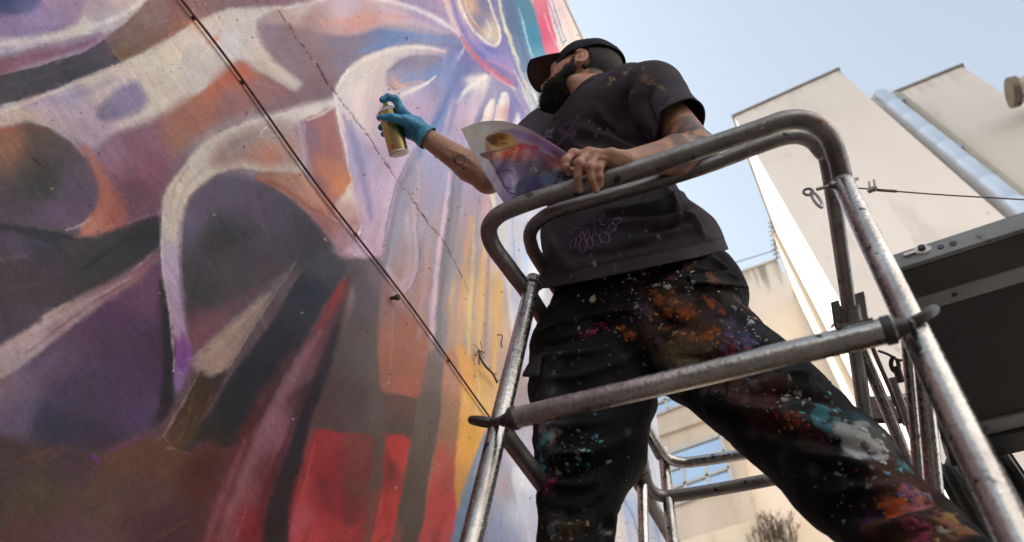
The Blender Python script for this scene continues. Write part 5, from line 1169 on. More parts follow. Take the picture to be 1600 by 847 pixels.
def f_handL(p):
    d = np.full(len(p), 1.0)
    wr = wrL; 
    for k, f_ in enumerate(FP):
        base = wr*.86 + f_[0]*.14
        d = smin(d, cap(p, base + (f_[0]-wr)*.05, f_[0], .0135, .0125), .012)
    d = smin(d, flatcap(p, wr, (FP[1][0]+FP[2][0])/2*.5 + wr*.5, .026, .030, nrm(FP[3][0]-FP[0][0]), .62), .012)
    for f_, r in zip(FP, FR):
        g = np.full(len(p), 1.0)
        for i in range(3): g = smin(g, cap(p, f_[i], f_[i+1], r[i], r[i+1]), .004)
        for i in (0, 1): g = smin(g, ell(p, f_[i], (r[i]*1.12,)*3), .004)
        d = smin(d, g, .005)
    g = np.full(len(p), 1.0)
    for i, r in enumerate((.015,.012,.0105)): g = smin(g, cap(p, THUMB[i], THUMB[i+1], r, r*.9), .004)
    return smin(d, g, .008)
def f_body(p):
    d = flatcap(p, hipC, belly, .135, .135, LATh, .68)
    d = smin(d, flatcap(p, belly, chest, .135, .150, LATc, .66), .05)
    d = smin(d, cap(p, chest + (neck-chest)*.5, shL, .075, .058), .05); d = smin(d, cap(p, chest + (neck-chest)*.5, shR, .075, .058), .05)
    nb = hw((-.030,0,-.055))
    d = smin(d, cap(p, neck + (chest-neck)*.15, nb, .064, .056), .03)
    d = smin(d, cap(p, neck + (chest-neck)*.25 + LATc*.02, hw((.01,.045,-.08)), .040, .026), .03)
    d = smin(d, near(p, HC, .30, f_head), .018)
    def arms(p):
        d = cap(p, shL, elL, .052, .043)
        fm = elL*.68 + wrL*.32
        d = smin(d, cap(p, elL, fm, .043, .044), .02); d = smin(d, cap(p, fm, wrL, .044, .029), .02)
        d = smin(d, f_handL(p), .014)
        d = smin(d, cap(p, shR, elR, .052, .041), .03)
        fr = elR*.72 + wrR*.28
        d = smin(d, cap(p, elR, fr, .038, .0405), .02); d = smin(d, cap(p, fr, wrR, .0405, .0265), .02)
        d = smin(d, cap(p, wrR, wrR + nrm(wrR-elR)*.05, .024, .022), .01)
        return d
    d = smin(d, arms(p), .03)
    for a, b, c in ((hipL, kneeL, ankL), (hipR, kneeR, ankR)):
        d = smin(d, cap(p, a, b, .075, .050), .04); d = smin(d, cap(p, b, c, .048, .036), .02)
    return d
def normals(V, F):
    N = np.zeros_like(V)
    F = np.asarray(F); a, b, c, e = (V[F[:, k]] for k in range(4)); n = np.cross(c-a, e-b)
    for k in range(4): np.add.at(N, F[:, k], n)
    return N/(np.linalg.norm(N, axis=1)[:, None]+1e-12)
def polyn(V, F):         # normals for faces of any size
    N = np.zeros_like(V)
    for f_ in F:
        a = V[f_[0]]; n = np.zeros(3)
        for i in range(1, len(f_)-1): n += np.cross(V[f_[i]]-a, V[f_[i+1]]-a)
        for i in f_: N[i] += n
    return N/(np.linalg.norm(N, axis=1)[:, None]+1e-12)
def pathdist(V, pts3):
    best = np.full(len(V), 1e9); bt = np.zeros(len(V))
    lo, hi = np.min(pts3, 0)-.12, np.max(pts3, 0)+.12
    I = np.where(((V > lo) & (V < hi)).all(1))[0]; b = np.full(len(I), 1e9); tt = np.zeros(len(I))
    for k, (a, c) in enumerate(zip(pts3[:-1], pts3[1:])):
        e = c-a; t = np.clip((V[I]-a) @ e/((e @ e)+1e-12), 0, 1); d = np.linalg.norm(V[I]-a-t[:, None]*e, axis=1)
        m_ = d < b; b[m_] = d[m_]; tt[m_] = (k+t[m_])/(len(pts3)-1)
    best[I] = b; bt[I] = tt; return best, bt
def onpath(V, pts, step=14):
    P = spline(pts, 5); return np.array([on_surface(V, *q) for q in P])
def fold(V, N, pts, w, amp, face=True):
    """raise (or sink) a fold of the cloth along a line seen on it"""
    d, t = pathdist(V, onpath(V, pts)); e = np.sin(np.clip(t, .04, .96)*math.pi)**.6
    V += N*(amp*np.exp(-(d/w)**2)*e)[:, None]
class Skin:              # paint on the surface of a body: where the marks sit in space, whatever the view
    def __init__(s, V, base): s.V = V; s.C = np.empty((len(V), 3)); s.C[:] = base
    def nz(s, sc, k=0): return fbm(s.V[:, 0]*sc+k*7, s.V[:, 1]*sc+k*3, s.V[:, 2]*sc, 3)
    def blob(s, px, py, r, col, a=1.0, rough=.6, soft=.25, elong=None):
        c = on_surface(s.V, px, py); q = s.V-c
        if elong is not None:
            u = nrm(on_surface(s.V, px+elong[0], py+elong[1]) - c); q = q - u*((q @ u)*(1-1/elong[2]))[:, None]
        d = np.linalg.norm(q, axis=1); I = np.where(d < r*2.2)[0]
        if not len(I): return
        n = fbm(s.V[I, 0]/r*1.1+px, s.V[I, 1]/r*1.1, s.V[I, 2]/r*1.1, 3)
        m_ = np.clip((1 + rough*n*1.6 - d[I]/r)/soft, 0, 1)*a
        s.C[I] = s.C[I]*(1-m_[:, None]) + np.array(col)*m_[:, None]
    def line(s, pts, w, col, a=1.0, soft=.5, step=5):
        d, t = pathdist(s.V, onpath(s.V, pts)); m_ = np.clip((1-d/w)/soft, 0, 1)*a
        s.C[:] = s.C*(1-m_[:, None]) + np.array(col)*m_[:, None]

# ---- body
lo = np.min([hipC, ankL, ankR, elL, elR, wrR, wrL, HC], 0)-.2; hi = np.max([hipC, ankL, kneeL, elL, elR, HC, shL, neck], 0)+.2
BV, BF = surface(f_body, lo, hi, .0036)
sk = Skin(BV, (.40, .205, .125))
q = hl(BV)
red = np.clip(sk.nz(40)*.9, -1, 1)[:, None]; sk.C *= 1 + red*np.array((.08, -.04, -.08))
ru = nrm(elR-wrR)
for c, r, col, a in ((hw((-.004,.08,0)), .034, (.50,.215,.165), .8), (hw((.06,.045,-.02)), .04, (.46,.225,.15), .6), (hw((.112,0,-.02)), .022, (.46,.20,.15), .6)):
    d = np.linalg.norm(BV-c, axis=1); m_ = np.clip(1.3-d/r, 0, 1)[:, None]*a; sk.C = sk.C*(1-m_)+np.array(col)*m_
d = np.linalg.norm(BV-(FP[1][0]+FP[2][1])/2, axis=1); m_ = np.clip(1.4-d/.075, 0, 1)[:, None]*.6; sk.C = sk.C*(1-m_)+np.array((.44,.20,.135))*m_
for f_ in FP:             # reddish knuckles and darker creases between joints
    for i in (1, 2):
        d = np.linalg.norm(BV-f_[i], axis=1); m_ = np.clip(1.25-d/.012, 0, 1)[:, None]*.4; sk.C = sk.C*(1-m_)+np.array((.40,.15,.105))*m_
for k, f_ in enumerate(FP):      # nails, and creases over the joints
    u = nrm(f_[3]-f_[2]); tip = f_[3]+u*.001; n_ = nrm(CAM-tip); n_ = nrm(n_-u*(n_ @ u)); c = tip+n_*FR[k][3]*.9
    q_ = BV-c; sx_ = q_ @ u; sy_ = q_ @ np.cross(u, n_); sz_ = q_ @ n_
    m_ = (np.clip(1.25-np.sqrt((sx_/.0062)**2+(sy_/.0046)**2), 0, .6)/.6*(np.abs(sz_) < .006))[:, None]; sk.C = sk.C*(1-m_)+np.array((.52,.31,.235))*m_
    for i in (1, 2):
        ax_ = nrm(f_[i+1]-f_[i-1]); q_ = BV-f_[i]
        for o_ in (-.0022, .0022):
            m_ = (np.clip(1.3-np.abs(q_ @ ax_-o_)/.0011, 0, 1)*(np.linalg.norm(q_, axis=1) < .0135)*.5)[:, None]; sk.C = sk.C*(1-m_)+np.array((.20,.085,.055))*m_
# dark cropped stubble at the back and side of the head, and brows
hm = (q[:, 0] < .030) & (q[:, 2] > -.055) & (np.linalg.norm(q-(0,0,.03), axis=1) < .16) & ~((np.abs(q[:, 1]) > .070) & (np.abs(q[:, 0]+.004) < .024) & (np.abs(q[:, 2]) < .038))
hm &= (q[:, 0] < -.028 - .3*(q[:, 2]*.0)) | (q[:, 2] > .028)
sk.C[hm] = sk.C[hm]*.25 + np.array((.030,.022,.018))*.75
for s_ in (-1, 1):
    d = np.linalg.norm((q-(.094, s_*.032, .037))*(1, .55, 1.6), axis=1); sk.C[d < .012] = (.03,.022,.018)
# left arm: faded sleeve tattoo; right forearm: the small round sun-like tattoo
ax = nrm(wrL-elL); t_ = (BV-elL) @ ax; dl = np.linalg.norm(BV-elL-t_[:, None]*ax, axis=1)
arm = (np.linalg.norm(BV-elL, axis=1) < .22) & (dl < .10) & (np.linalg.norm(BV-chest, axis=1) > .16)
n1 = sk.nz(26, 2); n2 = sk.nz(60, 4)
m_ = (arm*np.clip((n1+.20)/.12, 0, 1)*np.clip(1.25-np.linalg.norm(BV-elL, axis=1)/.19, 0, 1)*.92)[:, None]; sk.C = sk.C*(1-m_)+np.array((.062,.058,.055))*m_
m_ = (arm*np.clip((n2-.12)/.1, 0, 1)*.5)[:, None]; sk.C = sk.C*(1-m_)+np.array((.36,.13,.09))*m_
ink = (.030,.027,.030)
circ = [(718.5+8.2*math.cos(t), 250+7.4*math.sin(t)) for t in np.linspace(0, 2*math.pi, 15)]
sk.line(circ, .0022, ink, .9, .5); sk.line([(713,253),(715,246),(718,251),(721,246),(724,252)], .0017, ink, .85, .5)
sk.line([(706,243),(710,247),(712,251)], .0042, ink, .9, .5); sk.blob(722.5,262.5,.0048,ink,.9,.3); sk.line([(729,245),(736,243)], .0016, ink, .8); sk.line([(729,254),(735,256)], .0016, ink, .8)
sk.C *= (1 + .10*sk.nz(180, 5))[:, None]
NB = normals(BV, BF)
for pts in ([(936,246),(950,250),(966,254)], [(925,243),(940,245),(960,251)], [(948,254),(958,256),(972,258)]): fold(BV, NB, pts, .0042, .0022)
for pts in ([(690,236),(712,252),(735,266)], [(700,232),(725,243),(745,258)], [(1010,240),(1040,226),(1070,214)], [(1000,248),(1030,240),(1060,228)]): fold(BV, NB, pts, .006, .0026)
mesh_obj('body', BV, BF, M['skin'], PERSON, True, cols=np.clip(sk.C, 0, 1))

# ---- T-shirt
hemL, hemR, hemF = G(836,452,1.80), G(1128,391,1.76), G(982,424,1.60)
hemN = nrm(np.cross(hemR-hemL, hemF-(hemL+hemR)/2)); hemC = (hemL+hemR)/2
if hemN @ (hipC-belly) < 0: hemN = -hemN
h2 = G(996,470,1.71)
def f_shirt(p):
    d = flatcap(p, h2, G(985,418,1.76), .250, .240, nrm(hemR-hemL), .66)
    d = smin(d, flatcap(p, G(985,418,1.76), G(946,345,1.84), .232, .190, nrm(hemR-hemL)*.5+LATc*.5, .64), .05)
    d = smin(d, flatcap(p, G(946,345,1.84), G(962,240,1.97), .190, .174, LATc, .66), .06)
    d = smin(d, cap(p, chest + (neck-chest)*.45, shL + (neck-shL)*.08, .104, .074), .06)
    d = smin(d, cap(p, chest + (neck-chest)*.45, shR, .100, .074), .06)
    d = smin(d, cap(p, chest + (neck-chest)*.3, neck, .10, .076), .04)
    d = smin(d, cap(p, G(988,146,1.99), G(1022,152,1.90), .080, .070), .05)
    d = smin(d, cap(p, shL, elL, .076, .074), .05); d = smin(d, cap(p, shR, elR, .080, .076), .05)
    x, y, z = p.T
    n = fbm(x*7+2, y*7, z*10, 2)*.010 + fbm(x*16, y*16+4, z*22, 2)*.004
    return d - n
lo = np.min([hemL, hemF, h2, elL, elR], 0)-.22; hi = np.max([neck, shL, hemR, h2, shR], 0)+.2
SV, SF = surface(f_shirt, lo, hi, .0056)
aL, aR = nrm(elL-shL), nrm(elR-shR)
cutL = G(1064,200,1.77); nL = nrm(aL + .25*nrm(G(1100,215,1.75)-G(1040,215,1.75)))
colC = G(917,147,2.03); colN = nrm(R3 @ np.array((-.50,-.66,.55)))
SV, SF = cut(SV, SF, [(hemC, hemN, .6), (cutL, nL, .125), (shR + (elR-shR)*.62, aR, .11), (colC, colN, .13, colC+colN*.06)])
NS = polyn(SV, SF)
for pts, w_, a_ in (
    ([(905,200),(950,215),(1000,240),(1050,245)], .014, .010), ([(895,222),(930,246),(990,265),(1040,268)], .012, .009), ([(920,185),(965,212),(1010,225)], .012, -.009),
    ([(1000,130),(992,170),(1005,210)], .013, .010), ([(1018,130),(1010,170),(1030,205)], .011, -.010), ([(985,125),(975,165),(990,200)], .012, -.007), ([(1048,150),(1040,180),(1035,200)], .010, .006),
    ([(1070,300),(1035,318),(990,330),(950,330)], .013, .011), ([(1078,320),(1040,332),(1000,338)], .010, -.010), ([(1080,335),(1040,345),(985,350),(930,345)], .012, .010), ([(1088,350),(1060,360),(1020,372),(980,380)], .011, .008), ([(1070,345),(1045,356),(1010,362)], .009, -.008),
    ([(850,350),(870,390),(900,430)], .013, .007), ([(1040,290),(1055,320),(1064,350)], .010, .008), ([(890,400),(960,395),(1030,372)], .012, -.005), ([(1066,330),(1082,345),(1098,366)], .010, .010),
    ([(845,300),(870,320),(900,330)], .012, .006), ([(930,165),(948,190),(955,215)], .010, .006)):
    fold(SV, NS, pts, w_*1.0, a_*1.9)
st = Skin(SV, (.054, .045, .054))
# faded, brownish where the cloth is worn
n = st.nz(5, 1)[:, None]; st.C *= 1 + .35*n
hem_d = np.abs((SV-hemC) @ hemN); st.C[(hem_d < .031)] *= 1.12; st.C[(np.abs(hem_d-.031) < .0035)] *= .62
cf = np.abs((SV-cutL) @ nL); ck = np.linalg.norm(SV-cutL, axis=1) < .13; st.C[ck & (cf < .026)] *= 1.12; st.C[ck & (np.abs(cf-.026) < .0035)] *= .6
cc = np.abs((SV-colC) @ colN); nk = np.linalg.norm(SV-colC, axis=1) < .13; st.C[nk & (cc < .018)] *= .8; st.C[nk & (np.abs(cc-.018) < .0035)] *= .5
pr = (.22, .17, .27); pr2 = (.14, .095, .165)
st.line([(902,182),(892,200),(882,214),(868,228)], .008, pr2, .8, .8); st.line([(876,204),(886,211),(900,208)], .009, pr2, .85, .7); st.line([(880,196),(894,187)], .006, pr2, .7, .9); st.line([(892,214),(898,206)], .005, pr, .6)
st.line([(852,210),(858,203),(862,208),(866,199)], .0035, pr, .8, .6); st.line([(849,216),(856,212),(862,215)], .0028, pr, .7, .6)
# the looping graffiti tag on the belly
INK = []
def T_(cx, cy, rx, ry, rot, a0=0, a1=6.3, n=9):
    return [(cx+rx*math.cos(t)*math.cos(rot)-ry*math.sin(t)*math.sin(rot), cy+rx*math.cos(t)*math.sin(rot)+ry*math.sin(t)*math.cos(rot)) for t in np.linspace(a0, a1, n)]
for c in (T_(896,381,4,8,.4), T_(903,378,3.6,9,.35), T_(911,384,5.5,11,.1), T_(922,380,4,9,-.15), T_(932,375,6.5,10,-.35), T_(945,372,7.5,9,-.6), T_(957,355,6,5,-.5), T_(964,346,8,4.5,-.6), T_(900,362,8,5,-.3,2.6,6.0), T_(955,360,9,3.5,-.45)):
    INK.append(c)
for c in ([(906,372),(910,360),(914,372),(918,358),(922,370)], [(920,350),(927,345),(930,356),(926,364)], [(934,346),(940,340),(938,350),(946,352)], [(926,340),(934,346),(944,338),(942,332)], [(912,352),(918,346),(924,338)]):
    INK.append(c)
for x, y, r, c in ((929,412,.005,(.36,.34,.36)),(893,430,.004,(.22,.20,.21)),(925,396,.003,(.25,.22,.25)),(1029,369,.0035,(.28,.26,.28)),(968,393,.006,(.10,.10,.12)),(962,418,.006,(.09,.09,.11)),(1003,318,.002,(.4,.4,.4)),(935,200,.0026,(.40,.36,.34)),(951,202,.0032,(.40,.30,.2)),(1010,360,.002,(.3,.3,.3)),(930,212,.003,(.42,.34,.22)),(987,142,.003,(.35,.28,.2))):
    st.blob(x, y, r, c, .9, .5, .4, (2, 8, 2.2))
for x, y, r in ((958,124,.009),(952,131,.005),(978,113,.009),(984,108,.006),(1012,120,.010),(1020,128,.008),(1008,126,.005),(1036,138,.006),(1030,134,.004),(1005,106,.006)):
    st.blob(x, y, r, (.23,.14,.07) if r < .009 else (.30,.20,.10), .8, 1.1, .5, (6, 5, 2.0))
st.blob(1012,118,.03,(.085,.060,.052),.7,.9,.8)
so_ = mesh_obj('shirt', SV, SF, M['shirt'], PERSON, True, cols=np.clip(st.C, 0, 1))
M['print_ink'] = mat('purple_print_ink', (.27,.165,.32), .8, 0, 60, .45, (.13,.085,.155), .1, 200, spec=.1)
mb = MB()
for c in INK:
    P_ = []
    for q_ in spline(c, 5):
        k = np.argmin(((SV-on_surface(SV, *q_, rad=4.0))**2).sum(1)); r_ = ray(*q_); d_ = ((SV[k]-CAM) @ NS[k])/(r_ @ NS[k]) if abs(r_ @ NS[k]) > .15 else np.linalg.norm(SV[k]-CAM)
        P_.append(CAM + r_*d_ + NS[k]*.0008)
    P_ = np.array(P_); P_[1:-1] = (P_[:-2]+2*P_[1:-1]+P_[2:])/4
    mb.tube(P_, np.linspace(.0017, .0013, len(P_)), 6)
mb.build('printed_tag', M['print_ink'], so_, kind='stuff')
md = so_.modifiers.new('thickness', 'SOLIDIFY'); md.thickness = .0035; md.offset = -1

# ---- work trousers
PR = [(G(912,545,1.70), .138), (G(925,625,1.61), .143), (G(918,705,1.545), .118), (G(905,768,1.49), .080), (G(899,850,1.42), .072), (G(896,960,1.33), .070)]
PL = [(G(1062,515,1.66), .150), (G(1190,618,1.53), .116), (G(1318,738,1.41), .103), (G(1420,842,1.33), .081), (G(1560,965,1.23), .080)]
def f_pants(p):
    d = flatcap(p, G(990,420,1.77), G(978,500,1.72), .190, .205, LATh, .68)
    d = smin(d, cap(p, G(978,500,1.72), G(1000,540,1.68), .15, .13), .05)
    for ch, k in ((PR, .05), (PL, .05)):
        g = np.full(len(p), 1.0)
        for (a, ra), (b, rb) in zip(ch[:-1], ch[1:]): g = smin(g, cap(p, a, b, ra, rb), .03)
        d = smin(d, g, .012)
    d = smin(d, ell(p, G(1088,455,1.70), (.115,)*3), .05)
    x, y, z = p.T
    n = fbm(x*9+3, y*9, z*13, 2)*.012 + fbm(x*20, y*20+5, z*30, 2)*.0055
    return d - n
lo = np.min([x[0] for x in PR+PL], 0)-.16; hi = np.max([x[0] for x in PR+PL] + [G(990,420,1.77)], 0)+.22
TV, TF = surface(f_pants, lo, hi, .0050)
topc = hemC - hemN*.035
TV, TF = cut(TV, TF, [(topc, -hemN, .6), (G(896,955,1.335), nrm(ankR-kneeR), .13), (G(1545,955,1.24), nrm(ankL-kneeL), .14)])
NT = polyn(TV, TF)
for pts, w_, a_ in (
    ([(838,520),(880,508),(940,492),(1000,480)], .010, .011), ([(842,540),(890,530),(950,512)], .010, -.010), ([(836,560),(890,556),(960,545)], .009, .009), ([(850,590),(900,590),(960,570),(1000,545)], .011, .008),
    ([(845,660),(890,668),(950,655)], .010, .008), ([(850,700),(890,712),(940,700),(985,680)], .011, .012), ([(850,730),(890,742),(940,728)], .009, -.010), ([(852,752),(895,762),(945,745)], .010, .011), ([(850,790),(890,800),(940,786)], .010, -.009), ([(850,815),(900,828),(950,805)], .010, .010),
    ([(935,760),(945,800),(955,845)], .010, .012), ([(930,790),(938,820),(945,845)], .007, -.008),
    ([(1040,575),(1090,585),(1150,580),(1220,560)], .012, .012), ([(1060,560),(1110,560),(1170,545)], .010, -.009), ([(1090,610),(1150,630),(1220,650),(1300,670)], .012, .012), ([(1110,640),(1180,665),(1260,690)], .010, -.010),
    ([(1190,600),(1240,590),(1275,590)], .012, .012), ([(1180,620),(1240,612),(1300,630)], .010, -.010), ([(1200,640),(1260,640),(1330,665)], .012, .010), ([(1250,680),(1310,690),(1370,710)], .011, -.010), ([(1240,700),(1310,720),(1380,740)], .012, .012),
    ([(1280,770),(1340,770),(1420,760)], .012, .011), ([(1300,800),(1370,800),(1450,785)], .011, -.010), ([(1340,830),(1400,825),(1470,810)], .012, .010),
    ([(1010,470),(1040,500),(1080,520)], .012, -.007), ([(960,470),(955,520),(965,560)], .010, .006), ([(1110,400),(1130,420),(1150,440)], .010, .006), ([(1085,420),(1120,428),(1150,436)], .008, .006)):
    fold(TV, NT, pts, w_*.95, a_*1.75)
tp = Skin(TV, (.0095, .0082, .009))
n = tp.nz(6, 3)[:, None]; tp.C *= 1 + .5*n
OR, PU, PK, WH, TQ, BR, GY, BL = (.29,.075,.018), (.11,.075,.16), (.26,.028,.085), (.46,.43,.39), (.075,.27,.31), (.12,.078,.05), (.16,.147,.14), (.04,.085,.16)
B_ = tp.blob
# old paint rubbed into the cloth: broad, broken smears under the fresh marks
for x, y, r, c, a, el in ((1050,485,.065,(.07,.030,.014),.7,(10,20,1.5)),(1100,500,.06,(.085,.04,.02),.7,(20,10,1.4)),(1090,560,.06,(.10,.07,.045),.8,(40,8,2.0)),(1150,600,.06,(.085,.045,.035),.8,(40,8,2.0)),(1150,530,.05,(.05,.036,.06),.8,(10,20,1.5)),(1130,455,.05,(.06,.034,.024),.7,(20,8,1.6)),(1300,660,.06,(.03,.075,.085),.7,(20,12,1.6)),(1350,690,.05,(.12,.115,.11),.7,(30,10,1.8)),(1420,790,.06,(.085,.03,.018),.7,(10,25,1.6)),(1470,825,.05,(.08,.045,.025),.7,(20,20,1.4)),(1230,650,.05,(.05,.018,.012),.7,(40,20,2.2)),(855,670,.06,(.05,.055,.06),.8,(2,30,2.0)),(860,620,.05,(.045,.042,.042),.8,(4,30,1.6)),(880,822,.05,(.04,.03,.02),.8,(20,4,1.5)),(1170,620,.05,(.07,.03,.035),.6,(50,14,2.4)),(1010,480,.04,(.045,.026,.03),.7,(10,10,1.3)),(1060,430,.05,(.035,.026,.024),.7,(30,-10,1.8))):
    B_(x, y, r, c, a, 1.5, 1.0, el)
B_(925,468,.0085,(.62,.56,.42),1,.25,.2)                                   # pale paint drop at the fly
for x, y, r, c, a in ((1030,470,.016,OR,.9),(1048,472,.020,OR,.9),(1043,487,.012,OR,.8),(1066,487,.018,OR,.95),(1080,490,.013,OR,.9),(1050,455,.010,OR,.8),(1110,473,.014,OR,.8),(1098,465,.008,OR,.7),(1105,521,.016,OR,.85),(1095,527,.012,OR,.8),(1083,528,.012,OR,.75),(1118,515,.008,OR,.8),(984,525,.011,OR,.95),(972,514,.006,OR,.8),(1125,488,.008,OR,.8),(1020,458,.009,OR,.7),(1042,512,.011,OR,.6),(1060,530,.016,BR,.6),(1065,470,.03,BR,.45),(1110,440,.022,(.19,.075,.04),.7),(1072,415,.018,(.16,.08,.05),.7),(1165,480,.012,(.32,.11,.06),.7),(1172,495,.010,OR,.7),
                      (1136,522,.010,PU,.9),(1150,535,.013,PU,.8),(1160,520,.012,BL,.6),(1128,540,.010,PU,.8),(1148,548,.009,PK,.9),(1135,555,.008,PK,.9),(1170,535,.012,(.10,.075,.16),.8),(1175,550,.010,PU,.6),(1140,506,.012,(.09,.07,.13),.8),(1165,548,.008,(.25,.12,.2),.8),(1155,470,.015,(.13,.09,.14),.8),
                      (1004,431,.008,PK,.9),(998,420,.005,PK,.8),(1046,435,.012,(.20,.05,.08),.8),(925,520,.008,PK,.8),(940,508,.006,PK,.8),(950,498,.004,PK,.8),(918,524,.006,(.3,.03,.09),.8),(871,512,.006,(.2,.02,.06),.7),
                      (1043,447,.006,WH,.95),(1023,446,.006,WH,.9),(1012,448,.005,GY,.9),(1084,410,.004,WH,.95),(1126,440,.004,WH,.95),(1079,448,.006,WH,.9),(1175,502,.007,(.55,.56,.58),.9),(1185,525,.003,WH,.9),(1170,508,.005,GY,.9),(1127,502,.005,GY,.8),(995,468,.0025,WH,.9),(994,480,.006,(.36,.34,.42),.9),(1010,486,.016,(.12,.07,.10),.7),(1148,480,.006,(.3,.3,.35),.7),
                      (1040,545,.020,BR,.7),(1060,555,.022,(.19,.14,.085),.7),(1085,560,.024,(.20,.15,.09),.65),(1110,570,.020,(.16,.12,.075),.6),(1030,535,.012,(.15,.09,.09),.7),
                      (1125,600,.020,(.13,.075,.06),.7),(1150,608,.024,(.12,.07,.055),.7),(1180,598,.012,GY,.6),(1140,592,.010,(.25,.21,.17),.7),(1100,610,.014,(.12,.09,.09),.6),(1165,620,.018,(.10,.06,.045),.7),(1200,612,.018,(.16,.05,.065),.6),
                      (1247,614,.006,WH,.95),(1222,624,.006,WH,.95),(1292,622,.003,GY,.8),(1285,650,.022,TQ,.75),(1302,660,.020,TQ,.75),(1310,642,.010,(.07,.24,.28),.8),(1296,640,.012,(.07,.22,.26),.7),(1322,668,.010,TQ,.6),
                      (1330,688,.030,(.50,.48,.46),.95),(1355,690,.026,(.47,.45,.43),.95),(1372,698,.014,(.42,.40,.38),.9),(1352,665,.014,(.30,.29,.28),.7),(1338,662,.010,(.30,.29,.28),.7),
                      (1216,650,.006,(.40,.05,.03),.9),(1228,654,.005,(.36,.05,.03),.9),(1246,660,.006,(.38,.04,.03),.9),(1262,668,.005,(.3,.05,.04),.8),(1262,690,.018,(.05,.025,.02),.8),(1415,730,.014,(.07,.17,.20),.6),(1358,718,.010,(.05,.10,.16),.7),
                      (1402,796,.022,(.50,.10,.03),.9),(1390,790,.012,(.36,.06,.02),.8),(1432,782,.022,(.42,.13,.14),.9),(1440,778,.010,(.50,.20,.12),.8),(1415,768,.012,PU,.6),(1424,820,.016,(.18,.03,.05),.7),(1490,820,.022,(.34,.15,.07),.8),(1482,808,.014,(.40,.22,.08),.8),(1500,830,.014,(.22,.09,.05),.8),(1440,840,.012,(.3,.04,.10),.8),(1475,832,.008,(.4,.36,.3),.8),(1360,800,.02,(.04,.02,.06),.8),
                      (850,665,.022,(.32,.31,.31),.75),(858,645,.022,(.17,.16,.165),.7),(862,610,.018,(.12,.115,.12),.6),(845,690,.018,(.07,.20,.30),.85),(852,682,.014,(.13,.30,.33),.8),(865,678,.012,(.28,.36,.34),.8),(846,735,.013,(.07,.24,.28),.9),(845,715,.012,(.08,.22,.28),.8),(872,672,.010,(.38,.26,.22),.8),(866,690,.006,(.34,.05,.09),.7),
                      (855,758,.010,PK,.8),(864,752,.007,PK,.8),(872,738,.006,(.34,.26,.18),.8),(889,738,.004,(.4,.38,.35),.9),(918,727,.005,(.08,.34,.36),.9),(952,722,.004,(.30,.42,.44),.9),(933,682,.003,(.10,.4,.42),.9),(938,690,.003,(.10,.4,.42),.9),(900,708,.006,(.20,.12,.10),.8),(912,703,.004,(.3,.12,.1),.8),(905,600,.006,(.13,.12,.11),.8),(866,582,.006,(.22,.19,.16),.7),(980,675,.010,(.06,.055,.055),.7),
                      (865,820,.016,(.09,.085,.10),.9),(885,825,.016,(.075,.055,.03),.9),(862,832,.012,(.13,.15,.17),.8),(950,832,.008,(.26,.23,.18),.9),(940,822,.006,(.2,.18,.15),.8),(875,805,.014,(.05,.03,.035),.8)):
    B_(x, y, r*(1.0 if r < .008 else .9), c, a, 1.15, .30)
for k in range(56):
    x, y = RNG.uniform(842, 1000), RNG.uniform(470, 840)
    if k > 22: t = RNG.uniform(0, 1); x, y = 1020+t*440+RNG.uniform(-70, 70), 440+t*380+RNG.uniform(-60, 60)
    B_(x, y, RNG.uniform(.0012, .0032), [OR, WH, GY, PU, TQ, PK, BR][RNG.integers(7)], .85, .4, .4)
tp.line([(1270,592),(1300,620),(1322,634)], .004, (.05,.045,.045), .6); tp.line([(1040,540),(1080,552),(1110,548)], .004, (.22,.15,.09), .6)
crust = np.clip(np.abs(tp.C-np.array((.0095,.0082,.009))).max(1)*6-.25, 0, 1); TV = TV + NT*(crust*.0014*(1+.8*tp.nz(150, 6)))[:, None]
po = mesh_obj('trousers', TV, TF, M['pants'], PERSON, True, cols=np.clip(tp.C, 0, 1))
md = po.modifiers.new('thickness', 'SOLIDIFY'); md.thickness = .003; md.offset = -1
NT2 = polyn(TV, TF)
INKS = {'orange': (.42,.12,.025), 'white': (.52,.50,.46), 'violet': (.13,.09,.19), 'pink': (.30,.035,.10), 'turquoise': (.09,.30,.34), 'ochre': (.30,.19,.07), 'grey': (.19,.175,.17)}
cl = {'orange': [(1050,485,60,34),(1100,520,40,24),(1240,660,34,14),(1400,795,26,20),(985,522,16,10)], 'white': [(1040,446,50,18),(1170,505,30,24),(1235,618,30,14),(1340,690,46,22),(930,430,60,30),(1120,440,50,14)], 'violet': [(1150,535,40,26),(1420,770,40,20),(1010,480,30,14)],
      'pink': [(930,518,40,16),(1145,552,26,14),(1010,430,30,14),(860,755,20,12),(1440,830,36,24)], 'turquoise': [(1300,655,40,20),(915,710,46,40),(848,710,10,40),(1415,730,20,10)], 'ochre': [(1080,560,60,26),(1480,815,34,26),(880,825,36,14),(900,705,40,20)], 'grey': [(855,660,16,40),(1130,600,60,20),(1180,480,26,30),(960,500,70,40),(1350,760,60,40)]}
xT, yT, zT = pix(TV); facing = ((CAM-TV)*NT2).sum(1) > .1*np.linalg.norm(CAM-TV, axis=1)
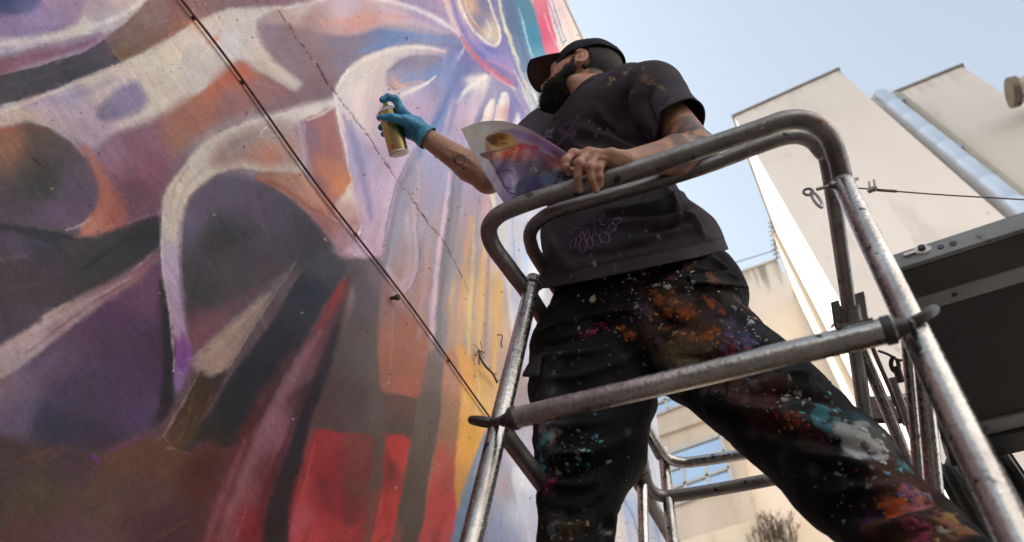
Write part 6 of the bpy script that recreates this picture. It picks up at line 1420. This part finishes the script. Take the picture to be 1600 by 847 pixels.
for nm, lst in cl.items():
    mb = MB()
    for (cx_, cy_, sx_, sy_) in lst:
        for k in range(int(9+sx_*.35)):
            x, y = cx_+RNG.normal()*sx_*.7, cy_+RNG.normal()*sy_*.7
            d_ = np.hypot(xT-x, yT-y); d_[~facing] = 1e9; i = np.argmin(d_)
            if d_[i] > 5: continue
            n_ = NT2[i]; u = nrm(np.cross(n_, RNG.normal(size=3))); v = np.cross(n_, u); r = .0009+.0030*RNG.random()**3.2; el = 1+RNG.random()*1.3
            ring = [TV[i]+n_*.0012+(u*math.cos(t)*el+v*math.sin(t))*r*(1+.35*math.sin(t*3+k)+.2*math.sin(t*5+2*k)) for t in np.linspace(0, 2*math.pi, 9, endpoint=False)]
            mb.add(ring+[TV[i]+n_*(.0014+r*.35)], [(a_, (a_+1) % 9, 9) for a_ in range(9)])
    m_ = mat(nm+'_paint', INKS[nm], .5, 0, 90, .35, None, .1, 200, spec=.3)
    mb.build('paint_spatter', m_, po, kind='stuff')
# pocket flaps: curved patches lying on the cloth
def patch(name, quad, nu, nv, lift, thick, sp, seam=True):
    q = [np.array(v, float) for v in quad]; V = []; C = []
    for j in range(nv+1):
        for i in range(nu+1):
            u, v = i/nu, j/nv; p2 = (q[0]*(1-u)+q[1]*u)*(1-v)+(q[3]*(1-u)+q[2]*u)*v
            s_ = on_surface(TV, *p2); k = np.argmin(((TV-s_)**2).sum(1)); V.append(s_ + NT[k]*(lift[0]+(lift[1]-lift[0])*v)); C.append(tp.C[k]*1.3+.004)
    V = np.array(V); W = V.copy()
    for _ in range(3):
        G_ = V.reshape(nv+1, nu+1, 3); S_ = G_.copy(); S_[1:-1, 1:-1] = (G_[:-2, 1:-1]+G_[2:, 1:-1]+G_[1:-1, :-2]+G_[1:-1, 2:])/4; S_[0, 1:-1] = (G_[0, :-2]+G_[0, 2:])/2; S_[-1, 1:-1] = (G_[-1, :-2]+G_[-1, 2:])/2; V = S_.reshape(-1, 3)
    F = [(j*(nu+1)+i, j*(nu+1)+i+1, (j+1)*(nu+1)+i+1, (j+1)*(nu+1)+i) for j in range(nv) for i in range(nu)]
    C = np.array(C)
    o = mesh_obj(name, V, F, M['pants'], PERSON, True, cols=np.clip(C, 0, 1)); m_ = o.modifiers.new('t', 'SOLIDIFY'); m_.thickness = thick; m_.offset = 0; return o
patch('pocket_flap', [(1074,434),(1140,424),(1160,455),(1082,450)], 12, 6, (.003, .016), .005, tp)
patch('pocket_flap', [(833,560),(850,556),(850,592),(828,590)], 6, 6, (.003, .018), .005, tp)

# ---- cap: crown, visor, button and a small pale mark
def f_crown(p):
    q = hl(p); d = ell(q, (-.014,0,.046), (.112,.086,.090)); return d - .0012*np.cos(6*np.arctan2(q[:, 1], q[:, 0]+.014))
CV, CF = surface(f_crown, HC-.2, HC+.2, .0048)
CV, CF = cut(CV, CF, [(hw((0,0,.034)), HM @ nrm((-.22,0,-1.0)), .5)])
o = mesh_obj('cap', CV, CF, M['cap'], PERSON, True); m_ = o.modifiers.new('t', 'SOLIDIFY'); m_.thickness = .0025; m_.offset = 1
bt = MB().lathe(hw((-.014,0,.134)), HU, [(0,.009),(.003,.008),(.005,.003)], 12).build('cap_button', M['cap'], o)
for k in range(6):       # raised seams of the crown
    a = math.pi/6 + k*math.pi/3; P_ = []
    for t in np.linspace(.12, 1.45, 12): P_.append(hw((-.014+.1135*math.cos(a)*math.sin(t), .0875*math.sin(a)*math.sin(t), .046+.0915*math.cos(t))))
    MB().tube(P_, .0011, 5).build('seam', M['cap'], o)
V = []; nu, nv = 22, 9
for j in range(nv+1):
    for i in range(nu+1):
        a = (i/nu-.5)*2.05; v = j/nv
        x0, y0 = -.014+.113*math.cos(a*.80), .086*math.sin(a*.80)*1.02
        x1, y1 = .174*math.cos(a*.52)+.004, .076*math.sin(a*.98)
        x, y = x0+(x1-x0)*v, y0+(y1-y0)*v
        V.append(hw((x, y, .056 - .20*(x-.1)*v*.9 - .62*y*y/.09*.14 - .006*v)))
F = [(j*(nu+1)+i, j*(nu+1)+i+1, (j+1)*(nu+1)+i+1, (j+1)*(nu+1)+i) for j in range(nv) for i in range(nu)]
vz = mesh_obj('visor', V, F, M['brim'], PERSON, True); m_ = vz.modifiers.new('t', 'SOLIDIFY'); m_.thickness = .004; m_.offset = 0
vz2 = mesh_obj('visor_top', [np.array(v)+HU*.0032 for v in V], F, M['cap'], PERSON, True)
rim = [V[nv*(nu+1)+i] for i in range(nu+1)]; MB().tube(rim, .003, 8).build('visor_edge', M['cap'], PERSON)
c = hw((.052,.078,.086)); MB().lathe(c, c-hw((-.014,0,.05)), [(0,.006),(.0022,.0055),(.003,.003)], 8).build('cap_mark', M['cream_metal'], o)

# ---- beard with loose hairs along its edge, and the short hair under the cap
def f_beard(p):
    q = hl(p)
    d = ell(q, (.054,0,-.084), (.056,.056,.048)); d = smin(d, ell(q, (.074,0,-.108), (.041,.039,.040)), .03)
    for s in (-1, 1):
        d = smin(d, cap(q, (.012, s*.068, .014), (.024, s*.064, -.034), .0065, .013), .012); d = smin(d, cap(q, (.028, s*.060, -.040), (.060, s*.046, -.080), .015, .025), .02)
        d = smin(d, cap(q, (.100, s*.008, -.040), (.088, s*.034, -.060), .010, .012), .01)
    d = smax(d, -ell(q, (.075,0,-.010), (.05,.047,.030)), .012)
    d = smax(d, -(np.abs(q[:, 1])*0 + (q[:, 0]-.008)) , .01)
    return d - (fbm(q[:, 0]*70, q[:, 1]*70, q[:, 2]*70, 3)*.006 + fbm(q[:, 0]*200, q[:, 1]*200, q[:, 2]*140, 2)*.0022)
DV, DF = surface(f_beard, HC-.25, HC+.22, .0034)
beard = mesh_obj('beard', DV, DF, M['beard'], PERSON, True)
def hairs(name, V, F, n, lmin, lmax, r, flow, mt, parent):
    N = normals(V, F); mb = MB(); I = RNG.choice(len(V), n)
    for i in I:
        d = nrm(N[i]*RNG.uniform(.5, 1.0) + flow*RNG.uniform(.3, 1.0) + RNG.normal(size=3)*.25); l = RNG.uniform(lmin, lmax)
        u = nrm(np.cross(d, RNG.normal(size=3))); a = V[i]-N[i]*.002; k = a+d*l*.6+flow*l*.10; e = a+d*l+flow*l*.35
        mb.add([a+u*r, a-u*r, k+u*r*.6, k-u*r*.6, e], [(0, 1, 3, 2), (2, 3, 4)])
    return mb.build(name, mt, parent, kind='stuff')
hairs('beard_hair', DV, DF, 9000, .006, .019, .0007, HM @ nrm((.35,0,-.9)), M['beard'], PERSON)
def f_hair(p):
    q = hl(p); d = f_head(p)-.0042
    d = smax(d, q[:, 0] - (.022 - .9*np.maximum(-q[:, 2]+.012, 0)), .004)
    d = smax(d, -(q[:, 2]+.052), .004)
    e = np.linalg.norm((q-(-.002,0,0))*(1/.030, 0, 1/.044), axis=1)-1
    return smax(d, -np.where(np.abs(q[:, 1]) > .055, e*.03, 1.0), .004)
HV, HFc = surface(f_hair, HC-.16, HC+.17, .0042)
hair = mesh_obj('hair', HV, HFc, M['hairm'], PERSON, True)
hairs('hair_tips', HV, HFc, 1800, .004, .008, .0005, HM @ nrm((-.5,0,-.6)), M['hairm'], hair)

# ---- blue glove on the right hand
cT, cB = G(605,171,2.0), G(624,241,1.955); cA = nrm(cT-cB); RC = .0285
gn = lambda x, y, o: G(x, y, 1.977+o)
WR = wrR
GF = [  # index, middle, ring, little
    [gn(628,174,-.004), gn(618,155,.006), gn(606,152,.010), gn(598,156,.006)],
    [gn(634,184,.012), gn(620,178,.050), gn(602,178,.052), gn(594,184,.026)],
    [gn(636,192,.014), gn(622,192,.052), gn(604,194,.050), gn(596,199,.022)],
    [gn(638,199,.014), gn(626,203,.048), gn(608,206,.046), gn(600,210,.022)]]
GT = [gn(648,197,-.018), gn(632,188,-.034), gn(614,184,-.040), gn(599,183,-.034)]
cuff = WR + nrm(elR-wrR)*.012
def f_glove(p):
    d = np.full(len(p), 1.0); pc = (gn(634,189,.004)+WR)/2
    d = smin(d, flatcap(p, WR, pc, .029, .036, nrm(gn(640,176,0)-gn(636,206,0)), .66), .014)
    for f_, r in zip(GF, (.0105,.0112,.0108,.0098)):
        d = smin(d, cap(p, WR*.55+f_[0]*.45, f_[0], .0175, .0135), .014)
        g = np.full(len(p), 1.0)
        for i in range(3): g = smin(g, cap(p, f_[i], f_[i+1], r*(1.06-.08*i), r*(.98-.08*i)), .004)
        d = smin(d, g, .006)
    g = np.full(len(p), 1.0)
    for i, r in enumerate((.018,.0130,.0115)): g = smin(g, cap(p, GT[i], GT[i+1], r, r*.86), .006)
    d = smin(d, g, .012)
    d = smin(d, cap(p, WR, cuff, .0295, .0335), .008)
    d = smin(d, cap(p, cuff, cuff+nrm(elR-wrR)*.006, .0350, .0350), .003)
    x, y, z = p.T
    return d - fbm(x*55, y*55, z*55, 3)*.0022 - .0012*vnoise(x*130, y*60, z*130)
GV, GFc = surface(f_glove, np.minimum(WR, GF[0][3])-.09, np.maximum(WR, GF[0][1])+.09, .0028)
GV, GFc = cut(GV, GFc, [(cuff+nrm(elR-wrR)*.004, nrm(elR-wrR), .06)])
o = mesh_obj('glove', GV, GFc, M['glove'], PERSON, True); m_ = o.modifiers.new('t', 'SOLIDIFY'); m_.thickness = .0008; m_.offset = 1
# ---- boots on the deck, below the picture
for ank, dirx in ((ankL, np.array((.35,-.94,0))), (ankR, np.array((-.25,-.97,0)))):
    b0 = np.array((ank[0], ank[1], DECK)); dirx = nrm(dirx)
    def f_boot(p):
        d = cap(p, (ank[0], ank[1], ank[2]+.03), b0+(0,0,.075), .056, .058); d = smin(d, flatcap(p, b0+dirx*.02+(0,0,.055), b0+dirx*.17+(0,0,.040), .050, .046, np.cross(dirx, (0,0,1)), .8), .03)
        d = smin(d, cap(p, b0-dirx*.02+(0,0,.05), b0+(0,0,.05), .046), .02)
        return smax(d, (DECK+.018)-p[:, 2], .004)
    V_, F_ = surface(f_boot, b0-.28+(0,0,.1), b0+.32, .007); bo = mesh_obj('boot', V_, F_, M['boot'], PERSON, True)
    sd_ = np.cross(dirx, (0,0,1)); out = [b0+dirx*(.06+.155*math.cos(t))+sd_*.052*math.sin(t)*(1-.12*math.cos(t)) for t in np.linspace(0, 2*math.pi, 24, endpoint=False)]
    mb = MB(); V_ = [tuple(v+(0,0,.001)) for v in out]+[tuple(v+(0,0,.021)) for v in out]; mb.add(V_, [(i, (i+1) % 24, 24+(i+1) % 24, 24+i) for i in range(24)]+[tuple(range(23,-1,-1)), tuple(range(24,48))]); mb.build('sole', M['sole'], bo)
# ------------------------------------------------------------------ spray can
CAN = thing('spray_can', 'gold spray can with lime nozzle held up in the blue glove', 'spray can', cB)
Lc = np.linalg.norm(cT-cB)
mb = MB().lathe(cB, cA, [(.004, RC*.93), (.006, RC), (Lc-.012, RC), (Lc-.010, RC*.99)], 32); mb.build('can_body', M['gold'], CAN)
MB().lathe(cB-cA*.001, cA, [(0, RC*.80), (.0015, RC*.99), (.0035, RC*1.045), (.006, RC*1.03), (.0075, RC)], 32).build('bottom_rim', M['cream_metal'], CAN)
MB().lathe(cB-cA*.0012, cA, [(.0004, RC*.82), (.003, RC*.5), (.004, RC*.01)], 28).build('can_base', M['cream_metal'], CAN)
MB().lathe(cB, cA, [(Lc-.011, RC*1.02), (Lc-.009, RC*1.045), (Lc-.006, RC*1.03), (Lc-.004, RC*.90), (Lc+.003, RC*.70), (Lc+.005, RC*.52), (Lc+.007, RC*.50)], 30).build('shoulder', M['white_plastic'], CAN)
MB().lathe(cB, cA, [(Lc+.006, .0085), (Lc+.010, .009), (Lc+.019, .0085), (Lc+.020, .007)], 18).build('nozzle', M['lime'], CAN)
V = []; F = []
vw = nrm(CAM-cB); vw = nrm(vw - cA*(vw @ cA)); sd = np.cross(cA, vw)
a0 = math.atan2((G(615,232,1.97)-cB) @ sd, (G(615,232,1.95)-cB) @ vw)
for k in range(12):
    t = 2*math.pi*k/12; aa = -.02*0 + math.cos(t)*.0055/RC; hh = math.sin(t)*.0055
    s_ = (G(615,233,1.96)-cB) @ sd; b_ = math.asin(max(-1, min(1, s_/RC))) + aa; h_ = (G(615,233,1.96)-cB) @ cA + hh
    V.append(cB + cA*h_ + (vw*math.cos(b_)+sd*math.sin(b_))*(RC+.0006))
mesh_obj('warning_mark', V, [tuple(range(12))], M['redmark'], CAN, False)

# ------------------------------------------------------------------ the printed sheet he works from
def sheet():
    nu, nv = 150, 120
    top = spline([(720,201,1.80),(738,194,1.80),(760,189,1.79),(792,190,1.76),(826,202,1.71),(858,221,1.64),(890,242,1.575)], 12)
    bot = spline([(794,326,1.545),(812,318,1.54),(832,311,1.537),(852,304,1.534),(872,297,1.532),(890,291,1.53),(905,286,1.53)], 12)
    ui = np.linspace(0, 1, nu+1); vi = np.linspace(0, 1, nv+1)
    T_ = np.stack([np.interp(ui, np.linspace(0, 1, len(top)), top[:, k]) for k in range(3)], 1); B_ = np.stack([np.interp(ui, np.linspace(0, 1, len(bot)), bot[:, k]) for k in range(3)], 1)
    V = []; XY = []
    for v in vi:
        for a, b in zip(T_, B_):
            q = a*(1-v)+b*v; bow = 4*v*(1-v)
            px, py = q[0]-3.0*bow*(1-0), q[1]+2.0*bow; d = q[2]+.036*bow + .0032*vnoise(px/16.0, py/22.0, 4.0) + .0022*vnoise((px+py*.6)/9.0, (py-px*.4)/40.0, 9.0)
            V.append(at_d(px, py, d)); XY.append((px, py))
    F = np.array([(j*(nu+1)+i, j*(nu+1)+i+1, (j+1)*(nu+1)+i+1, (j+1)*(nu+1)+i) for j in range(nv) for i in range(nu)])
    return np.array(V), F, np.array(XY)
PV, PF, PXY = sheet()
pp = Paint(PXY[:, 0], PXY[:, 1], (205, 196, 194), warp=(1.1, 5.0))
pp.field([(725,205,(226,220,210)),(770,198,(230,224,218)),(740,240,(200,192,194)),(770,290,(172,158,172)),(790,318,(150,136,160)),(850,222,(216,200,216)),(880,246,(220,206,210))])
pp.blur = 1.0
pp.fill([(759,216),(776,206),(800,203),(830,211),(862,228),(894,250),(912,290),(860,304),(812,316),(798,306),(788,290),(780,272),(768,258),(760,240)],
        [(790,208,(206,184,172)),(815,212,(188,164,206)),(850,228,(190,166,208)),(776,228,(206,176,124)),(800,226,(222,190,130)),(760,242,(150,100,76)),(805,240,(190,110,96)),(830,236,(186,120,130)),(866,252,(170,124,124)),(884,258,(190,150,140)),(790,262,(124,106,130)),(815,262,(100,84,104)),(838,262,(96,76,84)),(858,272,(70,64,82)),(800,282,(150,134,158)),(826,288,(46,50,90)),(862,290,(30,34,62)),(890,280,(40,40,66)),(806,304,(110,100,140))], 2.4)
pp.stroke([(782,204),(806,206),(842,220),(884,244)], [2,6,8,5], (186,158,210), .7, 1); pp.stroke([(800,214),(834,226),(866,244)], [3,5,4], (216,196,226), .6, 1)
pp.fill([(760,218),(768,211),(782,208),(796,211),(804,220),(790,227),(772,228)], [(764,216,(96,64,40)),(784,214,(164,126,74)),(798,220,(216,186,124))], 1.6)
for k in range(26):
    x, y = 762+RNG.uniform(0, 30), 212+RNG.uniform(0, 14); pp.stroke([(x, y), (x+RNG.uniform(1, 4), y+RNG.uniform(-2, 2))], RNG.uniform(.6, 1.2), [(60,40,26),(206,170,110),(120,80,46)][k % 3], .7, .9)
pp.fill([(751,241),(776,233),(804,226),(814,229),(802,240),(776,246),(760,248)], [(756,243,(110,72,54)),(785,237,(214,166,130)),(806,230,(196,140,110))], 1.2)
pp.stroke([(751,241),(772,237),(802,230)], [1,1.6,1], (104,68,56), .8, .9); pp.stroke([(756,247),(776,246),(800,240)], [1,1.4,1], (196,104,76), .8, .9)
for k in range(60):      # the busy middle of the print: curls, flecks and ribbons of warm and violet paint
    x, y = 772+RNG.uniform(0, 84), 242+RNG.uniform(0, 44)
    if (x-772)*.35+244 > y+14 and x > 830: continue
    a_ = RNG.uniform(0, 6.3); r_ = RNG.uniform(2, 5)
    pp.stroke([(x+r_*math.cos(t), y+.8*r_*math.sin(t)) for t in (a_, a_+.9, a_+1.8, a_+2.6)], RNG.uniform(.5, 1.4), [(52,42,58),(176,156,170),(150,66,48),(92,84,120),(206,146,104),(70,54,60),(126,110,138)][k % 7], .6, 1)
for k in range(34):
    t = RNG.uniform(0, 1); x, y = 782+t*60+RNG.uniform(-3, 3), 246-18*math.sin(t*2.2)+RNG.uniform(-5, 5); pp.stroke([(x-2,y+1),(x,y),(x+2.5,y-.5)], RNG.uniform(.8, 2.0), [(204,62,62),(190,54,58),(220,110,96)][k % 3], .7, 1)
for k in range(12):
    x, y = 866+RNG.uniform(0, 20), 254+RNG.uniform(0, 14); pp.stroke([(x-3,y),(x+3,y+2)], RNG.uniform(1, 2.4), [(196,70,66),(180,96,84),(210,170,150)][k % 3], .7, 1)
pp.stroke([(828,254),(838,254),(845,262),(840,272),(830,272),(825,264),(830,257)], [2.2,2.6,2.4,2,2,2,1.5], (62,50,62), .8, 1); pp.stroke([(833,262),(838,265),(834,269)], 1.8, (150,136,170), .8, 1)
pp.fill([(772,262),(788,256),(804,262),(808,284),(814,306),(804,308),(792,298),(782,284)], [(782,268,(118,100,126)),(798,280,(168,152,178)),(802,302,(150,136,166))], 2)
pp.stroke([(766,250),(776,265),(785,284),(792,297),(801,303)], [1.8,2.2,2.2,2,1.4], (58,46,66), .75, 1); pp.stroke([(781,270),(790,266),(800,268)], [1.2,2,1.2], (56,44,66), .8, .9); pp.stroke([(789,291),(796,295),(803,292)], [1,2,1], (70,54,74), .8, .9); pp.stroke([(799,301),(806,305),(810,310)], [1,1.8,1], (62,50,70), .7, .9); pp.stroke([(796,274),(802,282),(801,292)], [2,3.5,2], (206,190,206), .55, 1)
pp.fill([(812,284),(846,272),(890,266),(915,280),(915,300),(812,318),(806,302)], [(830,292,(38,52,98)),(870,282,(28,32,60)),(815,306,(34,40,82)),(895,285,(26,26,52)),(846,276,(60,60,92))], 3)
pp.stroke([(850,269),(862,276),(872,285)], .8, (150,150,184), .6, .9); pp.stroke([(868,276),(878,284)], .6, (130,130,170), .6, .9); pp.stroke([(815,290),(840,284),(866,282)], [1,3,1], (64,70,120), .5, 1)
for x, y in ((727,206),(735,209),(741,206),(745,212),(733,212)): pp.stroke([(x,y),(x+2,y+1.5)], .7, (140,130,128), .5, .9)
pp.stroke([(719,206),(722,207)], 1.0, (50,46,44), .9)
in_ = np.clip((190-pp.C.mean(1))/60, 0, 1)[:, None]; gm = pp.C.mean(1, keepdims=True); pp.C = pp.C*(1-in_) + np.clip((gm+(pp.C-gm)*1.18-120)*1.25+104, 8, 255)*in_
sh = mesh_obj('paper_sheet', PV, PF, M['paper'], None, True, cols=np.clip(lin(np.clip(pp.C, 0, 255))*.98, .004, .88))
tag(sh, 'curled printed sheet with a colourful helmeted head, held against the top rail', 'paper')
m_ = sh.modifiers.new('t', 'SOLIDIFY'); m_.thickness = .0005; m_.offset = 0
